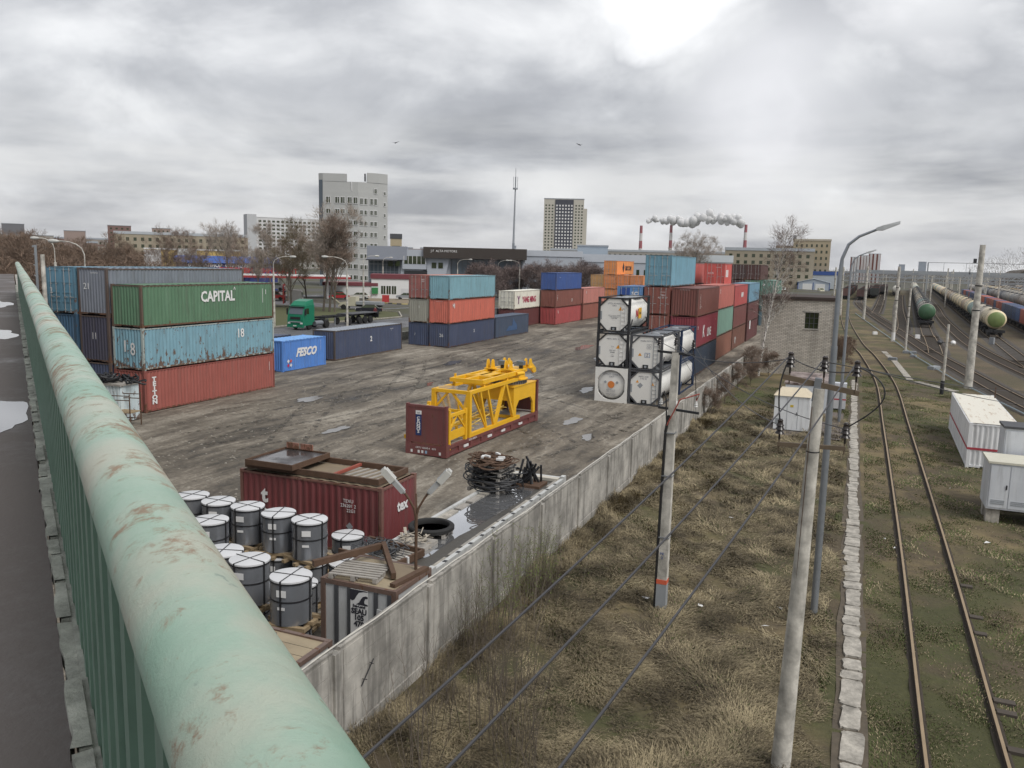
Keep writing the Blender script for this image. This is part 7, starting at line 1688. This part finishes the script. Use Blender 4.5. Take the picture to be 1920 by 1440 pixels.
    for sg in (-1, 1): MB().add([(-12.5, 4.5 - sg * 5, 7.4), (13.5, 4.5 - sg * 5, 7.4), (13.5, 4.5, 9.2), (-12.5, 4.5, 9.2)], [(0, 1, 2, 3) if sg > 0 else (3, 2, 1, 0)]).build('roof', bmat('roof_blue', (.05, .11, .34)), s)
    MB().add([(-12.1, 0, 7.5), (-12.1, 9, 7.5), (-12.1, 4.5, 9.1)], [(0, 2, 1)]).build('gable', bmat('shop_blue', (.035, .05, .19)), s); lettering('\u0424\u0418\u041d\u041d\u0410\u041f\u0418\u041e\u0420  \u0421\u0422\u0410\u041d\u0426\u0418\u042f', s, (-1.5, -.03, 6.75), FF, 1.25, bold=.05)
    s = thing('filling_station', 'white filling station canopy with red roof lettering behind the trees', 'canopy', (-118, 142, .4), R(36)); MB().box(-18, 20, 0, 9, 5.0, 5.6).build('canopy_roof', M_WHITE, s); MB().box(-18.1, 20.1, -.1, -.01, 4.9, 5.35).build('red_edge', flat('edge_red', (.35, .04, .04), .5), s)
    for x in (-15, -5, 5, 15): MB().box(x, x + .5, 3, 3.5, 0, 5).build('column', M_WHITE, s)
    lettering('\u0422\u041e\u041f\u041b\u0418\u0412\u041d  \u0428\u0418\u041d\u041e\u041c\u041e\u041d\u0422', s, (1, .5, 6.3), FF, 1.35, flat('sign_red', (.45, .03, .03), .5), bold=.05)
    building('brown_towers', 'brown stepped tower blocks above the thicket', (-517, 472), 47.6, 16, 12, 29.5, bmat('tower_brown', (.19, .115, .10)), grid(-7.5, 7.5, 4, 16, 29, 4, .4, .4)); building('brown_towers', 'pale brown stepped tower right of the darker one', (-497, 493), 45, 13, 12, 28.5, bmat('tower_tan', (.30, .23, .20)), grid(-6, 6, 4, 16, 28, 4, .4, .4))
    building('far_slab', 'pale brown block on the left skyline', (-540, 452), 48, 14, 12, 24.6, bmat('tower_tan', (.30, .23, .20))); building('far_slab', 'grey flat topped office on the far left skyline', (-561, 419), 53, 14, 12, 28.0, bmat('tower_dark', (.15, .15, .16))); building('far_slab', 'pale block at the far left edge above the bridge', (-545, 400), 53, 60, 12, 20, bmat('far_wall', (.33, .31, .28)))
    building('beige_turret', 'beige tower with dark openwork top right of the office tower', (-213, 362), 30.5, 5.6, 5.6, 19.5, BE, [(-2, 2, 14, 16)], roof=M_DGREY, roofh=2.4)
    rr = random.Random(12)
    for i in range(40):
        a = R(rr.uniform(-52, -7)); D = rr.uniform(650, 1100); w = rr.uniform(25, 70)
        hh = rr.uniform(12, 20) * (D / 800) ** .6
        building('distant_building', 'small hazy rooftop building on the distant skyline', (D * math.sin(a), D * math.cos(a)), -math.degrees(a), w, 15, hh, bmat('dist%d' % (i % 4), [(.30, .27, .24), (.36, .35, .33), (.24, .17, .14), (.40, .39, .36)][i % 4]), grid(-w / 2, w / 2, int(w / 4), 1, hh - 1, 4, .4, .45), roof=bmat('droof%d' % (i % 3), [(.35, .38, .42), (.20, .13, .11), (.42, .43, .44)][i % 3]), roofh=1.5)['group'] = 'distant skyline buildings'
    # chimneys
    red = flat('chimney_red', (.33, .075, .085), .8, var=.05); whi = flat('chimney_white', (.62, .60, .58), .8, var=.03)
    for i, (x, y, h) in enumerate(((-602, 2426, 124), (-518, 2446, 127), (-311, 2481, 131))):
        c = thing('smokestack', ['red and white banded smokestack with steam drifting off its top', 'red and white banded smokestack under the drifting steam', 'red and white banded smokestack standing apart on the right'][i], 'chimney', (x, y, 0)); zs = [0, h - 62, h - 40, h - 20, h]; rr_ = lambda z: 6.2 - 2.2 * z / h
        n = 0
        for a, b_ in ((0, h - 66), (h - 66, h - 44), (h - 44, h - 22), (h - 22, h)):
            MB().lathe([(rr_(a), a + .01), (rr_(b_), b_)], 16).build('band', [whi, red, whi, red][n], c, smooth=R(50)); n += 1
    # steam plume drifting from the first smokestack
    b = MB(); rr = random.Random(4)
    for k in range(110):
        t = rr.random() ** .8; x = -596 + 275 * t; y = 2428 + 35 * t; zc = 131 + 13 * math.sin(t * 2.2) + 6 * math.sin(t * 11) + 4 * math.sin(t * 23); sp = 2 + 19 * t * (1 - .4 * t); z = zc + rr.gauss(0, .45) * sp; r = rr.uniform(3.0, 6 + 22 * t * (1.15 - t))
        b.lathe([(r * .1, z - r), (r * .62, z - r * .78), (r * .95, z - r * .3), (r * .95, z + r * .3), (r * .62, z + r * .78), (r * .1, z + r)], 9, c=(x + rr.uniform(-4, 4), y + rr.uniform(-10, 10), 0))
    def stm(t, bb):
        t.put(bb.inputs['Base Color'], (.95, .95, .95)); bb.inputs['Roughness'].default_value = 1; bb.inputs['Specular IOR Level'].default_value = 0
        tr = t.node('ShaderNodeBsdfTranslucent'); tr.inputs[0].default_value = (.95, .95, .95, 1); ms = t.node('ShaderNodeMixShader'); ms.inputs[0].default_value = .45; t.l.new(bb.outputs[0], ms.inputs[1]); t.l.new(tr.outputs[0], ms.inputs[2])
        tp = t.node('ShaderNodeBsdfTransparent'); m2 = t.node('ShaderNodeMixShader'); m2.inputs[0].default_value = .05; t.l.new(ms.outputs[0], m2.inputs[1]); t.l.new(tp.outputs[0], m2.inputs[2]); t.l.new(m2.outputs[0], t.n['Material Output'].inputs[0])
    stuff(b.build('steam', mat('steam', stm), smooth=True))
town()

# ---------------------------------------------------------------- bare trees
def tree_mesh(seed, H, spread, nl, twigs, trunk_r=.2, levels=4, up=.55, lo=.25, tw_len=.7, tw_w=.024, droop=0.0, bf=1.0, wob=.22):
    r = random.Random(seed); T = MB(); tips = []
    def branch(p, d, L, rad, lev):
        n = 4 if lev == 0 else 3; pts = [p]; rr = [rad]; q = p.copy(); dd = d.copy()
        for i in range(n):
            dd = (dd + Vector((r.uniform(-wob, wob) if lev else r.uniform(-wob, wob) * .4, r.uniform(-wob, wob) if lev else r.uniform(-wob, wob) * .4, r.uniform(-.05, .16) * up - (droop if lev > 1 else 0)))).normalized(); q = q + dd * L / n; pts.append(q.copy()); rr.append(rad * (1 - (i + 1) / n * (.72 if lev else .75)))
        T.tube(pts, rr, 6 if lev == 0 else 4 if lev < 2 else 3, cap=False)
        if lev >= levels - 1:
            for a, b_ in zip(pts[1:], pts[2:]): tips.append((a, b_))
            return
        k = nl[lev]
        for j in range(k):
            t = r.uniform(lo if lev == 0 else .3, 1.0); i = min(int(t * n), n - 1); a = pts[i].lerp(pts[i + 1], t * n - i); ax = r.uniform(0, 2 * PI)
            tilt = r.uniform(.45, 1.0) * spread; base = (pts[i + 1] - pts[i]).normalized(); o1 = base.orthogonal().normalized(); o2 = base.cross(o1)
            nd = (base * math.cos(tilt) + (o1 * math.cos(ax) + o2 * math.sin(ax)) * math.sin(tilt) + Vector((0, 0, .28 * up))).normalized()
            branch(a, nd, L * r.uniform(.42, .62) * ((1.15 - .45 * t) * bf if lev == 0 else 1), rr[i] * .55, lev + 1)
    branch(Vector((0, 0, 0)), Vector((0, 0, 1)), H * .82, trunk_r, 0)
    K = MB(); vs = []; fs = []
    for _ in range(twigs):
        a, b_ = tips[r.randrange(len(tips))]; p = a.lerp(b_, r.random()) + Vector((r.gauss(0, .18), r.gauss(0, .18), r.gauss(0, .15))); d = ((b_ - a).normalized() + Vector((r.uniform(-.8, .8), r.uniform(-.8, .8), r.uniform(-.4, .7) - droop * 4))).normalized(); s = d.cross(Vector((r.uniform(-1, 1), r.uniform(-1, 1), r.uniform(-1, 1)))).normalized() * tw_w; e = p + d * tw_len * r.uniform(.4, 1.2); o = len(vs)
        vs += [p - s, p + s, e]; fs.append((o, o + 1, o + 2))
    K.add(vs, fs)
    return T.mesh('trunk'), K.mesh('crown')
TM = [tree_mesh(s, 12, sp, (13, 7, 5), 6500, .17, 4, up, lo) for s, sp, up, lo in ((1, .9, .6, .28), (2, .75, .9, .3), (3, 1.05, .4, .25), (4, .8, .7, .2))]
BUSH = [tree_mesh(s, 5, 1.0, (12, 6, 5), 5000, .07, 4, .5, .03, .55, .02) for s in (11, 12)]
_tn = 0
def tree(x, y, h, label, k, z=None, bark=None, twig=None, group=None, wide=1.0, meshes=TM, name='bare_tree', base=12):
    t = thing(name, label, 'tree' if name != 'bush' else 'bush', (x, y, gz(x, y) if z is None else z), rnd.uniform(0, 6.28), group); s = h / base; t.scale = (s * wide, s * wide, s)
    link('trunk', meshes[k % len(meshes)][0], t, material=bark or M_BARK); link('crown', meshes[k % len(meshes)][1], t, material=twig or M_TWIG)
    return t
def trees():
    r = random.Random(33)
    # brown thicket beyond the railing (left)
    for i in range(26):
        px = i / 25; a = R(-55.5 + 8.6 * px + r.uniform(-.6, .6)); D = r.uniform(125, 200)
        tree(D * math.sin(a), D * math.cos(a), 8.2 + D * .008 + r.uniform(-1.8, .9), 'brown leafless tree in the dense thicket beyond the railing', i, .3, None, flat('twig_brown', (.185, .13, .095), .95, var=.3, scale=.5), 'trees of the brown thicket', 1.25)
    for i in range(14):
        a = R(-55 + 9 * i / 13); D = r.uniform(95, 112); tree(D * math.sin(a), D * math.cos(a), r.uniform(5, 8), 'low brown shrub at the foot of the thicket', i, .3, None, flat('twig_brown', (.185, .13, .095)), 'shrubs of the brown thicket', 1.3, BUSH, 'bush', 5)
    for i, (a, D, h) in enumerate(((-45.0, 185, 12), (-41.4, 200, 14.5), (-40.3, 190, 11), (-38.6, 205, 14), (-37.6, 175, 11), (-34.6, 170, 13), (-43.9, 215, 12), (-36.4, 190, 13.5), (-43.2, 180, 9), (-39.6, 170, 9.5))):
        a = R(a); tree(D * math.sin(a), D * math.cos(a), h, 'tall leafless tree between the blue roofed shop and the office tower', i, .4, None, M_TWIG2 if i % 2 else M_TWIG, 'trees before the apartment slab', 1.0)
    tree(-83.7, 118.2, 13.0, 'leafless tree with dark trunk on the verge, leftmost of three close trunks', 1, twig=M_TWIG2); tree(-82.4, 118.1, 14.4, 'leafless tree with dark trunk on the verge between two close trunks', 0, twig=M_TWIG2); tree(-80.9, 117.4, 13.0, 'leafless tree with dark trunk on the verge, nearest the dark sedan', 3, twig=M_TWIG)
    tree(-92.5, 121, 12.5, 'leafless tree with pale bark behind the green truck cab', 2, twig=flat('twig_olive', (.15, .12, .075), .95))
    # bushes before the showroom
    for i in range(15):
        f = i / 14; a = R(-25.2 + 8.6 * f + r.uniform(-.3, .3)); D = r.uniform(196, 214); tree(D * math.sin(a), D * math.cos(a), r.uniform(6.5, 8.5), 'dense bare purplish bush before the showroom', i, .5, None, flat('twig_purple', (.17, .13, .12), .95, var=.3, scale=.5), 'bushes before the showroom', 1.25, BUSH, 'bush', 5)
    for a, D, h in ((-10.0, 300, 17), (-9.0, 310, 16), (-11, 320, 15)): tree(D * math.sin(R(a)), D * math.cos(R(a)), h, 'pale bare tree above the teal container', int(D), .4, None, M_TWIG2, 'trees above the teal container')
    # far wooded rise on the right
    b = MB(); vs = []; fs = []
    for i in range(42000):
        x = r.uniform(62, 330) if i < 30000 else r.uniform(-20, 70); D = r.uniform(520, 620) if i < 30000 else r.uniform(640, 900); hh = 2.5 if i >= 30000 else 9 + 7 * math.sin((x - 60) / 60) + 6 * math.exp(-((x - 95) / 22) ** 2); z = r.random() ** .8 * max(7 if i < 30000 else 3, hh + 5.5 + 1.6 * math.sin(x * .55) + 1.1 * math.sin(x * 1.3)); p = Vector((x + r.uniform(-3, 3), D, z)); d = Vector((r.uniform(-.6, .6), r.uniform(-.5, .5), r.uniform(.1, 1.2))).normalized() * r.uniform(.8, 2.2); s = Vector((.045, 0, .02)); o = len(vs); vs += [p - s, p + s, p + d]; fs.append((o, o + 1, o + 2))
    b.add(vs, fs); stuff(b.build('far_wood', flat('twig_far', (.15, .13, .115), .95, var=.3, scale=.05)))
    bk = MB().prism([(84, -1), (90, 6), (100, 12), (115, 14), (150, 11), (220, 10), (350, 12), (500, 8), (500, -1)], 640, 700, axis='y').build('hill', bmat('hill_brown', (.10, .085, .068), .3)); struct(bk)
    # birch
    bt, bc = tree_mesh(77, 17.5, .8, (26, 5, 4), 4500, .13, 4, .6, .3, .6, .012, .05, .36, .16)
    bm_ = mat('birch_bark', lambda t, b: t.put(b.inputs['Base Color'], t.mix(t.ramp(t.noise(t.mapping(t.obj(False), sc=(3, 3, 1.2)), 3, 5, .6), [(.52, 0), (.58, 1)]), (.60, .57, .52), (.05, .045, .04))))
    t = thing('birch_tree', 'slender white barked birch without leaves before the brick building', 'tree', (-8.3, 82.6, -.5), 1.0); link('trunk', bt, t, material=bm_); link('crown', bc, t, material=flat('twig_birch', (.17, .12, .10), .95)); t.rotation_euler = (0, R(4), 1.0)
    # shrubs at the fence and brown bush by the brick building
    for i, (x, y, h) in enumerate(((-8.8, 80, 2.6), (-8.3, 76, 1.9), (-8.9, 72, 2.0), (-7.4, 83, 2.2), (-8.8, 64, 2.0), (-8.9, 58, 1.8), (-1.0, 95, 2.4), (-1.4, 99, 2.8), (-.6, 104, 2.2))):
        tree(x, y, h, 'bare brown shrub at the foot of the fence by the brick building' if i < 6 else 'reddish bare bush beside the weedy track', i, -.5, None, flat('twig_brown', (.185, .13, .095)) if i > 5 else M_TWIG, 'shrubs at the fence end' if i < 6 else 'bushes by the weedy track', 1.1, BUSH, 'bush', 5)
    # saplings by the near fence: thin upright stems, some with fresh green
    def sapling(seed, n, h, green):
        r = random.Random(seed); b = MB(); vs = []; fs = []
        for i in range(n):
            p = Vector((r.gauss(0, .28), r.gauss(0, .35), 0)); d = Vector((r.gauss(0, .14), r.gauss(0, .14), 1)).normalized(); L = h * r.uniform(.5, 1.0); pts = [p + d * L * k / 4 + Vector((r.uniform(-.03, .03), r.uniform(-.03, .03), 0)) for k in range(5)]; b.tube(pts, [.011, .009, .007, .005, .002], 3, cap=False)
            for q in range(9):
                t = r.uniform(.3, 1); a = pts[0].lerp(pts[4], t); dd = Vector((r.gauss(0, .5), r.gauss(0, .5), .9)).normalized() * r.uniform(.15, .5); b.tube([a, a + dd], [.004, .0015], 3, cap=False)
                if green:
                    for _ in range(5):
                        c = a + dd * r.random() + Vector((r.gauss(0, .03), r.gauss(0, .03), 0)); s = r.uniform(.012, .024); v = Vector((r.uniform(-1, 1), r.uniform(-1, 1), r.uniform(-1, 1))).normalized(); u = v.orthogonal().normalized(); o = len(vs); vs += [c - u * s, c + v * s * .5, c + u * s, c - v * s * .5]; fs.append((o, o + 1, o + 2, o + 3))
        return b.mesh('stems', [M_BARK]), (MB().add(vs, fs).mesh('leaves', [flat('leaf_green', (.13, .17, .035), .7, var=.3)]) if green else None)
    sg = sapling(1, 26, 2.6, True); sb = [sapling(2, 16, 3.3, False), sapling(3, 14, 2.8, False)]
    for i, (x, y, s) in enumerate(((-8.5, 20.2, 1.0), (-8.6, 21.6, 1.1), (-8.4, 22.9, .95), (-8.8, 24.2, .8), (-8.7, 18.9, .8))):
        t = thing('sapling', 'young sapling cluster with fresh green buds against the concrete fence', 'sapling', (x, y, -.5), i, 'green budding saplings'); t.scale = (s, s, s); link('stems', sg[0], t); link('leaves', sg[1], t)
    for i, (x, y, s) in enumerate(((-7.7, 17.3, 1.0), (-7.0, 15.6, 1.05), (-6.1, 15.2, .95), (-8.0, 15.6, .9), (-6.6, 17.0, .9), (-5.5, 14.4, .8), (-7.6, 13.7, .9))):
        t = thing('sapling', 'thin bare reddish brown saplings rising from the dry grass', 'sapling', (x, y, -.5), i * 2, 'bare saplings in the dry grass'); t.scale = (s, s, s); link('stems', sb[i % 2][0], t)
trees()

# ---------------------------------------------------------------- grass
def grass():
    rs = np.random.RandomState(5)
    mst = mat('dry_grass', lambda t, b: (t.put(b.inputs['Base Color'], t.ramp(t.math('ADD', t.math('MULTIPLY', t.noise(t.geo(), .7, 5, .6), .5), t.math('MULTIPLY', t.noise(t.geo(), 17, 3, .6), .5)), [(.38, (.038, .03, .018)), (.48, (.14, .113, .068)), (.61, (.42, .35, .215))])), setattr(b.inputs['Roughness'], 'default_value', .9)))
    mgr = mat('green_grass', lambda t, b: (t.put(b.inputs['Base Color'], t.mix(t.noise(t.geo(), 12, 3), (.045, .065, .016), (.12, .145, .045))), setattr(b.inputs['Roughness'], 'default_value', .85)))
    def field(name, m, n, xr, yr, l0, l1, wid, lay, dens=None, dirn=None):
        # density falls with distance so that near ground is thick
        u = rs.rand(n); y = yr[0] * (yr[1] / yr[0]) ** u; x = xr[0] + (xr[1] - xr[0]) * rs.rand(n)
        # clumps
        k = np.sin(x * 1.7 + 2 * np.sin(y * .9)) + np.sin(y * 1.3 + 1.5 * np.sin(x * 1.1)) + .7 * np.sin(x * 4.1 + y * 3.3)
        keep = k + rs.randn(n) * .8 > (dens if dens is not None else -.4); x, y, k = x[keep], y[keep], k[keep]
        if dirn == 'track':
            kp = (np.abs(x - 2.1) > .09) & (np.abs(x - 3.75) > .09) & ((x < .02) | (x > .98)); x, y, k = x[kp], y[kp], k[kp]
        n = len(x); sc = np.clip(y / 22, .8, 2.4)
        L = (l0 + (l1 - l0) * rs.rand(n)) * (.75 + .25 * np.clip(k, -1, 2)); w = wid * sc * (.7 + .6 * rs.rand(n))
        th = 2 * np.pi * (.5 + .5 * np.sin(x * .8 + 1.3 * np.sin(y * .6))) + rs.randn(n) * .6
        ti = np.clip(lay + rs.randn(n) * .25, .1, 1.5)
        dx, dy, dz = np.cos(th) * np.sin(ti), np.sin(th) * np.sin(ti), np.cos(ti)
        sx, sy = -np.sin(th) * w, np.cos(th) * w; z0 = -.50 + np.zeros(n)
        P = np.zeros((n, 5, 3)); mx, my, mz = x + dx * L * .55, y + dy * L * .55, z0 + dz * L * .55 + .02
        P[:, 0] = np.c_[x - sx, y - sy, z0]; P[:, 1] = np.c_[x + sx, y + sy, z0]; P[:, 2] = np.c_[mx + sx * .8, my + sy * .8, mz]; P[:, 3] = np.c_[mx - sx * .8, my - sy * .8, mz]
        P[:, 4] = np.c_[x + dx * L * 1.05, y + dy * L * 1.05, z0 + np.maximum(dz * L * .75 - .03, .015)]
        me = bpy.data.meshes.new(name); me.vertices.add(n * 5); me.vertices.foreach_set('co', P.ravel())
        b = np.arange(n) * 5; li = np.empty((n, 7), int)
        for j, q in enumerate((0, 1, 2, 3, 3, 2, 4)): li[:, j] = b + q
        me.loops.add(n * 7); me.loops.foreach_set('vertex_index', li.ravel()); me.polygons.add(n * 2)
        st = np.empty((n, 2), int); st[:, 0] = np.arange(n) * 7; st[:, 1] = st[:, 0] + 4; tt = np.tile([4, 3], n)
        me.polygons.foreach_set('loop_start', st.ravel()); me.polygons.foreach_set('loop_total', tt); me.materials.append(m); me.update(calc_edges=True); me.validate()
        stuff(link(name, me))
    field('dry_grass', mst, 200000, (-9.35, -.1), (12.5, 62), .25, .75, .0085, 1.36, dens=-.9)
    field('fence_grass', mst, 26000, (-9.38, -8.3), (12.5, 60), .35, .8, .007, .75, dens=-1)
    field('green_grass', mgr, 60000, (-9.3, .1), (12.5, 75), .05, .16, .011, .6, dens=.2)
    field('track_grass', mgr, 95000, (-.3, 9), (15, 90), .03, .10, .011, .6, dens=-.1, dirn='track')
    field('track_straw', mst, 55000, (-.3, 9), (15, 80), .04, .18, .010, 1.0, dens=.0, dirn='track')
grass()

# two birds far off in the sky
for i, p in enumerate(((-44.6, 75.5, 21.5), (-29, 88, 22.5))):
    tag(MB().add([(0, -.2, 0), (0, .2, .02), (.55, .05, .18), (-.55, .05, .18), (.08, 0, -.05)], [(0, 1, 2), (0, 3, 1), (0, 4, 1)]).build('bird', M_BLACK, None, p, i), ['small dark bird gliding high above the grey container', 'small dark bird gliding beside the office tower'][i], 'bird')

# ---------------------------------------------------------------- the air
def haze():
    o = MB().box(-4600, 4600, -620, 7100, -3, 150).build('haze', mat('haze_air', lambda t, b: None)); m = MATS['haze_air']; t = NT(m.node_tree); t.n.clear()
    out = t.node('ShaderNodeOutputMaterial'); v = t.node('ShaderNodeVolumePrincipled'); v.inputs['Color'].default_value = (.93, .95, 1, 1); v.inputs['Density'].default_value = .00005; v.inputs['Anisotropy'].default_value = .2
    t.l.new(v.outputs[0], out.inputs['Volume']); stuff(o)
haze()
